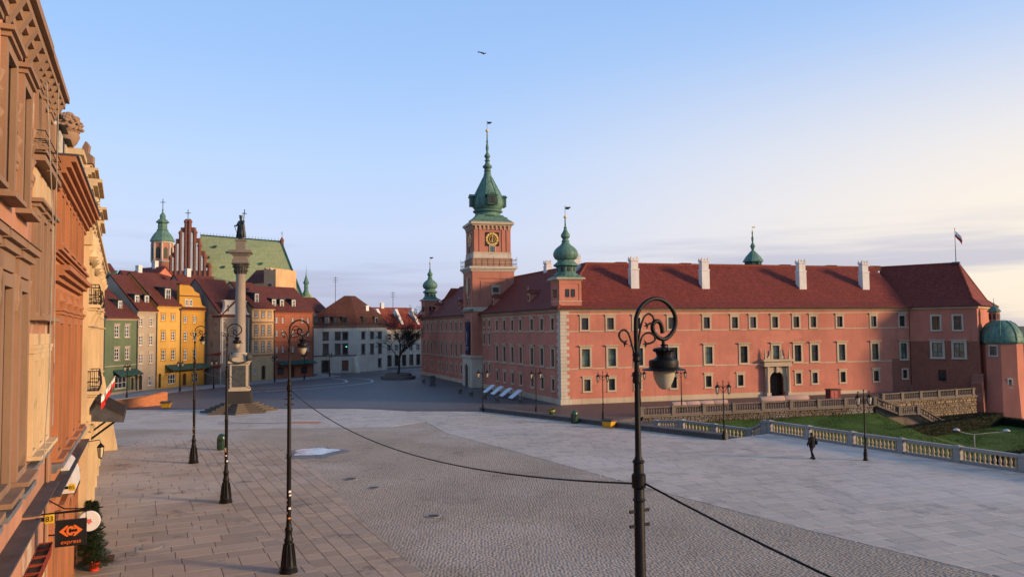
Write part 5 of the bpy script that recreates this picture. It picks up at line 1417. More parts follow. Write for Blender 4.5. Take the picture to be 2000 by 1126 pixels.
# ================================================================ small plaza furniture
def bin_(loc, label):
    t = thing('litter_bin', label, 'bin', loc, 0, 'green domed litter bins')
    m = MB(); m.lathe([(0.36, 0), (0.36, 0.06), (0.33, 0.08), (0.33, 0.82), (0.35, 0.84), (0.35, 0.9)], 20)
    for k in range(16): a = R(22.5*k); m.tube([(0.335*math.cos(a), 0.335*math.sin(a), 0.1), (0.335*math.cos(a), 0.335*math.sin(a), 0.82)], 0.02, 4)
    gm = glossy('bottle_green_paint', (0.012, 0.045, 0.02), 0.3, 0.5, 0.3); m.build('drum', gm, t, smooth=40)
    m = MB(); m.lathe([(0.34, 0.9), (0.33, 1.0), (0.25, 1.14), (0.12, 1.22), (0, 1.24)], 20); m.build('domed_lid', gm, t, smooth=50)
    MB().box(-0.17, 0.17, -0.37, -0.3, 0.66, 0.8).build('slot', SASH_DK, t)
bin_((-22.3, 59.2, 0.02), 'bottle-green domed litter bin on the kerb band between crook lamps')
bin_((5.8, 73.3, 0.02), 'dark green domed litter bin standing against the low dark wall')
def grit(loc, rz, label):
    t = thing('grit_bin', label, 'grit bin', loc, rz, 'yellow grit bins')
    m = MB(); b0 = [(-0.55, -0.33), (0.55, -0.33), (0.55, 0.33), (-0.55, 0.33)]
    m.mesh([(x*0.8, y*0.8, 0.0) for x, y in b0] + [(x, y, 0.52) for x, y in b0], [(0, 3, 2, 1), (0, 1, 5, 4), (1, 2, 6, 5), (2, 3, 7, 6), (3, 0, 4, 7)])
    m.box(-0.6, 0.6, -0.38, 0.38, 0.5, 0.56); m.build('tub', glossy('yellow_plastic', (0.55, 0.27, 0.015), 0.4, 0.4), t)
    m = MB(); m.prism_x([(-0.4, 0.56), (0.4, 0.56), (0.36, 0.66), (0.0, 0.78), (-0.36, 0.66)], -0.6, 0.6); m.build('lid', plain('dark_lid', (0.06, 0.055, 0.04), 0.6), t)
grit((8.6, 69.9, 0.02), R(-48), 'yellow grit bin with dark lid beside the low dark wall')
grit((-41.6, 92.6, 0.02), R(10), 'yellow grit bin beside the orange brick wall remnant')
t = thing('planter', 'green and yellow planter tub on the low wall near the palace corner', 'planter', (3.85, 77.2, 0.45))
m = MB(); m.lathe([(0.22, 0), (0.36, 0.5), (0.4, 0.55), (0.34, 0.55), (0.3, 0.45)], 10); m.build('tub', plain('mossy_green_paint', (0.05, 0.085, 0.03), 0.6), t)
m = MB(); m.lathe([(0.3, 0.28), (0.345, 0.42)], 10); m.build('band', plain('yellow_band', (0.4, 0.3, 0.04), 0.6), t)
BD = ['farthest from the palace corner', 'second from the portal tower', 'third from the portal tower', 'nearest the palace corner']
for k, (x, y) in enumerate(((-3.2, 107.4), (-2.0, 104.5), (-0.8, 101.5), (0.45, 98.3))):
    t = thing('display_board', 'white tilted display board on the palace front, ' + BD[k], 'board', (x, y, 0), WA, 'tilted display boards before the west front')
    m = MB(); V = [(-0.75, -0.9, 0.25), (0.75, -0.9, 0.25), (0.75, 0.5, 1.25), (-0.75, 0.5, 1.25)]
    m.mesh(V + [(x_, y_+0.03, z_-0.06) for x_, y_, z_ in V], [(0, 1, 2, 3), (7, 6, 5, 4), (0, 4, 5, 1), (1, 5, 6, 2), (2, 6, 7, 3), (3, 7, 4, 0)])
    m.build('panel', plain('pale_display_panel', (0.55, 0.58, 0.64), 0.3, var=0.12, scale=2), t)
    m = MB()
    for xx in (-0.6, 0.6): m.tube([(xx, 0.4, 1.15), (xx, 0.5, 0)], 0.035, 5); m.tube([(xx, -0.8, 0.3), (xx, -0.8, 0)], 0.035, 5)
    m.build('leg', IRON2, t)
BW = ['in front of the tower doorway', 'left of the first display board', 'beside the lantern lamp at the wall end', 'before the middle display boards', 'before the last display board', 'beside the tree planter and dark post']
for k, (x, y) in enumerate(((-7.5, 108.5), (-5.7, 104.2), (-3.7, 100.1), (-2.0, 95.4), (0.9, 93.2), (-15.2, 131))):
    m = MB(); m.lathe([(0.3, 0), (0.3, 0.12), (0.18, 0.2), (0.3, 0.32), (0.36, 0.5), (0.3, 0.68), (0.15, 0.78), (0, 0.8)], 14)
    tag(m.build('stone_bollard', STONE_DARK, None, (x, y, 0), smooth=50), 'small dark stone bollard ' + BW[k], 'bollard', 'dark stone bollards before the palace')
t = thing('information_post', 'dark information pillar by the far end of the palace west front', 'pillar', (-12.9, 123.8, 0))
MB().box(-0.4, 0.4, -0.25, 0.25, 0.1, 1.5).build('pillar_body', IRON2, t); MB().box(-0.55, 0.55, -0.4, 0.4, 0, 0.1).build('foot', STONE_DARK, t); MB().box(-0.46, 0.46, -0.31, 0.31, 1.5, 1.58).build('cap', IRON, t)
# remnant of an old brick wall
t = thing('brick_wall', 'low orange brick wall remnant in front of the green house', 'wall', (-46.4, 91.6, 0), ang((3.0, 4.9)))
OB = bricks('orange_wall_brick', (0.50, 0.17, 0.06), (0.40, 0.12, 0.045), (0.30, 0.22, 0.15), 0.28, 0.09, 0.2)
m = MB(); prof = [(0, 0), (6.0, 0), (6.0, 1.5), (5.2, 1.55), (5.0, 1.4), (3.5, 1.3), (3.3, 1.15), (1.2, 1.05), (-4, 0.9), (-4, 0)]
m.prism_y(prof, 0, 0.9); m.build('wall', OB, t)
for k in range(34): MB().box(-0.13, 0.13, -0.05, 0.42, 0, 0.09).build('coping_brick', OB, t, (-3.8+k*0.29, 0, np.interp(-3.8+k*0.29, [-4, 1.2, 3.3, 5.2, 6], [0.9, 1.05, 1.2, 1.5, 1.5])))

# ================================================================ the walking person
CLOTH = plain('black_coat_cloth', (0.012, 0.012, 0.014), 0.85, var=0.4, scale=12)
TROU = plain('dark_trouser_cloth', (0.010, 0.010, 0.013), 0.85)
SKINM = plain('skin', (0.36, 0.20, 0.14), 0.6, var=0.06)
HAIR = plain('dark_hair', (0.02, 0.016, 0.013), 0.7)
per = thing('person', 'person in dark coat and trousers walking away across the pale plaza', 'person', (20.15, 52.4, 0.02), R(200))
V = [(0, 0, 0.98), (0, 0.01, 1.15), (0, 0.03, 1.36), (0, 0.03, 1.47), (0, 0.0, 1.56), (0, -0.02, 1.66),
     (-0.19, 0.03, 1.40), (-0.27, 0.10, 1.13), (-0.22, -0.03, 0.92), (0.19, 0.03, 1.40), (0.30, 0.06, 1.14), (0.26, -0.12, 0.96),
     (-0.09, 0, 0.92), (-0.10, -0.16, 0.52), (-0.09, -0.10, 0.09), (-0.09, -0.26, 0.045), (0.09, 0, 0.92), (0.09, 0.06, 0.50), (0.08, 0.30, 0.13), (0.08, 0.20, 0.035)]
E = [(0, 1), (1, 2), (2, 3), (3, 4), (4, 5), (2, 6), (6, 7), (7, 8), (2, 9), (9, 10), (10, 11), (0, 12), (12, 13), (13, 14), (14, 15), (0, 16), (16, 17), (17, 18), (18, 19)]
rad = [(0.17, 0.13), (0.18, 0.14), (0.19, 0.13), 0.065, (0.075, 0.085), (0.08, 0.095), 0.09, 0.07, 0.05, 0.09, 0.07, 0.05, 0.105, 0.075, 0.052, 0.045, 0.105, 0.075, 0.052, 0.045]
skin_body('body', V, E, rad, TROU, per)
m = MB(); m.lathe([(0.225, 0.80), (0.215, 1.0), (0.21, 1.15), (0.235, 1.32), (0.2, 1.43), (0.1, 1.5), (0.075, 1.52)], 16, (0, 0.02, 0), sx=1.05, sy=0.78)
for s, el, hd in ((-1, (-0.28, 0.10, 1.13), (-0.23, -0.02, 0.95)), (1, (0.31, 0.06, 1.14), (0.27, -0.1, 0.98))):
    m.tube([(s*0.17, 0.03, 1.42), (s*0.24, 0.06, 1.3), el, hd], [0.09, 0.09, 0.08, 0.065], 10)
m.build('coat', CLOTH, per, smooth=60)
m = MB(); m.lathe([(0.0, 1.49), (0.06, 1.52), (0.082, 1.6), (0.085, 1.66), (0.07, 1.73), (0.0, 1.77)], 14, (0, -0.01, 0), sy=1.15); m.build('head', SKINM, per, smooth=60)
m = MB(); m.lathe([(0.088, 1.60), (0.094, 1.67), (0.08, 1.745), (0.0, 1.785)], 14, (0, 0.012, 0), sy=1.12); m.build('hair', HAIR, per, smooth=60)
for s, hp in ((-1, (-0.225, -0.03, 0.93)), (1, (0.265, -0.11, 0.96))):
    m = MB(); h = Vector(hp); m.tube([tuple(h + Vector((0, 0, 0.04))), tuple(h), tuple(h - Vector((0, 0.01, 0.07)))], [0.03, 0.042, 0.035], 8)
    for k in range(4):
        b0 = h + Vector((0, -0.03+0.022*k, -0.06)); m.tube([tuple(b0), tuple(b0 + Vector((-s*0.008, -0.012, -0.045))), tuple(b0 + Vector((-s*0.022, -0.02, -0.075+0.006*abs(k-1.5))))], [0.011, 0.010, 0.007], 6)
    m.tube([tuple(h + Vector((0, -0.04, -0.01))), tuple(h + Vector((-s*0.015, -0.065, -0.05))), tuple(h + Vector((-s*0.02, -0.06, -0.075)))], [0.013, 0.011, 0.008], 6)
    m.build('hand', SKINM, per, smooth=60)
for x, y, z, tl in ((-0.09, -0.17, 0.0, 0), (0.08, 0.24, 0.01, R(18))):
    m = MB(Matrix.Translation((x, y, z)) @ Matrix.Rotation(tl, 4, 'X')); m.prism_x([(-0.14, 0.0), (0.14, 0.0), (0.15, 0.06), (0.11, 0.11), (0.02, 0.10), (-0.1, 0.05), (-0.15, 0.03)], -0.05, 0.05); m.build('shoe', CLOTH, per)
m = MB(); m.lathe([(0.0, 0), (0.14, 0.03), (0.16, 0.15), (0.15, 0.28), (0.0, 0.3)], 10, (-0.26, 0.1, 0.95), sx=0.6); m.build('shoulder_bag', CLOTH, per, smooth=60)

# ================================================================ bird in flight
bird = thing('bird', 'small black bird flying high above the plaza', 'bird', (-2.2, 60.0, 30.9), R(60))
BM = plain('black_feather', (0.01, 0.01, 0.012), 0.6)
m = MB(Matrix.Rotation(R(90), 4, 'Y')); m.lathe([(0.0, -0.24), (0.03, -0.2), (0.045, -0.15), (0.06, 0.0), (0.05, 0.1), (0.03, 0.16), (0.05, 0.30), (0.0, 0.31)], 10); m.build('body', BM, bird, smooth=60)
for s, rise in ((1, 0.16), (-1, -0.10)):
    m = MB(); P0 = [(-0.13, s*0.04, 0.01), (-0.13, s*0.2, rise*0.8), (-0.02, s*0.42, rise*0.9), (0.10, s*0.36, rise*0.8), (0.12, s*0.18, rise*0.6), (0.10, s*0.04, 0.01)]
    m.face(P0); m.face([(x, y, z-0.012) for x, y, z in P0][::-1])
    for i in range(6): a_, b_ = P0[i], P0[(i+1) % 6]; m.face([a_, (a_[0], a_[1], a_[2]-0.012), (b_[0], b_[1], b_[2]-0.012), b_])
    m.build('wing', BM, bird)

# ================================================================ street fronts close by on the left
FA = ang((-0.432, 0.902)); F0 = (-2.6, 0.0)
def fpt(t, out, z): return (F0[0] - 0.432*t + 0.902*out, 0.902*t + 0.432*out, z)
PEACH = plaster('peach_render', (0.50, 0.25, 0.155), 0.4, (0.17, 0.10, 0.07))
TANW = plaster('tan_render', (0.41, 0.215, 0.135), 0.5, (0.17, 0.11, 0.08), (0.50, 0.40, 0.29), 0.5)
ORANGE = plaster('orange_render', (0.45, 0.19, 0.09), 0.5, (0.18, 0.08, 0.05))
CREAM = plaster('cream_render', (0.56, 0.42, 0.245), 0.5, (0.20, 0.14, 0.08))
TRIM_B = plaster('brown_trim', (0.29, 0.185, 0.12), 0.5, (0.08, 0.06, 0.05))
TRIM_O = plaster('orange_trim', (0.36, 0.155, 0.075), 0.5, (0.15, 0.07, 0.05))
ZINC = plain('grey_zinc', (0.20, 0.21, 0.22), 0.45, 0.3, 0.3, 2.0)
SHUT = plain('ochre_shutter', (0.20, 0.09, 0.045), 0.7)
PALE_BLIND = plain('pale_blind', (0.48, 0.44, 0.36), 0.7)
def front(name, label, t0, t1, top, wallm, holes_fn, roof_z=4.0):
    h = thing(name, label, 'house', fpt(t0, 0, 0), FA)
    L = t1 - t0; holes = holes_fn(h, L)
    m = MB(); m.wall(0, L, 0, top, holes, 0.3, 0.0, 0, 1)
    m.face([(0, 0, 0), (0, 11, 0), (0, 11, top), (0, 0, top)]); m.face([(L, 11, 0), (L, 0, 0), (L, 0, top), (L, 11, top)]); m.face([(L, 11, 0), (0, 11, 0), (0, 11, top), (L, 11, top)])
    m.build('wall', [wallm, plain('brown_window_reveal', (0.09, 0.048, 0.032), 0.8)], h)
    m = MB(); m.prism_x([(-0.1, top), (11.1, top), (8.5, top+roof_z), (3.2, top+roof_z)], 0.02, L-0.02); m.build('roof', TILE2, h)
    return h, L
def ledge(h, name, x0, x1, z0, z1, out, mat, steps=3):
    m = MB()
    for k in range(steps):
        a, b = z0+(z1-z0)*k/steps, z0+(z1-z0)*(k+1)/steps; m.box(x0-0.0, x1, -out*(k+1)/steps, 0.01, a+0.001, b)
    return m.build(name, mat, h)
# --- peach house nearest the camera
def hb1(h, L):
    hs = []
    for t in (6.6, 8.8, 11.0, 13.2, 15.4, 17.55):
        x = t - 5.5
        hs.append(window(h, (0, 0, 0, 0), x, 6.1, 1.45, 4.0, 0.24, 0.12, 0.0, 0.22, 2, 4, 0.28, stone=TRIM_B, bar=WOOD_DK, glass=GLASS, bw=0.08))
        hs.append(window(h, (0, 0, 0, 0), x, 11.5, 1.35, 2.75, 0.2, 0.10, 0.12, 0.18, 2, 3, 0.28, stone=TRIM_B, bar=WOOD_DK, bw=0.08))
        m = MB(); m.box(x-0.85, x+0.85, -0.1, 0, 10.15, 10.5); m.box(x-0.92, x+0.92, -0.18, 0, 10.5, 10.66); m.box(x-1.0, x+1.0, -0.27, 0, 10.66, 10.8); m.prism_x([(-0.30, 10.8), (0, 10.8), (0, 10.92)], x-1.02, x+1.02, 1)
        for s in (-1, 1): m.lathe([(0.05, 9.45), (0.09, 9.65), (0.07, 9.9), (0.1, 10.15)], 8, (x+s*0.82, -0.04, 0))
        m.build('pediment', [TRIM_B, IRON2], h)
        m = MB(); m.box(x-0.85, x+0.85, -0.3, 0.0, 5.78, 5.88); m.build('zinc_sill', ZINC, h)
        m = MB(); m.tube([(x+1.1+0.05*math.sin(q*1.3), -0.04, 12.2+0.12*q) for q in range(12)], [0.03+0.035*(q % 3) for q in range(12)], 6); m.build('relief', TRIM_B, h, smooth=50)
    for t in (7, 10, 13, 16.2): hs.append(window(h, (0, 0, 0, 0), t-5.5, 0.1, 1.7, 3.6, 0.2, 0.08, 0, 0.02, 2, 3, 0.3, stone=TRIM_B, bar=WOOD_DK, bw=0.07))
    return hs
b1, L1 = front('town_house', 'peach town house with brown pedimented windows at the far left edge', 5.5, 18.8, 15.2, PEACH, hb1)
ledge(b1, 'ledge', 0, L1, 4.62, 4.9, 0.30, PEACH); MB().box(0, L1, -0.36, 0.01, 4.905, 4.96).build('ledge_flashing', IRON2, b1)
ledge(b1, 'cornice', 0, L1, 14.7, 15.5, 0.42, TRIM_B, 4)
for k in range(16): MB().prism_x([(-0.34, 15.08), (-0.05, 15.08), (-0.05, 14.55)], 0, 0.28).build('bracket', TRIM_B, b1, (0.3+k*0.82, 0, 0))
# --- tan house
def hb2(h, L):
    hs = []
    for x in (0.95, 2.25, 3.5):
        hs.append(window(h, (0, 0, 0, 0), x, 13.25, 0.85, 1.5, 0.14, 0.07, 0.06, 0.2, 1, 2, 0.25, stone=TRIM_B, bar=SASH_WH, glass=GLASS_B))
        hs.append(window(h, (0, 0, 0, 0), x, 9.4, 0.95, 2.5, 0.16, 0.1, 0.14, 0.2, 2, 3, 0.25, stone=TRIM_B, bar=SASH_WH))
        hs.append(window(h, (0, 0, 0, 0), x, 6.25, 0.95, 2.3, 0.16, 0.1, 0.05, 0.2, 2, 3, 0.25, stone=CREAM, bar=SASH_WH, glass=PALE_BLIND))
        m = MB(); m.box(x-0.42, x+0.42, -0.06, 0, 12.1, 12.8); m.build('plaque', CREAM, h); MB().box(x-0.42, x+0.42, -0.08, 0, 8.65, 9.0).build('plaque', CREAM, h)
        m = MB(); m.box(x-0.6, x+0.6, -0.26, 0, 12.95, 13.08); m.build('balconet', TRIM_B, h)
        m = MB()
        for z in (13.2, 13.45, 13.65): m.tube([(x-0.55, 0, z), (x-0.55, -0.24, z), (x+0.55, -0.24, z), (x+0.55, 0, z)], 0.012, 4)
        m.build('balconet_rail', IRON, h)
    hs.append(window(h, (0, 0, 0, 0), 1.2, 0.1, 1.4, 3.3, 0.2, 0.08, 0, 0.02, 2, 3, 0.3, stone=CREAM, bar=WOOD_DK)); hs.append(window(h, (0, 0, 0, 0), 3.1, 0.1, 1.3, 3.3, 0.2, 0.08, 0, 0.02, 1, 3, 0.3, stone=CREAM, bar=WOOD_DK, glass=WOOD_DK))
    return hs
b2, L2 = front('town_house', 'narrow tan town house with cream plaques between peach and orange houses', 18.8, 23.1, 15.3, TANW, hb2)
ledge(b2, 'ledge', 0, L2, 4.75, 5.0, 0.22, TANW); MB().box(0, L2, -0.34, 0.01, 5.005, 5.05).build('ledge_flashing', IRON2, b2)
ledge(b2, 'sill_ledge', 0, L2, 5.85, 6.05, 0.2, ZINC, 2); ledge(b2, 'cornice', 0, L2-0.02, 14.85, 15.5, 0.40, TRIM_B, 4)
for k in range(7): MB().prism_x([(-0.3, 15.15), (-0.05, 15.15), (-0.05, 14.7)], 0, 0.22).build('bracket', TRIM_B, b2, (0.15+k*0.6, 0, 0))
m = MB(); m.tube([(L2-0.14, -0.06, 0.1), (L2-0.14, -0.06, 14.7)], 0.055, 8); m.build('downpipe', TRIM_B, b2)
for z in (2.6, 2.6): pass
for k in range(5):
    t = thing('flower_box', 'dark red flower box ' + ('nearest the camera' if k == 0 else ['', 'second along', 'third along', 'fourth along', 'nearest the shop sign'][k]) + ' under the tan house ledge', 'flower box', fpt(18.9+k*0.72, 0.16, 3.35), FA, 'dark red flower boxes on the tan house')
    m = MB(); m.mesh([(x*0.85, y*0.8, 0) for x, y in ((-0.3, -0.14), (0.3, -0.14), (0.3, 0.14), (-0.3, 0.14))] + [(x, y, 0.32) for x, y in ((-0.3, -0.14), (0.3, -0.14), (0.3, 0.14), (-0.3, 0.14))], [(0, 3, 2, 1), (0, 1, 5, 4), (1, 2, 6, 5), (2, 3, 7, 6), (3, 0, 4, 7)])
    m.build('box', plain('terracotta_red', (0.20, 0.035, 0.022), 0.6), t); MB().box(-0.27, 0.27, -0.12, 0.12, 0.26, 0.29).build('soil', plain('soil', (0.04, 0.03, 0.02), 0.95), t)
    MB().box(-0.03, 0.03, 0.12, 0.2, 0.0, 0.3).build('hook', IRON, t)
# --- orange house with the broad eaves
def hb3(h, L):
    hs = []
    for x in (2.0, 4.55, 7.1, 9.65):
        hs.append(window(h, (0, 0, 0, 0), x, 5.45, 1.5, 4.1, 0.26, 0.16, 0.1, 0.16, 2, 4, 0.3, stone=TRIM_O, bar=SHUT, glass=GLASS, bw=0.09))
        hs.append(window(h, (0, 0, 0, 0), x, 11.55, 1.45, 1.9, 0.24, 0.14, 0.0, 0.12, 2, 2, 0.3, stone=TRIM_O, bar=SHUT, bw=0.09))
        m = MB(); m.box(x-0.75, x+0.75, -0.1, 0, 9.65, 10.3); m.lathe([(0.05, 9.75), (0.3, 9.95), (0.05, 10.2)], 8, (x, -0.1, 0), sy=0.5); m.build('relief', TRIM_O, h)
        hs.append(window(h, (0, 0, 0, 0), x, 0.1, 1.7, 3.4, 0.22, 0.1, 0.06, 0.02, 2, 3, 0.3, stone=TRIM_O, bar=WOOD_DK, arch=True))
    return hs
b3, L3 = front('town_house', 'orange town house with broad timber eaves in the middle of the left row', 23.1, 35.4, 13.9, ORANGE, hb3, 0.5)
ledge(b3, 'ledge', 0, L3, 4.35, 4.6, 0.24, TRIM_O); MB().box(0, L3, -0.36, 0.01, 4.605, 4.65).build('ledge_flashing', IRON2, b3)
ledge(b3, 'sill_ledge', 0.9, L3-1.6, 5.1, 5.35, 0.34, ZINC, 2); ledge(b3, 'hood_ledge', 0.9, L3-1.6, 10.5, 10.95, 0.42, TRIM_O); ledge(b3, 'upper_ledge', 0.2, L3-0.2, 11.15, 11.4, 0.26, TRIM_O)
ledge(b3, 'cornice', 0, L3, 13.1, 13.9, 0.58, TRIM_O, 5); MB().box(-0.02, L3, -0.64, 0.3, 13.905, 13.96).build('gutter_flashing', IRON2, b3)
for x0 in (0.0, L3-1.3): MB().box(x0, x0+0.62, -0.08, 0.01, 4.66, 13.09).build('pilaster', TRIM_O, b3)
for k in range(4):
    o = MB().box(0, 1.15, 0.35, 2.6, 14.3, 16.0).prism_x([(0.15, 16.0), (2.9, 16.0), (2.9, 16.6)], -0.12, 1.27, 0).build('dormer', IRON2, b3, (1.2+k*2.1, 0, 0))
    MB().box(0.15, 1.0, 0.3, 0.35, 14.5, 15.85).build('shutter', PALE_BLIND, o)
# --- cream baroque house
def hb4(h, L):
    hs = []
    for x in (2.2, 5.4, 8.6, 13, 17, 21, 25, 29):
        hs.append(window(h, (0, 0, 0, 0), x, 6.2, 1.4, 3.0, 0.24, 0.12, 0.25, 0.2, 2, 3, 0.3, stone=CREAM, bar=SHUT, arch=True))
        hs.append(window(h, (0, 0, 0, 0), x, 10.6, 1.35, 2.6, 0.24, 0.12, 0.22, 0.2, 2, 3, 0.3, stone=CREAM, bar=SHUT))
    for x in (2.4, 9.5, 14, 19, 24, 28.5): hs.append(window(h, (0, 0, 0, 0), x, 0.1, 1.9, 3.8, 0.3, 0.15, 0.12, 0.05, 2, 3, 0.35, stone=CREAM, bar=WOOD_DK, arch=True))
    return hs
b4, L4 = front('town_house', 'cream baroque town house with stepped cornices and iron balconies', 35.4, 67.2, 14.0, CREAM, hb4, 1.5)
b4.rotation_euler[2] = FA + R(1.3)
ledge(b4, 'ledge', 0, L4, 4.5, 4.9, 0.26, CREAM); ledge(b4, 'ledge', 0, L4, 9.8, 10.1, 0.22, CREAM)
for x0 in (0.1, 3.5, 6.7, 10.8, 15, 19, 23, 27, 30.8):
    m = MB(); m.box(x0, x0+0.55, -0.22, 0, 4.9, 13.2); m.box(x0-0.08, x0+0.63, -0.3, 0, 4.9, 5.3); m.box(x0-0.1, x0+0.65, -0.34, 0, 12.7, 13.2); m.lathe([(0.05, 12.3), (0.2, 12.5), (0.26, 12.75)], 8, (x0+0.28, -0.2, 0)); m.box(x0-0.05, x0+0.6, -0.3, 0, 0, 4.5); m.build('pilaster', CREAM, b4)
ledge(b4, 'cornice', 0, L4, 13.2, 14.0, 0.48, CREAM, 4)
for k, (x0, x1, z0, z1, o_) in enumerate(((0.0, 4.4, 14.0, 14.7, 0.5), (0.0, 4.4, 14.9, 15.5, 0.66), (0.2, 4.2, 15.6, 16.0, 0.5), (6.6, 11.0, 14.0, 14.6, 0.62), (6.8, 10.8, 14.8, 15.3, 0.72), (1.4, 3.2, 16.0, 16.6, 0.3))):
    ledge(b4, 'stepped_cornice', x0, x1, z0, z1, o_, CREAM, 4)
m = MB(); m.box(0.0, 11.5, 0, 2.5, 14.0, 15.6); m.prism_y([(0, 15.6), (5.5, 15.6), (5.0, 16.3), (4.0, 16.5), (3.2, 17.0), (1.2, 17.0), (0.6, 16.4)], 0.0, 0.6); m.build('attic', CREAM, b4)
for x in (0.7, 2.3, 3.9, 7.4, 9.6):
    m = MB(); m.lathe([(0.05, 12.0), (0.3, 12.25), (0.2, 12.6), (0.32, 13.0), (0.1, 13.25)], 8, (x, -0.25, 0)); m.prism_x([(-0.46, 14.0), (-0.05, 14.0), (-0.05, 13.2), (-0.2, 13.25), (-0.36, 13.6)], x-0.16, x+0.16)
    m.build('carved_bracket', CREAM, b4, smooth=50)
m = MB()
for k in range(10):   # carved panel of leaves
    m.lathe([(0, 0), (0.2, 0.1), (0.12, 0.25), (0, 0.3)], 6, (0.4+(k % 5)*0.8, -0.4, 14.15+(k//5)*0.35))
m.build('carved_frieze', CREAM, b4, smooth=50)
def balcony(x, z, w, d, name='balcony'):
    o = MB().box(x-w/2, x+w/2, -d, 0, z, z+0.14).box(x-w/2+0.1, x+w/2-0.1, -d+0.1, 0, z-0.1, z).prism_x([(-d*0.8, z-0.1), (-0.02, z-0.1), (-0.02, z-0.8), (-0.2, z-0.75)], x-w/2+0.2, x-w/2+0.45).prism_x([(-d*0.8, z-0.1), (-0.02, z-0.1), (-0.02, z-0.8), (-0.2, z-0.75)], x+w/2-0.45, x+w/2-0.2).build(name, CREAM, b4)
    m = MB(); P_ = [(x-w/2+0.05, -0.02), (x-w/2+0.05, -d+0.05), (x+w/2-0.05, -d+0.05), (x+w/2-0.05, -0.02)]
    for zz in (z+0.2, z+0.55, z+1.0): m.tube([(a, b, zz) for a, b in P_], 0.022, 5)
    for i in range(3):
        a, b = Vector(P_[i]), Vector(P_[i+1]); n = max(3, int((b-a).length/0.13))
        for k in range(n+1):
            p = a+(b-a)*k/n; q = Vector((0, -0.09)) if i == 1 else (Vector((-0.09, 0)) if i == 0 else Vector((0.09, 0)))
            m.tube([(p.x, p.y, z+0.14), (p.x+q.x, p.y+q.y, z+0.35), (p.x+q.x*0.8, p.y+q.y*0.8, z+0.6), (p.x, p.y, z+1.0)], 0.013, 4)
            if k < n: m.tube([(p.x+q.x+0.05*math.cos(R(c_)), p.y+q.y, z+0.4+0.1*math.sin(R(c_))) for c_ in range(0, 361, 60)], 0.010, 4)
    m.build('iron_railing', IRON, o)
balcony(2.6, 10.1, 2.6, 0.62); balcony(2.8, 6.35, 2.8, 0.66); balcony(8.2, 10.1, 2.4, 0.62)
# flared corner buttress at the far end
m = MB(); m.prism_x([(0.0, 0), (-1.3, 0), (-0.3, 5.6), (0, 5.8)], L4-1.4, L4+0.05); m.build('buttress', CREAM, b4)
# dark canopy over the cream house door
cp = thing('canopy', 'dark sheet metal canopy over the cream house door below the balcony', 'canopy', fpt(41.5, 0, 5.0), FA)
m = MB(); m.mesh([(-2.4, 0, 1.05), (2.4, 0, 1.05), (2.4, -1.55, 0.2), (-2.4, -1.55, 0.2), (-2.4, 0, 0.95), (2.4, 0, 0.95), (2.4, -1.55, 0.1), (-2.4, -1.55, 0.1)], [(0, 3, 2, 1), (4, 5, 6, 7), (3, 7, 6, 2), (0, 4, 7, 3), (1, 2, 6, 5)])
for k in range(9): x = -2.4+k*0.6; m.tube([(x, -0.02, 1.07), (x, -1.55, 0.22)], 0.025, 4)
m.build('canopy_sheet', plain('brown_black_sheet', (0.045, 0.036, 0.034), 0.5, 0, 0.3, 3.0), cp)
m = MB(); m.mesh([(-2.4, 0, 0.95), (-2.4, -1.55, 0.1), (-2.4, -1.55, -0.15), (-2.4, 0, 0.0)], [(0, 1, 2, 3)])
for k in range(24): x = -2.35+k*0.2; m.box(x, x+0.1, -1.57, -1.53, -0.06, 0.12)
m.build('valance', IRON2, cp)
m = MB(); m.tube([(-2.2, 0, -1.0), (-2.2, -1.5, 0.15)], 0.05, 5); m.tube([(2.2, 0, -1.0), (2.2, -1.5, 0.15)], 0.05, 5); m.build('strut', IRON, cp)
# flag on the balcony, wall lantern, urn, signs
t = thing('wall_flag', 'white and red flag hanging on a slanted pole from the cream house balcony', 'flag', fpt(38.6, 0.62, 6.1), FA)
t.scale = (0.75, 0.75, 0.75)
m = MB(); m.tube([(0, 0, 0), (0.1, -0.75, 1.25)], 0.025, 6); m.build('pole', plain('pale_pole', (0.5, 0.48, 0.42), 0.6), t)
m = MB()
for j in range(8):
    for s in range(2):
        f = lambda a, b: (0.1+0.05*math.sin(a*2+b), -0.72+0.085*a+0.04*math.sin(a*1.7), 1.22-0.14*a-(0.28+0.02*a)*b)
        m.face([f(j, s), f(j+1, s), f(j+1, s+1), f(j, s+1)], s)
m.build('cloth', [MATS['white_cloth'], MATS['red_cloth']], t)
t = thing('wall_lantern', 'black iron wall lantern on the cream house beneath the canopy', 'lantern', fpt(37.2, 0.1, 3.6), FA)
m = MB(); m.tube([(0, 0, 0.7), (0, -0.55, 0.75), (0, -0.6, 0.6)], 0.02, 5); m.lathe([(0.02, 0.62), (0.17, 0.45), (0.15, 0.43)], 6, (0, -0.6, 0)); m.lathe([(0.1, 0.0), (0.03, -0.06)], 6, (0, -0.6, 0))
for k in range(6): a = R(60*k); m.tube([(0.15*math.cos(a), -0.6+0.15*math.sin(a), 0.44), (0.1*math.cos(a), -0.6+0.1*math.sin(a), 0.0)], 0.012, 4)
m.build('frame', IRON, t); MB().lathe([(0.09, 0.0), (0.135, 0.43)], 6, (0, -0.6, 0)).build('glass', LGLASS, t)
t = thing('stone_urn', 'carved stone urn of fruit on a pedestal above the orange house eaves', 'urn', fpt(32.0, 0.05, 14.1), FA)
m = MB(); m.box(-1.0, 0.65, -0.1, 0.9, 0, 1.45); m.box(-1.1, 0.75, -0.2, 1.0, 1.45, 1.65); m.build('pedestal', CREAM, t)
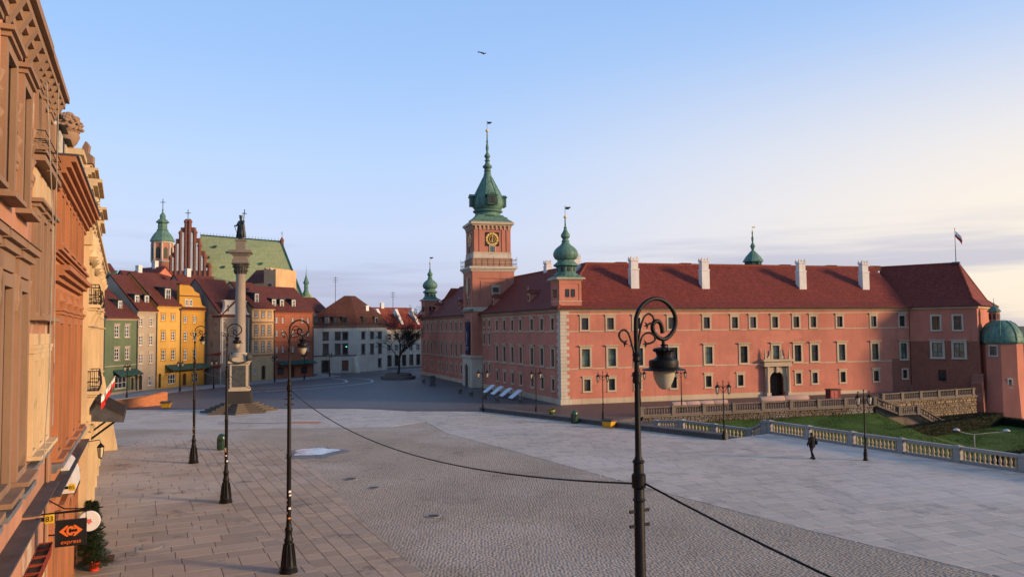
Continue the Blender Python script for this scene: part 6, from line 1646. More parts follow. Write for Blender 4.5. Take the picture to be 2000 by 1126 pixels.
m = MB(); m.lathe([(0.32, 1.65), (0.2, 1.75), (0.16, 1.85), (0.32, 2.05), (0.42, 2.3), (0.38, 2.42), (0.44, 2.5)], 14, (-0.15, 0.4, 0)); m.build('vase', TRIM_B, t, smooth=50)
m = MB(); rr = random.Random(8); m.lathe([(0.3, 2.45), (0.42, 2.6), (0.4, 2.85), (0.25, 3.05), (0.0, 3.12)], 12, (-0.15, 0.4, 0))
for k in range(130):
    a = rr.uniform(0, 6.28); ph = rr.uniform(-0.2, 1.5); q = rr.uniform(0.36, 0.5); s = rr.uniform(0.05, 0.10)
    c = (-0.15+q*math.cos(ph)*math.cos(a), 0.4+q*math.cos(ph)*math.sin(a), 2.62+0.52*math.sin(ph)); m.lathe([(0, -s), (s*0.8, -s*0.5), (s, 0), (s*0.8, s*0.5), (0, s)], 7, c)
m.build('stone_fruit', TRIM_B, t, smooth=60)
t = thing('stone_finial', 'small carved scroll ornament beside the stone urn', 'ornament', fpt(33.6, 0.2, 15.75), FA + R(75))
t.scale = (0.62, 0.62, 0.72)
m = MB(); m.prism_y([(-0.4, 0), (0.5, 0), (0.45, 0.35), (0.2, 0.5), (0.25, 0.9), (0.05, 1.25), (-0.15, 1.0), (-0.1, 0.6), (-0.4, 0.4)], -0.2, 0.2); m.build('scroll', TRIM_B, t); MB().lathe([(0.1, 0.3), (0.25, 0.45), (0.05, 0.7)], 8, (0.1, -0.2, 0)).build('rosette', TRIM_B, t)
# tilted white advertising panel with toothed edge
t = thing('awning_panel', 'pale rounded awning panel with toothed edge on the orange house front', 'awning', fpt(27.8, 0.0, 3.72), FA)
t.scale = (0.8, 0.62, 0.8)
m = MB(); pr = [(0, 0), (0.5, -0.05), (1.3, 0.25), (1.9, 0.7), (2.2, 1.2), (1.4, 1.28), (0.5, 0.95), (0.05, 0.4)]
m.M = Matrix.Translation((0, -0.05, 0)) @ Matrix.Rotation(R(90), 4, 'Z') @ Matrix.Rotation(R(0), 4, 'X')
m.M = None
pf = [(-0.02-0.62*math.sin(R(q)), 0.25+1.15*math.cos(R(q))) for q in range(0, 91, 10)]
for (ya, za), (yb, zb) in zip(pf[:-1], pf[1:]): m.face([(-0.6, ya, za), (2.6, ya, za), (2.6, yb, zb), (-0.6, yb, zb)])
for xx in (-0.6, 2.6): m.face([(xx, y_, z_) for y_, z_ in pf] + [(xx, -0.02, 0.25)])
m.build('cloth', plain('pale_awning_cloth', (0.55, 0.53, 0.50), 0.8, var=0.1), t)
m = MB()
for k in range(20): m.box(-0.58+k*0.16, -0.50+k*0.16, -0.65, -0.63, 0.12, 0.26)
m.tube([(-0.6, 0, 0.24), (-0.6, -0.64, 0.24)], 0.015, 4); m.build('fringe', WOOD_DK, t)
# projecting shop sign with the logo and word, on an iron bracket
def text_obj(s, size, mat, parent, M, ext=0.004, shear=0.0, name='lettering'):
    cu = bpy.data.curves.new(name, 'FONT'); cu.body = s; cu.size = size; cu.extrude = ext; cu.align_x = 'CENTER'; cu.align_y = 'CENTER'; cu.shear = shear
    tmp = bpy.data.objects.new(name, cu); COL.objects.link(tmp); dg = bpy.context.evaluated_depsgraph_get(); dg.update()
    me = bpy.data.meshes.new_from_object(tmp.evaluated_get(dg)); me.materials.clear(); me.materials.append(mat)
    bpy.data.objects.remove(tmp); o = link(name, me, parent); o.matrix_local = M; return o
SGN = plain('sign_black', (0.014, 0.013, 0.014), 0.4); ORG = plain('sign_orange', (0.62, 0.13, 0.025), 0.5, var=0.05)
sg = thing('shop_sign', 'square black hanging shop sign with orange logo and the word express', 'sign', fpt(20.7, 0.0, 3.8), FA)
sg.scale = (0.9, 0.93, 0.9)
# the panel faces back along the street: local panel axes u = outwards (-y), v = up
SX = 0.0
MB().box(-0.05, 0.05, -1.22, -0.50, 0.05, 0.75).build('panel', SGN, sg)
SM = lambda off, yc, zc: Matrix(((0, 0, -1, off), (-1, 0, 0, yc), (0, 1, 0, zc), (0, 0, 0, 1)))
m = MB(SM(-0.056, -0.86, 0.46))
for s in (-1, 1):    # pointed arrow halves either side of a rounded letter
    pts = [(s*0.27, 0.0), (s*0.10, 0.145), (s*0.055, 0.15), (s*0.075, 0.10), (s*0.16, 0.0), (s*0.075, -0.10), (s*0.055, -0.15), (s*0.10, -0.145)]
    n_ = len(pts); m.mesh([(x, y, 0.0) for x, y in pts] + [(x, y, 0.006) for x, y in pts], [tuple(range(n_)), tuple(range(n_, 2*n_))] + [(i, (i+1) % n_, n_+(i+1) % n_, n_+i) for i in range(n_)])
ring_ = [(0.115*math.cos(R(q)) - 0.0, 0.125*math.sin(R(q))) for q in range(45, 316, 18)] + [(0.06*math.cos(R(q)), 0.068*math.sin(R(q))) for q in range(310, 44, -18)]
n_ = len(ring_); m.mesh([(x*0.9, y, 0.0) for x, y in ring_] + [(x*0.9, y, 0.007) for x, y in ring_], [(i, i+1, n_-2-i, n_-1-i) for i in range(n_//2-1)] + [(n_+i, n_+i+1, 2*n_-2-i, 2*n_-1-i) for i in range(n_//2-1)])
for s in (-1, 1): m.box(0.0, 0.11, s*0.055-0.018, s*0.055+0.018, 0.0, 0.007)
m.build('logo', ORG, sg)
text_obj('express', 0.15, ORG, sg, SM(-0.056, -0.86, 0.17), 0.003, 0.2)
m = MB(); m.tube([(0, 0.0, 0.95), (0, -1.3, 0.95)], 0.025, 6); m.tube([(0, 0.0, 1.35), (0, -0.35, 1.3), (0, -0.7, 1.05), (0, -1.25, 1.0), (0, -1.35, 1.12)], 0.018, 5); m.tube([(0, -0.5, 0.95), (0, -0.5, 0.74)], 0.012, 4); m.tube([(0, -1.2, 0.95), (0, -1.2, 0.74)], 0.012, 4); m.tube([(0, -0.25, 0.95), (0, -0.25, 1.32)], 0.015, 4); m.build('bracket', IRON, sg)
rs = thing('round_sign', 'round white hanging sign behind the black shop sign', 'sign', fpt(24.2, 0.0, 3.35), FA)
m = MB(Matrix.Translation((0, -1.0, 0.3)) @ Matrix.Rotation(R(90), 4, 'Y')); m.lathe([(0.27, -0.04), (0.29, -0.02), (0.29, 0.02), (0.27, 0.04)], 24); m.build('disc', plain('white_sign_paint', (0.60, 0.58, 0.56), 0.5, var=0.06), rs, smooth=40)
m = MB(Matrix.Translation((-0.045, -1.0, 0.3)) @ Matrix.Rotation(R(90), 4, 'Y')); m.lathe([(0.02, 0), (0.02, 0.003)], 8)
for k in range(5): a = R(72*k); m.lathe([(0.028, 0), (0.028, 0.003)], 8, (0.05*math.cos(a), 0.05*math.sin(a), 0))
m.build('emblem', plain('sign_red', (0.55, 0.08, 0.06), 0.5), rs)
m = MB(); m.tube([(0, 0, 0.02), (0, -0.4, 0.0), (0, -1.3, 0.02), (0, -1.42, 0.1)], 0.02, 5); m.tube([(0, 0, 0.62), (0, -1.35, 0.66)], 0.016, 5); m.build('bracket', IRON, rs)
def house_number(num, tt, out, z, label):
    t = thing('number_plate', label, 'number plate', fpt(tt, 0.0, z), FA)
    MB().box(-0.03, 0.03, -out-0.19, -out, 0.06, 0.26).build('plate', glossy('yellow_plate', (0.62, 0.40, 0.03), 0.35, 0.4), t)
    MB().box(-0.03, 0.03, -out, 0, 0.12, 0.2).build('bracket', IRON, t)
    text_obj(num, 0.165, SGN, t, SM(-0.036, -out-0.095, 0.16), 0.002)
house_number('83', 19.7, 0.34, 4.58, 'yellow house number plate reading 83 above the shop sign')
house_number('85', 26.9, 0.27, 4.02, 'yellow house number plate reading 85 beyond the shop sign')
# potted conifers by the shop door
def conifer(loc, h, label, seed):
    t = thing('potted_conifer', label, 'conifer', loc, 0, 'potted conifers by the shop door'); rr = np.random.default_rng(seed)
    m = MB(); m.lathe([(0.15, 0), (0.2, 0.3), (0.21, 0.32), (0.18, 0.32), (0.16, 0.26)], 14); m.build('pot', glossy('red_pot_glaze', (0.42, 0.03, 0.015), 0.35, 0.4), t, smooth=40)
    m = MB(); m.tube([(0, 0, 0.3), (0, 0, h*0.95)], [0.035, 0.008], 6); m.build('trunk', plain('conifer_bark', (0.06, 0.04, 0.03), 0.9), t)
    V, F = [], []
    for k in range(9000):
        z = 0.3+(h-0.3)*rr.random()**1.3; f = 1-(z-0.3)/(h-0.3); rmax = 0.06+0.62*f*(0.72+0.28*math.sin(z*19)); r = rmax*math.sqrt(rr.random()); a = rr.random()*6.283
        p = Vector((r*math.cos(a), r*math.sin(a), z-0.25*r)); d = Vector((math.cos(a), math.sin(a), rr.uniform(-0.5, 0.5))).normalized()*rr.uniform(0.07, 0.14); w = Vector((-d.y, d.x, rr.uniform(-0.03, 0.03)))*0.16
        n0 = len(V); V += [tuple(p-w), tuple(p+w), tuple(p+d)]; F.append((n0, n0+1, n0+2))
    m = MB(); m.mesh(V, F); stuff(m.build('foliage', plain('conifer_needles', (0.022, 0.042, 0.014), 0.7, var=0.5, scale=8), t))
p = fpt(32.5, 0.75, 0.03); conifer(p, 2.6, 'dark potted conifer in a red pot beside the black shop sign', 1)
p = fpt(34.8, 0.4, 0.03); conifer(p, 2.2, 'smaller potted conifer farther along the orange house wall', 2)
# loose cable hanging down the tan house
m = MB(); m.tube([fpt(18.2, 0.35, 14.5), fpt(18.4, 0.5, 11.5), fpt(18.3, 0.5, 8.0), fpt(17.6, 0.5, 6.3)], 0.012, 5); m.tube([fpt(19.6, 0.45, 14.9), fpt(20.1, 0.4, 11), fpt(20.4, 0.4, 8.3), fpt(19.2, 0.5, 6.9)], 0.012, 5)
tag(m.build('wall_cable', plain('grey_cable', (0.32, 0.29, 0.24), 0.7), smooth=60), 'thin pale loose cable hanging down the tan house front', 'cable')

# ================================================================ old town houses across the square
ANTH = plain('anthracite_sheet', (0.045, 0.05, 0.052), 0.5, 0, 0.3, 1.5)
def rowhouse(name, label, o, d, L, depth, eave, ridge, wallm, wins, roofm=TILE2, win=None, dorm=(), doors=(), shops=(), extra=None, cor=STONE, base=None, roof_over=0.35, dz=0.12, sidem=None):
    h = thing(name, label, 'house', (o[0], o[1], 0), ang(d), 'old town houses along the far side of the square')
    fr = (0, 0, 0, 0); kw = dict(sw=0.13, proj=0.04, hood=0.05, sill=0.1, nx=2, nz=3, reveal=0.14, stone=cor, bar=SASH_WH, glass=GLASS, bw=0.075)
    kw.update(win or {})
    holes = []
    for x, z0, z1, w in wins: holes.append(window(h, fr, x, z0, w, z1-z0, **kw))
    for x, z0, z1, w in shops: holes.append(window(h, fr, x, z0, w, z1-z0, 0.1, 0.04, 0, 0.06, 3, 2, 0.16, stone=cor, bar=SASH_WH if kw['bar'] is SASH_WH and len(shops) < 2 else WOOD_DK, glass=GLASS, name='shop_window', bw=0.07))
    for x, w, z1 in doors: holes.append(window(h, fr, x, 0.12, w, z1, 0.14, 0.07, 0, 0, 1, 1, 0.2, stone=cor, bar=WOOD_DK, glass=WOOD_DK, name='door', arch=True))
    m = MB(); m.wall(0, L, 0, eave, holes, 0.2)
    rm = depth * 0.5
    for x in (0, L): m.face([(x, 0, 0), (x, depth, 0), (x, depth, eave), (x, rm, ridge), (x, 0, eave)], 1)
    m.face([(L, depth, 0), (0, depth, 0), (0, depth, eave), (L, depth, eave)])
    m.build('wall', [wallm, sidem or wallm], h)
    ov = roof_over; sl = (ridge-eave)/rm; m = MB()
    m.prism_x([(-ov, eave-ov*sl*0.35+0.02), (rm, ridge+0.03), (depth+ov, eave-ov*sl*0.35+0.02), (depth+ov, eave+0.2), (rm, ridge+0.25), (-ov, eave+0.2-ov*sl*0.35)], -0.05, L+0.05); m.build('roof', roofm, h)
    m = MB(); m.box(-0.02, L+0.02, -0.12, 0.01, eave-0.35, eave-0.2); m.box(-0.02, L+0.02, -0.26, 0.01, eave-0.197, eave-0.03); m.build('cornice', cor, h)
    m = MB(); m.tube([(L-0.08, -0.14, 0.2), (L-0.08, -0.14, eave-0.2)], 0.07, 6); m.build('downpipe', ANTH, h)
    if base: MB().box(0, L, -0.05, 0.01, 0, base[0]).build('plinth', base[1], h)
    for x, off, w, hh in dorm:
        zz = eave + 0.1 + sl*off
        q = MB().box(-w/2, w/2, 0, 2.6, -0.5, hh).prism_x([(-0.25, hh), (3.0, hh+0.25), (3.0, hh+0.45), (-0.25, hh+0.14)], -w/2-0.18, w/2+0.18).build('dormer', ANTH, h, (x, off, zz))
        window(q, (0, -0.002, 0, 0), 0, 0.05, w*0.72, hh-0.1, 0.07, 0.03, 0, 0, 2, 2, 0.0, stone=SASH_WH, bar=SASH_WH, glass=GLASS, bw=0.06)
    if extra: extra(h, L)
    return h
def awning(h, x0, x1, z0, z1, out, mat=COPPER_D):
    m = MB(); m.mesh([(x0, 0, z1), (x1, 0, z1), (x1, -out, z0), (x0, -out, z0), (x0, 0, z1-0.08), (x1, 0, z1-0.08), (x1, -out, z0-0.1), (x0, -out, z0-0.1)], [(0, 3, 2, 1), (4, 5, 6, 7), (3, 7, 6, 2), (0, 4, 7, 3), (1, 2, 6, 5)])
    k = x0 + 0.4
    while k < x1: m.tube([(k, -0.01, z1+0.02), (k, -out, z0+0.02)], 0.03, 4); k += 0.55
    m.build('awning', mat, h)
    for x in (x0+0.2, x1-0.2): MB().tube([(x, 0, z0-0.9), (x, -out*0.9, z0-0.05)], 0.04, 4).build('awning_strut', IRON, h)
def band(h, L, z, out=0.08, mat=STONE, hgt=0.14): MB().box(0, L, -out, 0.01, z, z+hgt).build('string_course', mat, h)
GREEN = plaster('green_render', (0.115, 0.155, 0.09), 0.3, (0.05, 0.07, 0.04)); GREIGE = plaster('greige_render', (0.36, 0.30, 0.225), 0.35, (0.12, 0.1, 0.08))
YELLOW = plaster('yellow_render', (0.56, 0.335, 0.085), 0.25, (0.25, 0.15, 0.05)); OCHRE = plaster('ochre_render', (0.47, 0.255, 0.05), 0.55, (0.2, 0.11, 0.03))
BEIGE = plaster('beige_render', (0.54, 0.36, 0.19), 0.35, (0.2, 0.14, 0.08)); REDR = plaster('brick_red_render', (0.31, 0.108, 0.062), 0.4, (0.15, 0.06, 0.04)); WHITER = plaster('off_white_render', (0.56, 0.51, 0.42), 0.4, (0.2, 0.17, 0.13))
OFFW = plaster('pale_yellow_white_render', (0.56, 0.54, 0.45), 0.4, (0.16, 0.14, 0.1)); GREYB = plaster('grey_bare_gable', (0.23, 0.195, 0.16), 0.6, (0.08, 0.07, 0.06), (0.15, 0.12, 0.1), 0.9)
def gx(h, L): awning(h, 2.0, 7.9, 2.75, 3.55, 1.2); band(h, L, 4.1, 0.05, GREIGE)
rowhouse('town_house', 'green house with dark roof at the left end of the far row', (-58.55, 110.52), (0.087, 0.996), 8.03, 11, 11.2, 16.2, GREEN,
         [(2.81, 8.3, 10.2, 1.4), (5.43, 8.3, 10.2, 1.4), (2.9, 4.95, 6.85, 1.4), (5.52, 4.95, 6.85, 1.4)], dorm=[(5.6, 1.3, 1.3, 1.4)], shops=[(4.0, 0.75, 2.55, 3.2)], doors=[(6.9, 1.0, 2.3)], extra=gx, base=(0.35, GREIGE), cor=GREIGE)
def ex_gr(h, L): band(h, L, 3.2, 0.05, GREIGE)
rowhouse('town_house', 'narrow greige house between the green and yellow houses', (-57.85, 118.52), (0.311, 0.950), 4.02, 11, 12.4, 18.0, GREIGE,
         [(0.75, 9.93, 11.35, 1.0), (2.85, 9.93, 11.35, 1.0), (0.75, 7.0, 8.65, 1.0), (2.85, 7.0, 8.65, 1.0), (0.8, 4.15, 5.85, 1.0), (2.9, 4.15, 5.85, 1.0)], dorm=[(0.9, 1.0, 1.15, 1.35), (2.9, 1.0, 1.15, 1.35)], shops=[(2.75, 0.7, 2.3, 1.1)], doors=[(0.75, 1.0, 2.5)], extra=ex_gr, roofm=TILE2)
def ex_y(h, L): awning(h, 1.9, L+5.6, 2.95, 3.75, 1.6); 
rowhouse('town_house', 'bright yellow house with white windows above a dark awning', (-56.6, 122.34), (0.290, 0.957), 5.38, 11, 13.3, 18.6, YELLOW,
         [(1.39, 10.85, 12.05, 1.1), (3.63, 10.85, 12.05, 1.1), (1.44, 7.65, 9.3, 1.1), (3.68, 7.65, 9.3, 1.1), (1.5, 4.5, 6.3, 1.1), (3.74, 4.5, 6.3, 1.1)], dorm=[(3.4, 0.9, 1.6, 1.9)], shops=[(3.5, 0.6, 2.3, 1.9)], doors=[(0.75, 0.9, 2.5)], extra=ex_y, win=dict(stone=OCHRE), cor=YELLOW)
def ex_o(h, L):
    m = MB(); m.prism_y([(-0.3, 12.8), (L+0.15, 12.8), (L+0.1, 13.3), (L-0.8, 13.6), (L-1.2, 14.6), (L-1.6, 15.6), (L-2.6, 15.9), (L-3.1, 16.5), (L-4.0, 16.9), (0.2, 16.9), (-0.3, 16.9)], -0.02, 0.5); g_ = m.build('gable', OCHRE, h)
    m = MB(); m.box(-0.4, L+0.3, -0.3, 0.0, 12.7, 12.95); m.box(-0.4, L-3.9, -0.16, 0.55, 16.9, 17.1); m.box(-0.3, L-1.4, -0.1, 0.0, 15.0, 15.15); m.build('cornice', TILE2, h)
    for x in (1.3, 2.3): window(h, (0, -0.022, 0, 0), x, 13.4, 0.75, 1.15, 0.1, 0.03, 0, 0.03, 2, 2, 0.0, stone=STONE_PALE, bar=SASH_WH)
rowhouse('town_house', 'ochre house with scrolled baroque gable beside the yellow house', (-55.06, 127.5), (0.317, 0.948), 5.89, 11, 12.85, 17.8, OCHRE,
         [(1.1, 10.5, 11.85, 1.1), (3.3, 10.5, 11.85, 1.1), (1.15, 7.47, 9.2, 1.1), (3.35, 7.47, 9.2, 1.1), (1.2, 4.3, 6.2, 1.1), (3.4, 4.3, 6.2, 1.1)], shops=[(3.5, 0.5, 2.2, 1.7)], doors=[(1.0, 1.15, 2.2)], extra=ex_o, win=dict(stone=OCHRE), cor=OCHRE)
def ex_b(h, L):
    m = MB(); m.prism_y([(0, 11.4), (L, 11.4), (L, 12.2), (L-0.5, 12.5), (L-0.9, 13.4), (L-0.8, 14.3), (0.9, 14.3), (1.0, 13.4), (0.6, 12.4), (0, 12.1)], -0.02, 0.5); m.build('gable', WHITER, h)
    MB().box(-0.1, L+0.1, -0.25, 0, 11.4, 11.75).build('tile_ledge', TILE2, h); MB().box(0.7, L-0.7, -0.12, 0.55, 14.3, 14.5).build('cornice', WHITER, h)
    for x in (0.2, 1.9, 4.3, L-0.35): MB().box(x, x+0.3, -0.12, 0, 3.6, 11.3).build('pilaster', WHITER, h)
    for x in (1.6, 4.7): window(h, (0, -0.022, 0, 0), x, 12.4, 0.8, 1.4, 0.1, 0.03, 0, 0.03, 2, 2, 0.0, stone=WHITER, bar=SASH_WH)
    for z in (3.0, 5.2): MB().prism_x([(-0.3, z), (0, z), (0, z+0.5)], -6.2, 0.0).build('lean_to_tiles', TILE, h, (0, 0, 0), R(90) + 0.0) if False else None
rowhouse('town_house', 'off-white baroque house with curved gable behind the monument column', (-50.1, 132.0), (0.402, 0.916), 6.9, 12, 11.6, 18.2, WHITER,
         [(1.1, 9.0, 10.75, 1.0), (3.2, 9.0, 10.75, 1.0), (5.5, 9.0, 10.75, 1.0), (1.1, 6.0, 7.85, 1.0), (3.2, 6.0, 7.85, 1.0), (5.5, 6.0, 7.85, 1.0)], shops=[(2.0, 0.6, 2.6, 1.4)], doors=[(4.6, 1.2, 2.6)], extra=ex_b, cor=WHITER, sidem=GREYB)
t = thing('side_annex', 'bare grey gable annex with red tile ledges left of the off-white house', 'house', (-53.9, 134.2, 0), ang((0.88, -0.475)))
m = MB(); m.wall(0, 4.4, 0, 11.6, [(1.8, 2.7, 0.3, 2.6)], 0.3); m.face([(0, 0, 0), (0, 6, 0), (0, 6, 11.6), (0, 0, 11.6)]); m.face([(4.4, 6, 0), (4.4, 0, 0), (4.4, 0, 11.6), (4.4, 6, 11.6)]); m.build('wall', GREYB, t)
for z in (2.9, 5.0): MB().prism_x([(-0.4, z), (0.01, z), (0.01, z+0.75)], 0, 4.4).build('tile_ledge', TILE, t)
MB().box(1.8, 2.7, 0.28, 0.3, 0.3, 2.6).build('door', WOOD_DK, t); MB().box(0, 4.38, -0.06, 0.0, 0, 2.88).build('lower_wall', WHITER, t)
m = MB(); m.prism_x([(-0.3, 11.5), (6, 16.5), (6, 16.8), (-0.3, 11.75)], -0.1, 4.5); m.build('roof', TILE2, t)
def ex_be(h, L):
    for z in (4.6, 7.6, 10.6): band(h, L, z, 0.18, TRIM_B, 0.22)
rowhouse('town_house', 'beige house with arched stone doorway right of the monument column', (-47.0, 138.7), (0.427, 0.904), 5.72, 11, 13.2, 18.0, BEIGE,
         [(x, z0, z1, 1.0) for x in (1.1, 2.8, 4.45) for z0, z1 in ((11.45, 12.65), (8.32, 10.05), (5.32, 7.14))], dorm=[(2.2, 1.0, 1.3, 1.8)], shops=[(0.9, 1.2, 2.4, 0.8)], doors=[(2.95, 1.35, 2.8)], extra=ex_be, win=dict(stone=TRIM_B), cor=BEIGE)
def ex_r(h, L):
    for z in (7.0, 9.9): band(h, L, z, 0.16, REDR, 0.25)
    awning(h, 0.7, L-0.1, 2.75, 3.35, 1.3)
rowhouse('town_house', 'brick-red house with three dormers and awning at the row end', (-44.62, 143.74), (0.532, 0.847), 9.83, 11, 12.65, 17.5, REDR,
         [(x, z0, z1, 0.9) for x in (0.7, 2.15, 4.6, 7.0, 8.45) for z0, z1 in ((10.48, 11.65), (7.95, 9.25), (4.9, 6.25))], dorm=[(0.8, 0.9, 1.2, 1.5), (2.7, 0.9, 1.2, 1.5), (5.6, 0.9, 1.2, 1.5)], shops=[(1.7, 0.8, 2.3, 1.7), (7.5, 0.7, 2.2, 1.8)], doors=[(4.65, 1.1, 2.3)], extra=ex_r, win=dict(stone=REDR), cor=REDR, roofm=TILE2)
# --- white corner house with mansard roof
wh = thing('corner_house', 'off-white corner house with mansard roof and dark dormers beside the bare tree', 'house', (-33.7, 166.3, 0))
dl, dr = Vector((0.932, 0.363)), Vector((0.509, 0.860)); aL, aR = ang(dl), ang(dr)
LL, LR = 9.9, 10.2; o1 = -dl * LL
kw = dict(sw=0.17, proj=0.06, hood=0.08, sill=0.1, nx=2, nz=3, reveal=0.16, stone=STONE_DARK, bar=SASH_DK, glass=GLASS)
frL, frR = (o1.x, o1.y, 0, aL), (0, 0, 0, aR); off = LL - 8.93
hL = [window(wh, frL, x+off, z0, 1.25, h_, **kw) for x in (2.4, 4.93, 6.5) for z0, h_ in ((7.05, 1.55), (3.95, 2.15))]
hL += [window(wh, frL, 2.35+off, 0.1, 1.7, 2.7, 0.2, 0.08, 0, 0, 1, 1, 0.25, stone=STONE_DARK, bar=WOOD_DK, glass=WOOD_DK, name='door', arch=True), window(wh, frL, 6.5+off, 0.5, 1.4, 2.15, 0.1, 0.05, 0, 0.05, 2, 2, 0.16, stone=STONE_DARK, bar=WOOD_DK, glass=SHUT)]
hR = [window(wh, frR, x, z0, 1.2, h_, **kw) for x in (2.12, 4.98, 7.65) for z0, h_ in ((7.2, 1.4), (3.85, 2.05))] + [window(wh, frR, 7.6, 0.8, 1.1, 1.8, **kw)]
m = MB(); m.wall(0, LL, 0, 9.6, hL, 0.2); m.build('wall', OFFW, wh, (o1.x, o1.y, 0), aL)
m = MB(); m.wall(0, LR, 0, 9.6, hR, 0.2); m.build('wall', OFFW, wh, (0, 0, 0), aR)
pA, pB, pC = o1, Vector((0, 0)), dr * LR; pD = pC + (pA - pB) * 1.0; 
pD = Vector((pA.x + dr.x*LR, pA.y + dr.y*LR))
m = MB(); 
for p, q in ((pC, pD), (pD, pA)): m.face([(p.x, p.y, 0), (q.x, q.y, 0), (q.x, q.y, 9.6), (p.x, p.y, 9.6)])
m.build('wall', OFFW, wh)
cen = (pA+pB+pC+pD)/4
def rg4(k, z): return [tuple(cen + (p-cen)*k) + (z,) for p in (pA, pB, pC, pD)]
m = MB()
m.mesh(rg4(1.04, 9.6) + rg4(1.06, 10.1), [(0, 1, 5, 4), (1, 2, 6, 5), (2, 3, 7, 6), (3, 0, 4, 7), (0, 3, 2, 1)]); m.build('cornice', STONE_DARK, wh)
m = MB(); a_, b_, c_ = rg4(1.06, 10.1), rg4(0.84, 12.5), rg4(0.14, 16.6)
m.mesh(a_+b_+c_, [(0, 1, 5, 4), (1, 2, 6, 5), (2, 3, 7, 6), (3, 0, 4, 7), (4, 5, 9, 8), (5, 6, 10, 9), (6, 7, 11, 10), (7, 4, 8, 11), (8, 9, 10, 11)]); m.build('roof', tiles('dark_brown_tiles', (0.105, 0.042, 0.033), (0.075, 0.034, 0.029)), wh)
dm_ = MB().box(-0.6, 0.6, 0, 2.2, -0.4, 1.35).box(-0.75, 0.75, -0.2, 2.4, 1.35, 1.5).data('dormer', ANTH)
for fr_, xs in ((frL, (1.3, 3.6, 5.4, 7.4)), (frR, (2.4, 6.3))):
    for x in xs:
        ca, sa = math.cos(fr_[3]), math.sin(fr_[3]); y = -0.12
        q = link('dormer', dm_, wh, (fr_[0]+x*ca-y*sa, fr_[1]+x*sa+y*ca, 10.55), fr_[3]); window(q, (0, -0.004, 0, 0), 0, 0.1, 0.85, 1.15, 0.06, 0.03, 0, 0, 2, 2, 0.0, stone=SASH_WH if x in (3.6, 6.3) else SASH_DK, bar=SASH_DK)
for x, y, z in ((-1.5, 3.5, 13.4), (1.2, 4.6, 13.1), (-3.2, 2.2, 14.5)): MB().box(-0.45, 0.45, -0.4, 0.4, 0, 2.2).box(-0.52, 0.52, -0.47, 0.47, 1.9, 2.05).build('chimney', WHITE, wh, (x, y, z-0.8), aR)
m = MB(); m.box(0, LL, -0.07, 0.0, 3.55, 3.75); m.build('string_course', STONE_DARK, wh, (o1.x, o1.y, 0), aL)
m = MB(); m.prism_x([(0, 0), (-0.9, 0), (-0.25, 3.2), (0, 3.3)], -1.0, 0.15); m.build('buttress', OFFW, wh, (0, 0, 0), aR+R(0)); 
m = MB(); m.box(5.9, 7.1, -0.012+0.14, 0.155, 5.2, 5.27) if False else m.box(6.62+off-0.0, 7.0+off, 0.10, 0.115, 5.45, 5.6)
em = bpy.data.materials.new('green_neon'); em.use_nodes = True; eb = em.node_tree.nodes['Principled BSDF']; eb.inputs['Emission Color'].default_value = (0.1, 1.0, 0.35, 1); eb.inputs['Emission Strength'].default_value = 1.5; eb.inputs['Base Color'].default_value = (0.05, 0.4, 0.15, 1)
m.build('neon_strip', em, wh, (o1.x, o1.y, 0), aL)
# --- far buildings seen in the gap towards the palace
gb = thing('far_house', 'cream two-storey house with dark shop front in the gap by the palace', 'house', (-30.5, 184.0, 0), ang((0.70, 0.714)))
kw2 = dict(sw=0.14, proj=0.05, hood=0, sill=0.08, nx=2, nz=2, reveal=0.16, stone=STONE_PALE, bar=SASH_WH, glass=GLASS)
hh_ = [window(gb, (0, 0, 0, 0), x, z0, 1.3, 1.7, **kw2) for x in (1.2, 3.4, 5.6, 7.8, 10.0, 12.2, 14.4) for z0 in (3.9, 6.5)] + [window(gb, (0, 0, 0, 0), x, 0.2, 1.6, 2.9, 0.15, 0.05, 0, 0, 1, 1, 0.3, stone=STONE_PALE, bar=WOOD_DK, glass=GLASS, name='shop_window') for x in (1.3, 3.5, 5.7, 7.9, 10.1, 12.3, 14.5)]
m = MB(); m.wall(0, 16, 0, 9.2, hh_, 0.25); m.face([(0, 0, 0), (0, 10, 0), (0, 10, 9.2), (0, 0, 9.2)]); m.face([(16, 10, 0), (0, 10, 0), (0, 10, 9.2), (16, 10, 9.2)]); m.build('wall', OFFW, gb)
m = MB(); m.prism_x([(-0.3, 9.2), (5, 13.0), (10.3, 9.2)], -0.1, 16.1); m.build('roof', TILE, gb)
for x in (0.3, 6.0, 11): MB().prism_x([(0.5, 9.2), (5, 9.2), (5, 14.2), (4.0, 14.2)], x, x+0.7).build('party_wall', WHITE, gb)
def bghouse(label, x, y, rz, L, D_, e, r, wm, rm_=TILE2, win=0):
    h = thing('roof_house', label, 'house', (x, y, 0), R(rz), 'old town roofs behind the front row')
    m = MB(); m.box(0, L, 0, D_, 0, e)
    for xx in (0.0, L): m.face([(xx, 0, e), (xx, D_, e), (xx, D_/2, r)])
    m.build('wall', wm, h)
    m = MB(); m.prism_x([(-0.3, e-0.05), (D_/2, r), (D_+0.3, e-0.05), (D_+0.3, e+0.2), (D_/2, r+0.28), (-0.3, e+0.2)], -0.15, L+0.15); m.build('roof', rm_, h)
    for k in range(win): window(h, (0, -0.004, 0, 0), L*(k+0.5)/win, e-2.4, 1.1, 1.6, 0.12, 0.03, 0, 0.05, 2, 2, 0.0, stone=SASH_WH, bar=SASH_WH)
    MB().box(L*0.3, L*0.3+0.9, D_*0.5-0.4, D_*0.5+0.4, r-0.6, r+1.5).box(L*0.3-0.06, L*0.3+0.96, D_*0.5-0.46, D_*0.5+0.46, r+1.2, r+1.35).build('chimney', WHITE, h)
    return h
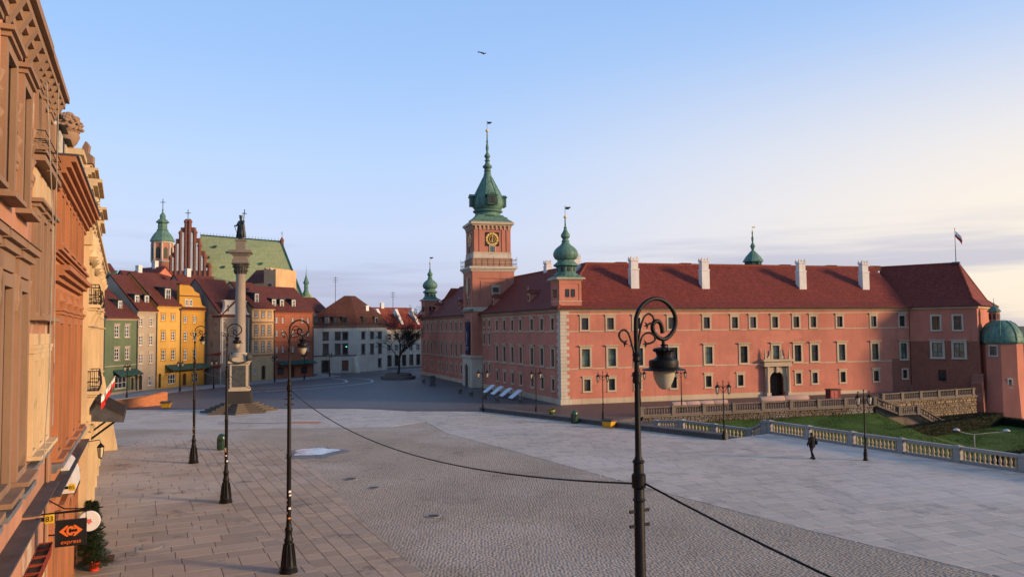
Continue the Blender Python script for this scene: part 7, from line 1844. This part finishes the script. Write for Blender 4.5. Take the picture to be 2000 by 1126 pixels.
bghouse('orange-walled house with tall brown roof behind the greige house', -73, 128, 72, 12, 10, 15.5, 21.5, ORANGE, TILE2, 3)
bghouse('house with broad brown roof rising behind the yellow house', -68, 142, 70, 13, 12, 13.5, 20.5, GREIGE, TILE2)
bghouse('salmon gabled house below the stepped brick church gable', -67.5, 158, 150, 9, 9, 17.5, 22.0, PINK, TILE)
bghouse('house with steep dark red roof behind the off-white baroque house', -61, 146, 62, 9, 10, 14.5, 20.0, GREIGE, TILE2)
bghouse('house with red roof behind the beige house', -53.5, 151, 60, 12, 10, 14.0, 18.0, WHITER, TILE)
bghouse('low house with brown roof behind the brick-red house', -46, 163, 55, 9, 9, 13.0, 16.2, WHITE, TILE2)
bghouse('far red-roofed house in the gap left of the palace', -36, 205, 40, 14, 11, 10.5, 15.0, WHITE, TILE3)
bghouse('far red-roofed house behind the cream shop house', -22, 214, 42, 12, 10, 11.0, 14.8, WHITE, TILE3)
# yellow roof-terrace house under the church roof
th = thing('terrace_house', 'pale yellow house with scalloped parapet and roof balcony below the church roof', 'house', (-55.0, 161.5, 0), ang((0.93, -0.36)))
m = MB(); m.box(0, 3.6, 0, 7, 0, 19.2); m.prism_y([(3.6, 0), (6.6, 0), (6.6, 21.9), (6.1, 21.9), (5.6, 21.6), (5.1, 22.2), (4.6, 21.6), (4.1, 22.2), (3.6, 22.2)], -0.3, 6.5); m.build('wall', BEIGE, th)
m = MB(); m.prism_x([(-0.3, 19.2), (3.5, 22.2), (7.2, 19.2)], -1.5, 3.6); m.build('roof', TILE2, th)
m = MB(); m.box(3.9, 6.3, -1.1, -0.3, 16.6, 16.8)
for k in range(13): m.tube([(3.9+k*0.2, -1.08, 16.8), (3.9+k*0.2, -1.08, 17.8)], 0.025, 4)
m.box(3.9, 6.3, -1.12, -1.04, 17.78, 17.86); m.build('balcony', WOOD_DK, th)
window(th, (0, -0.004, 0, 0), 1.0, 16.0, 1.0, 2.3, 0.1, 0.03, 0, 0, 2, 3, 0.0, stone=SASH_WH, bar=SASH_WH); window(th, (0, -0.304, 0, 0), 5.1, 17.0, 1.2, 2.0, 0.12, 0.03, 0, 0, 2, 2, 0.0, stone=STONE_PALE, bar=WOOD_DK)
# ================================================================ brick church with green roof
chu = thing('church', 'brick gothic church with stepped gable and broad green copper roof', 'church', (-87.2, 195.0, 0), ang((1.0, 0.0)))
CB = bricks('church_brick', (0.21, 0.078, 0.052), (0.155, 0.062, 0.046), (0.25, 0.18, 0.14), 0.4, 0.12, 0.3)
GW = 10.4
m = MB(); m.box(0, GW, 0, 1.2, 0, 24.5)
GP = [(0.3, 28.2), (1.45, 31.0), (2.7, 34.5), (4.05, 37.4), (4.95, 37.4), (6.3, 34.6), (7.6, 31.3), (8.9, 28.3), (10.1, 26.0)]
for k in range(8):
    m.box(GP[k][0], GP[k+1][0], 0.1, 1.1, 24.5, max(GP[k][1], GP[k+1][1]) - (1.7 if k != 3 else -0.1))
for x, z in GP:      # brick piers with pointed caps
    m.lathe([(0.52, 20), (0.52, z-0.5), (0.66, z-0.4), (0.66, z-0.1), (0.45, z+0.25), (0.1, z+0.55)], 8, (x, 0.35, 0))
m.build('stepped_gable', CB, chu)
for k in range(8):   # whitewashed blind niches
    x0, x1 = GP[k][0]+0.5, GP[k+1][0]-0.5; MB().box(x0-0.08, x1+0.08, -0.12, 0.1, 24.6, max(GP[k][1], GP[k+1][1])-3.0).build('niche', WHITE, chu) if x1-x0 > 0.1 else None
m = MB(); m.box(0.5, 28.0, 1.2, 19.5, 0, 16.4); m.box(28.0, 33.5, 1.2, 4.0, 0, 16.4); m.build('nave_wall', CB, chu)
rA, rB = (4.2, 9, 34.8), (25.6, 9.5, 32.9)
m = MB(); m.mesh([(4.5, 0.9, 25.0), (34.2, 0.9, 16.5), rB, rA, (28.5, 20, 16.5), (4.5, 20, 25.0), (4.5, 0.9, 15.0)], [(0, 1, 2, 3), (1, 4, 2), (4, 5, 3, 2), (0, 6, 1)]); m.build('roof', COPPER_P, chu)
m = MB(); m.tube([rA, rB], 0.2, 6, 0); m.tube([(34.25, 0.8, 16.5), rB], 0.22, 6, 0)
for k in range(26): f = k/25; x = rA[0]+(rB[0]-rA[0])*f; y = rA[1]+(rB[1]-rA[1])*f; z = rA[2]+(rB[2]-rA[2])*f; m.lathe([(0.07, 0), (0.02, 0.7)], 5, (x, y, z+0.1))
m.build('ridge_crest', COPPER_D, chu)
for fx, fy in ((0.2, 0.7), (0.35, 0.62), (0.52, 0.55), (0.68, 0.5), (0.3, 0.25), (0.6, 0.2), (0.8, 0.2), (0.15, 0.4), (0.9, 0.45)):
    a = Vector((4.5+29.7*fx, 0.9, 25.0-8.5*fx)); b = Vector(rA).lerp(Vector(rB), fx); p = a.lerp(b, fy)
    MB().prism_x([(-0.7, 0.0), (0.4, 0.1), (0.4, 0.75), (-0.5, 0.5)], -0.4, 0.4).build('roof_hatch', COPPER_D, chu, tuple(p))
m = MB(); m.lathe([(0.5, 30), (0.5, 33.0), (0.62, 33.2), (0.3, 33.8), (0.05, 34.2)], 8, (25.8, 9.5, 0)); m.tube([(25.8, 9.5, 34), (25.8, 9.5, 35.6)], 0.06, 5); m.tube([(25.45, 9.5, 35.1), (26.15, 9.5, 35.1)], 0.05, 5); m.build('ridge_pinnacle', CB, chu)
m = MB(); m.tube([(GW*0.43, 0.3, 37.5), (GW*0.43, 0.3, 40.3)], 0.09, 5); m.tube([(GW*0.43-0.7, 0.3, 39.4), (GW*0.43+0.7, 0.3, 39.4)], 0.09, 5); m.build('cross', IRON, chu)
# slim church tower with copper cap
ct = thing('church_tower', 'slim brick church tower with green baroque copper cap and cross', 'tower', (-98.2, 215, 0))
m = MB(); m.lathe([(2.7, 0), (2.7, 34.4)], 8, rot=R(22.5)); m.build('wall', PINK_OLD, ct)
m = MB()
for z in (28.5, 33.9): m.lathe([(2.75, z), (2.95, z+0.2), (2.95, z+0.45), (2.75, z+0.5)], 8, rot=R(22.5))
for k in range(8): a = R(45*k+22.5); m.box(-0.001, 0, 0, 0.001, 0, 0.001) if False else m.tube([(2.72*math.cos(a), 2.72*math.sin(a), 28.9), (2.72*math.cos(a), 2.72*math.sin(a), 33.9)], 0.28, 5)
m.build('stone_trim', STONE_PALE, ct)
lv = MB().prism_y([(-0.55, 29.6), (0.55, 29.6), (0.55, 32.2), (0, 32.9), (-0.55, 32.2)], -2.54, -2.4).data('louvre', SASH_DK)
for k in range(8): link('louvre', lv, ct, (0, 0, 0), R(45*k))
m = MB(); m.lathe([(3.2, 34.4), (3.2, 34.7), (2.8, 35.6), (2.2, 36.6), (1.5, 37.4), (1.45, 37.6), (1.6, 37.75), (1.25, 37.9), (1.2, 39.6), (1.75, 39.8), (1.75, 40.0), (1.2, 40.6), (0.7, 41.0), (0.8, 41.6), (0.6, 42.2), (0.25, 42.6), (0.15, 43.2), (0.25, 43.4), (0.08, 43.8)], 8, rot=R(22.5)); m.build('copper_cap', COPPER, ct)
m = MB(); m.tube([(0, 0, 43.6), (0, 0, 46.6)], 0.09, 5); m.tube([(-0.7, 0, 45.6), (0.7, 0, 45.6)], 0.09, 5); m.build('cross', IRON, ct)
# small ridge turret at the church's right
sp_ = thing('bell_turret', 'tiny green copper bell turret at the right end of the church roof', 'turret', (-53.7, 200, 0))
m = MB(); m.box(-2.2, 2.2, -2, 3, 0, 16.2); m.build('wall', WHITE, sp_); m = MB(); m.mesh([(-2.5, -2.3, 16.2), (2.5, -2.3, 16.2), (2.5, 3.3, 16.2), (-2.5, 3.3, 16.2), (-0.8, 0.5, 19.2), (0.5, 0.5, 19.2)], [(0, 1, 5, 4), (1, 2, 5), (2, 3, 4, 5), (3, 0, 4)]); m.build('roof', COPPER_P, sp_)
m = MB(); m.lathe([(0.75, 18.0), (0.7, 19.4), (0.55, 19.5), (0.55, 21.2), (0.85, 21.4), (0.5, 22.2), (0.15, 23.4), (0.05, 24.4), (0.03, 26)], 8); m.build('spirelet', COPPER, sp_)
# green griffin weathervane statue on the roof behind the green house
gf = thing('roof_statue', 'green copper beast statue on the chimney behind the green house', 'statue', (-66.5, 126.5, 17.6))
V = [(0, 0, 0.9), (0.5, 0, 1.0), (0.9, 0, 1.25), (1.15, 0, 1.6), (1.45, 0, 1.55), (-0.5, 0, 0.85), (-0.9, 0, 1.3), (-1.2, 0, 1.1), (0.55, -0.2, 0.5), (0.7, -0.25, 0.0), (-0.5, 0.2, 0.45), (-0.65, 0.25, 0.0), (0.1, -0.1, 1.4), (-0.3, -0.3, 2.0)]
skin_body('body', V, [(0, 1), (1, 2), (2, 3), (3, 4), (0, 5), (5, 6), (6, 7), (1, 8), (8, 9), (5, 10), (10, 11), (0, 12), (12, 13)], [0.32, 0.33, 0.25, 0.22, 0.1, 0.28, 0.08, 0.05, 0.14, 0.1, 0.14, 0.1, 0.2, 0.05], COPPER, gf)
MB().box(-1.0, 1.0, -0.5, 0.5, -2.6, 0.0).build('plinth', STONE_PALE, gf)
for x, y, z0, z1, lb in ((-71.5, 127, 20, 26.5, 'left of the church tower'), (-41, 178, 10, 21.5, 'above the corner house roof'), (-29.5, 190, 12, 18.5, 'beside the bare tree')):
    m = MB(); m.tube([(0, 0, z0-z0), (0, 0, z1-z0)], 0.06, 5)
    for k in range(3): m.tube([(-0.6, 0, z1-z0-0.3-k*0.5), (0.6, 0, z1-z0-0.3-k*0.5)], 0.03, 4)
    tag(m.build('roof_antenna', IRON, None, (x, y, z0)), 'thin roof antenna mast ' + lb, 'antenna', 'roof antennas')
# ================================================================ bare tree in its round planter
pl = thing('tree_planter', 'round dark stone planter bench under the bare tree', 'planter', (-21.2, 142.5, 0))
m = MB(); m.lathe([(3.2, 0), (3.2, 0.5), (3.0, 0.55), (2.5, 0.55), (2.45, 1.0), (2.25, 1.05), (2.1, 1.0), (2.05, 0.8)], 32); m.build('bench_ring', STONE_DARK, pl, smooth=30)
MB().lathe([(2.1, 0.7), (2.1, 0.85), (0.0, 0.95)], 24).build('soil', MATS['soil'], pl)
tr = thing('bare_tree', 'leafless rounded tree standing in the round planter left of the palace', 'tree', (-21.2, 142.5, 0.85))
BARK = plain('dark_bark', (0.035, 0.030, 0.027), 0.9, var=0.4, scale=5)
trk, brn = MB(), MB(); rt = random.Random(21); nb = [0]
def branch(p, d, L, r, lev):
    nb[0] += 1; n = 4; pts = [p]; dd = d.copy()
    for k in range(n):
        dd = (dd + Vector((rt.gauss(0, .13), rt.gauss(0, .13), rt.gauss(0.03, .10)))).normalized(); pts.append(pts[-1] + dd*L/n)
    rads = [max(r*(1-0.5*k/n), 0.012) for k in range(n+1)]
    (trk if lev == 0 else brn).tube([tuple(q) for q in pts], rads, 7 if lev < 2 else (4 if lev < 4 else 3))
    if lev >= 5: return
    cnt = (12, 5, 4, 4, 3)[lev]
    for k in range(cnt):
        f = rt.uniform(0.35, 1.0) if lev else rt.uniform(0.38, 1.0); i = min(int(f*n), n-1); q = pts[i].lerp(pts[i+1], f*n-i)
        az = rt.uniform(0, 6.283); sp = rt.uniform(0.5, 1.05) if lev else rt.uniform(0.6, 1.25)
        side = Vector((math.cos(az), math.sin(az), 0.0)); nd_ = (dd*math.cos(sp) + side*math.sin(sp) + Vector((0, 0, 0.12))).normalized()
        branch(q, nd_, L*rt.uniform(0.52, 0.74) if lev else L*rt.uniform(0.55, 0.8), rads[i]*0.55, lev+1)
branch(Vector((0, 0, 0)), Vector((0.02, 0, 1)), 5.6, 0.24, 0)
trk.build('trunk', BARK, tr, smooth=60); stuff(brn.build('crown', BARK, tr))
# ================================================================ far woods along the horizon
fw = MB(); rw = np.random.default_rng(2); V, F = [], []
for k in range(16000):
    a = R(rw.uniform(8, 62)); d = rw.uniform(330, 520); x, y = d*math.sin(a), d*math.cos(a); hgt = 15+4*math.sin(a*40)+3*math.sin(a*97)
    p = Vector((x, y, -9+hgt*rw.random()**0.7)); s = rw.uniform(0.5, 1.2); u = Vector(rw.normal(0, 1, 3)).normalized()*s; v = Vector(rw.normal(0, 1, 3)).normalized()*s
    n0 = len(V); V += [tuple(p-u), tuple(p+v), tuple(p+u)]; F.append((n0, n0+1, n0+2))
fw.mesh(V, F)
tag(stuff(fw.build('far_woods', plain('winter_wood', (0.10, 0.085, 0.085), 0.95, var=0.3, scale=0.3))), 'hazy line of bare winter woods on the horizon', 'woods')
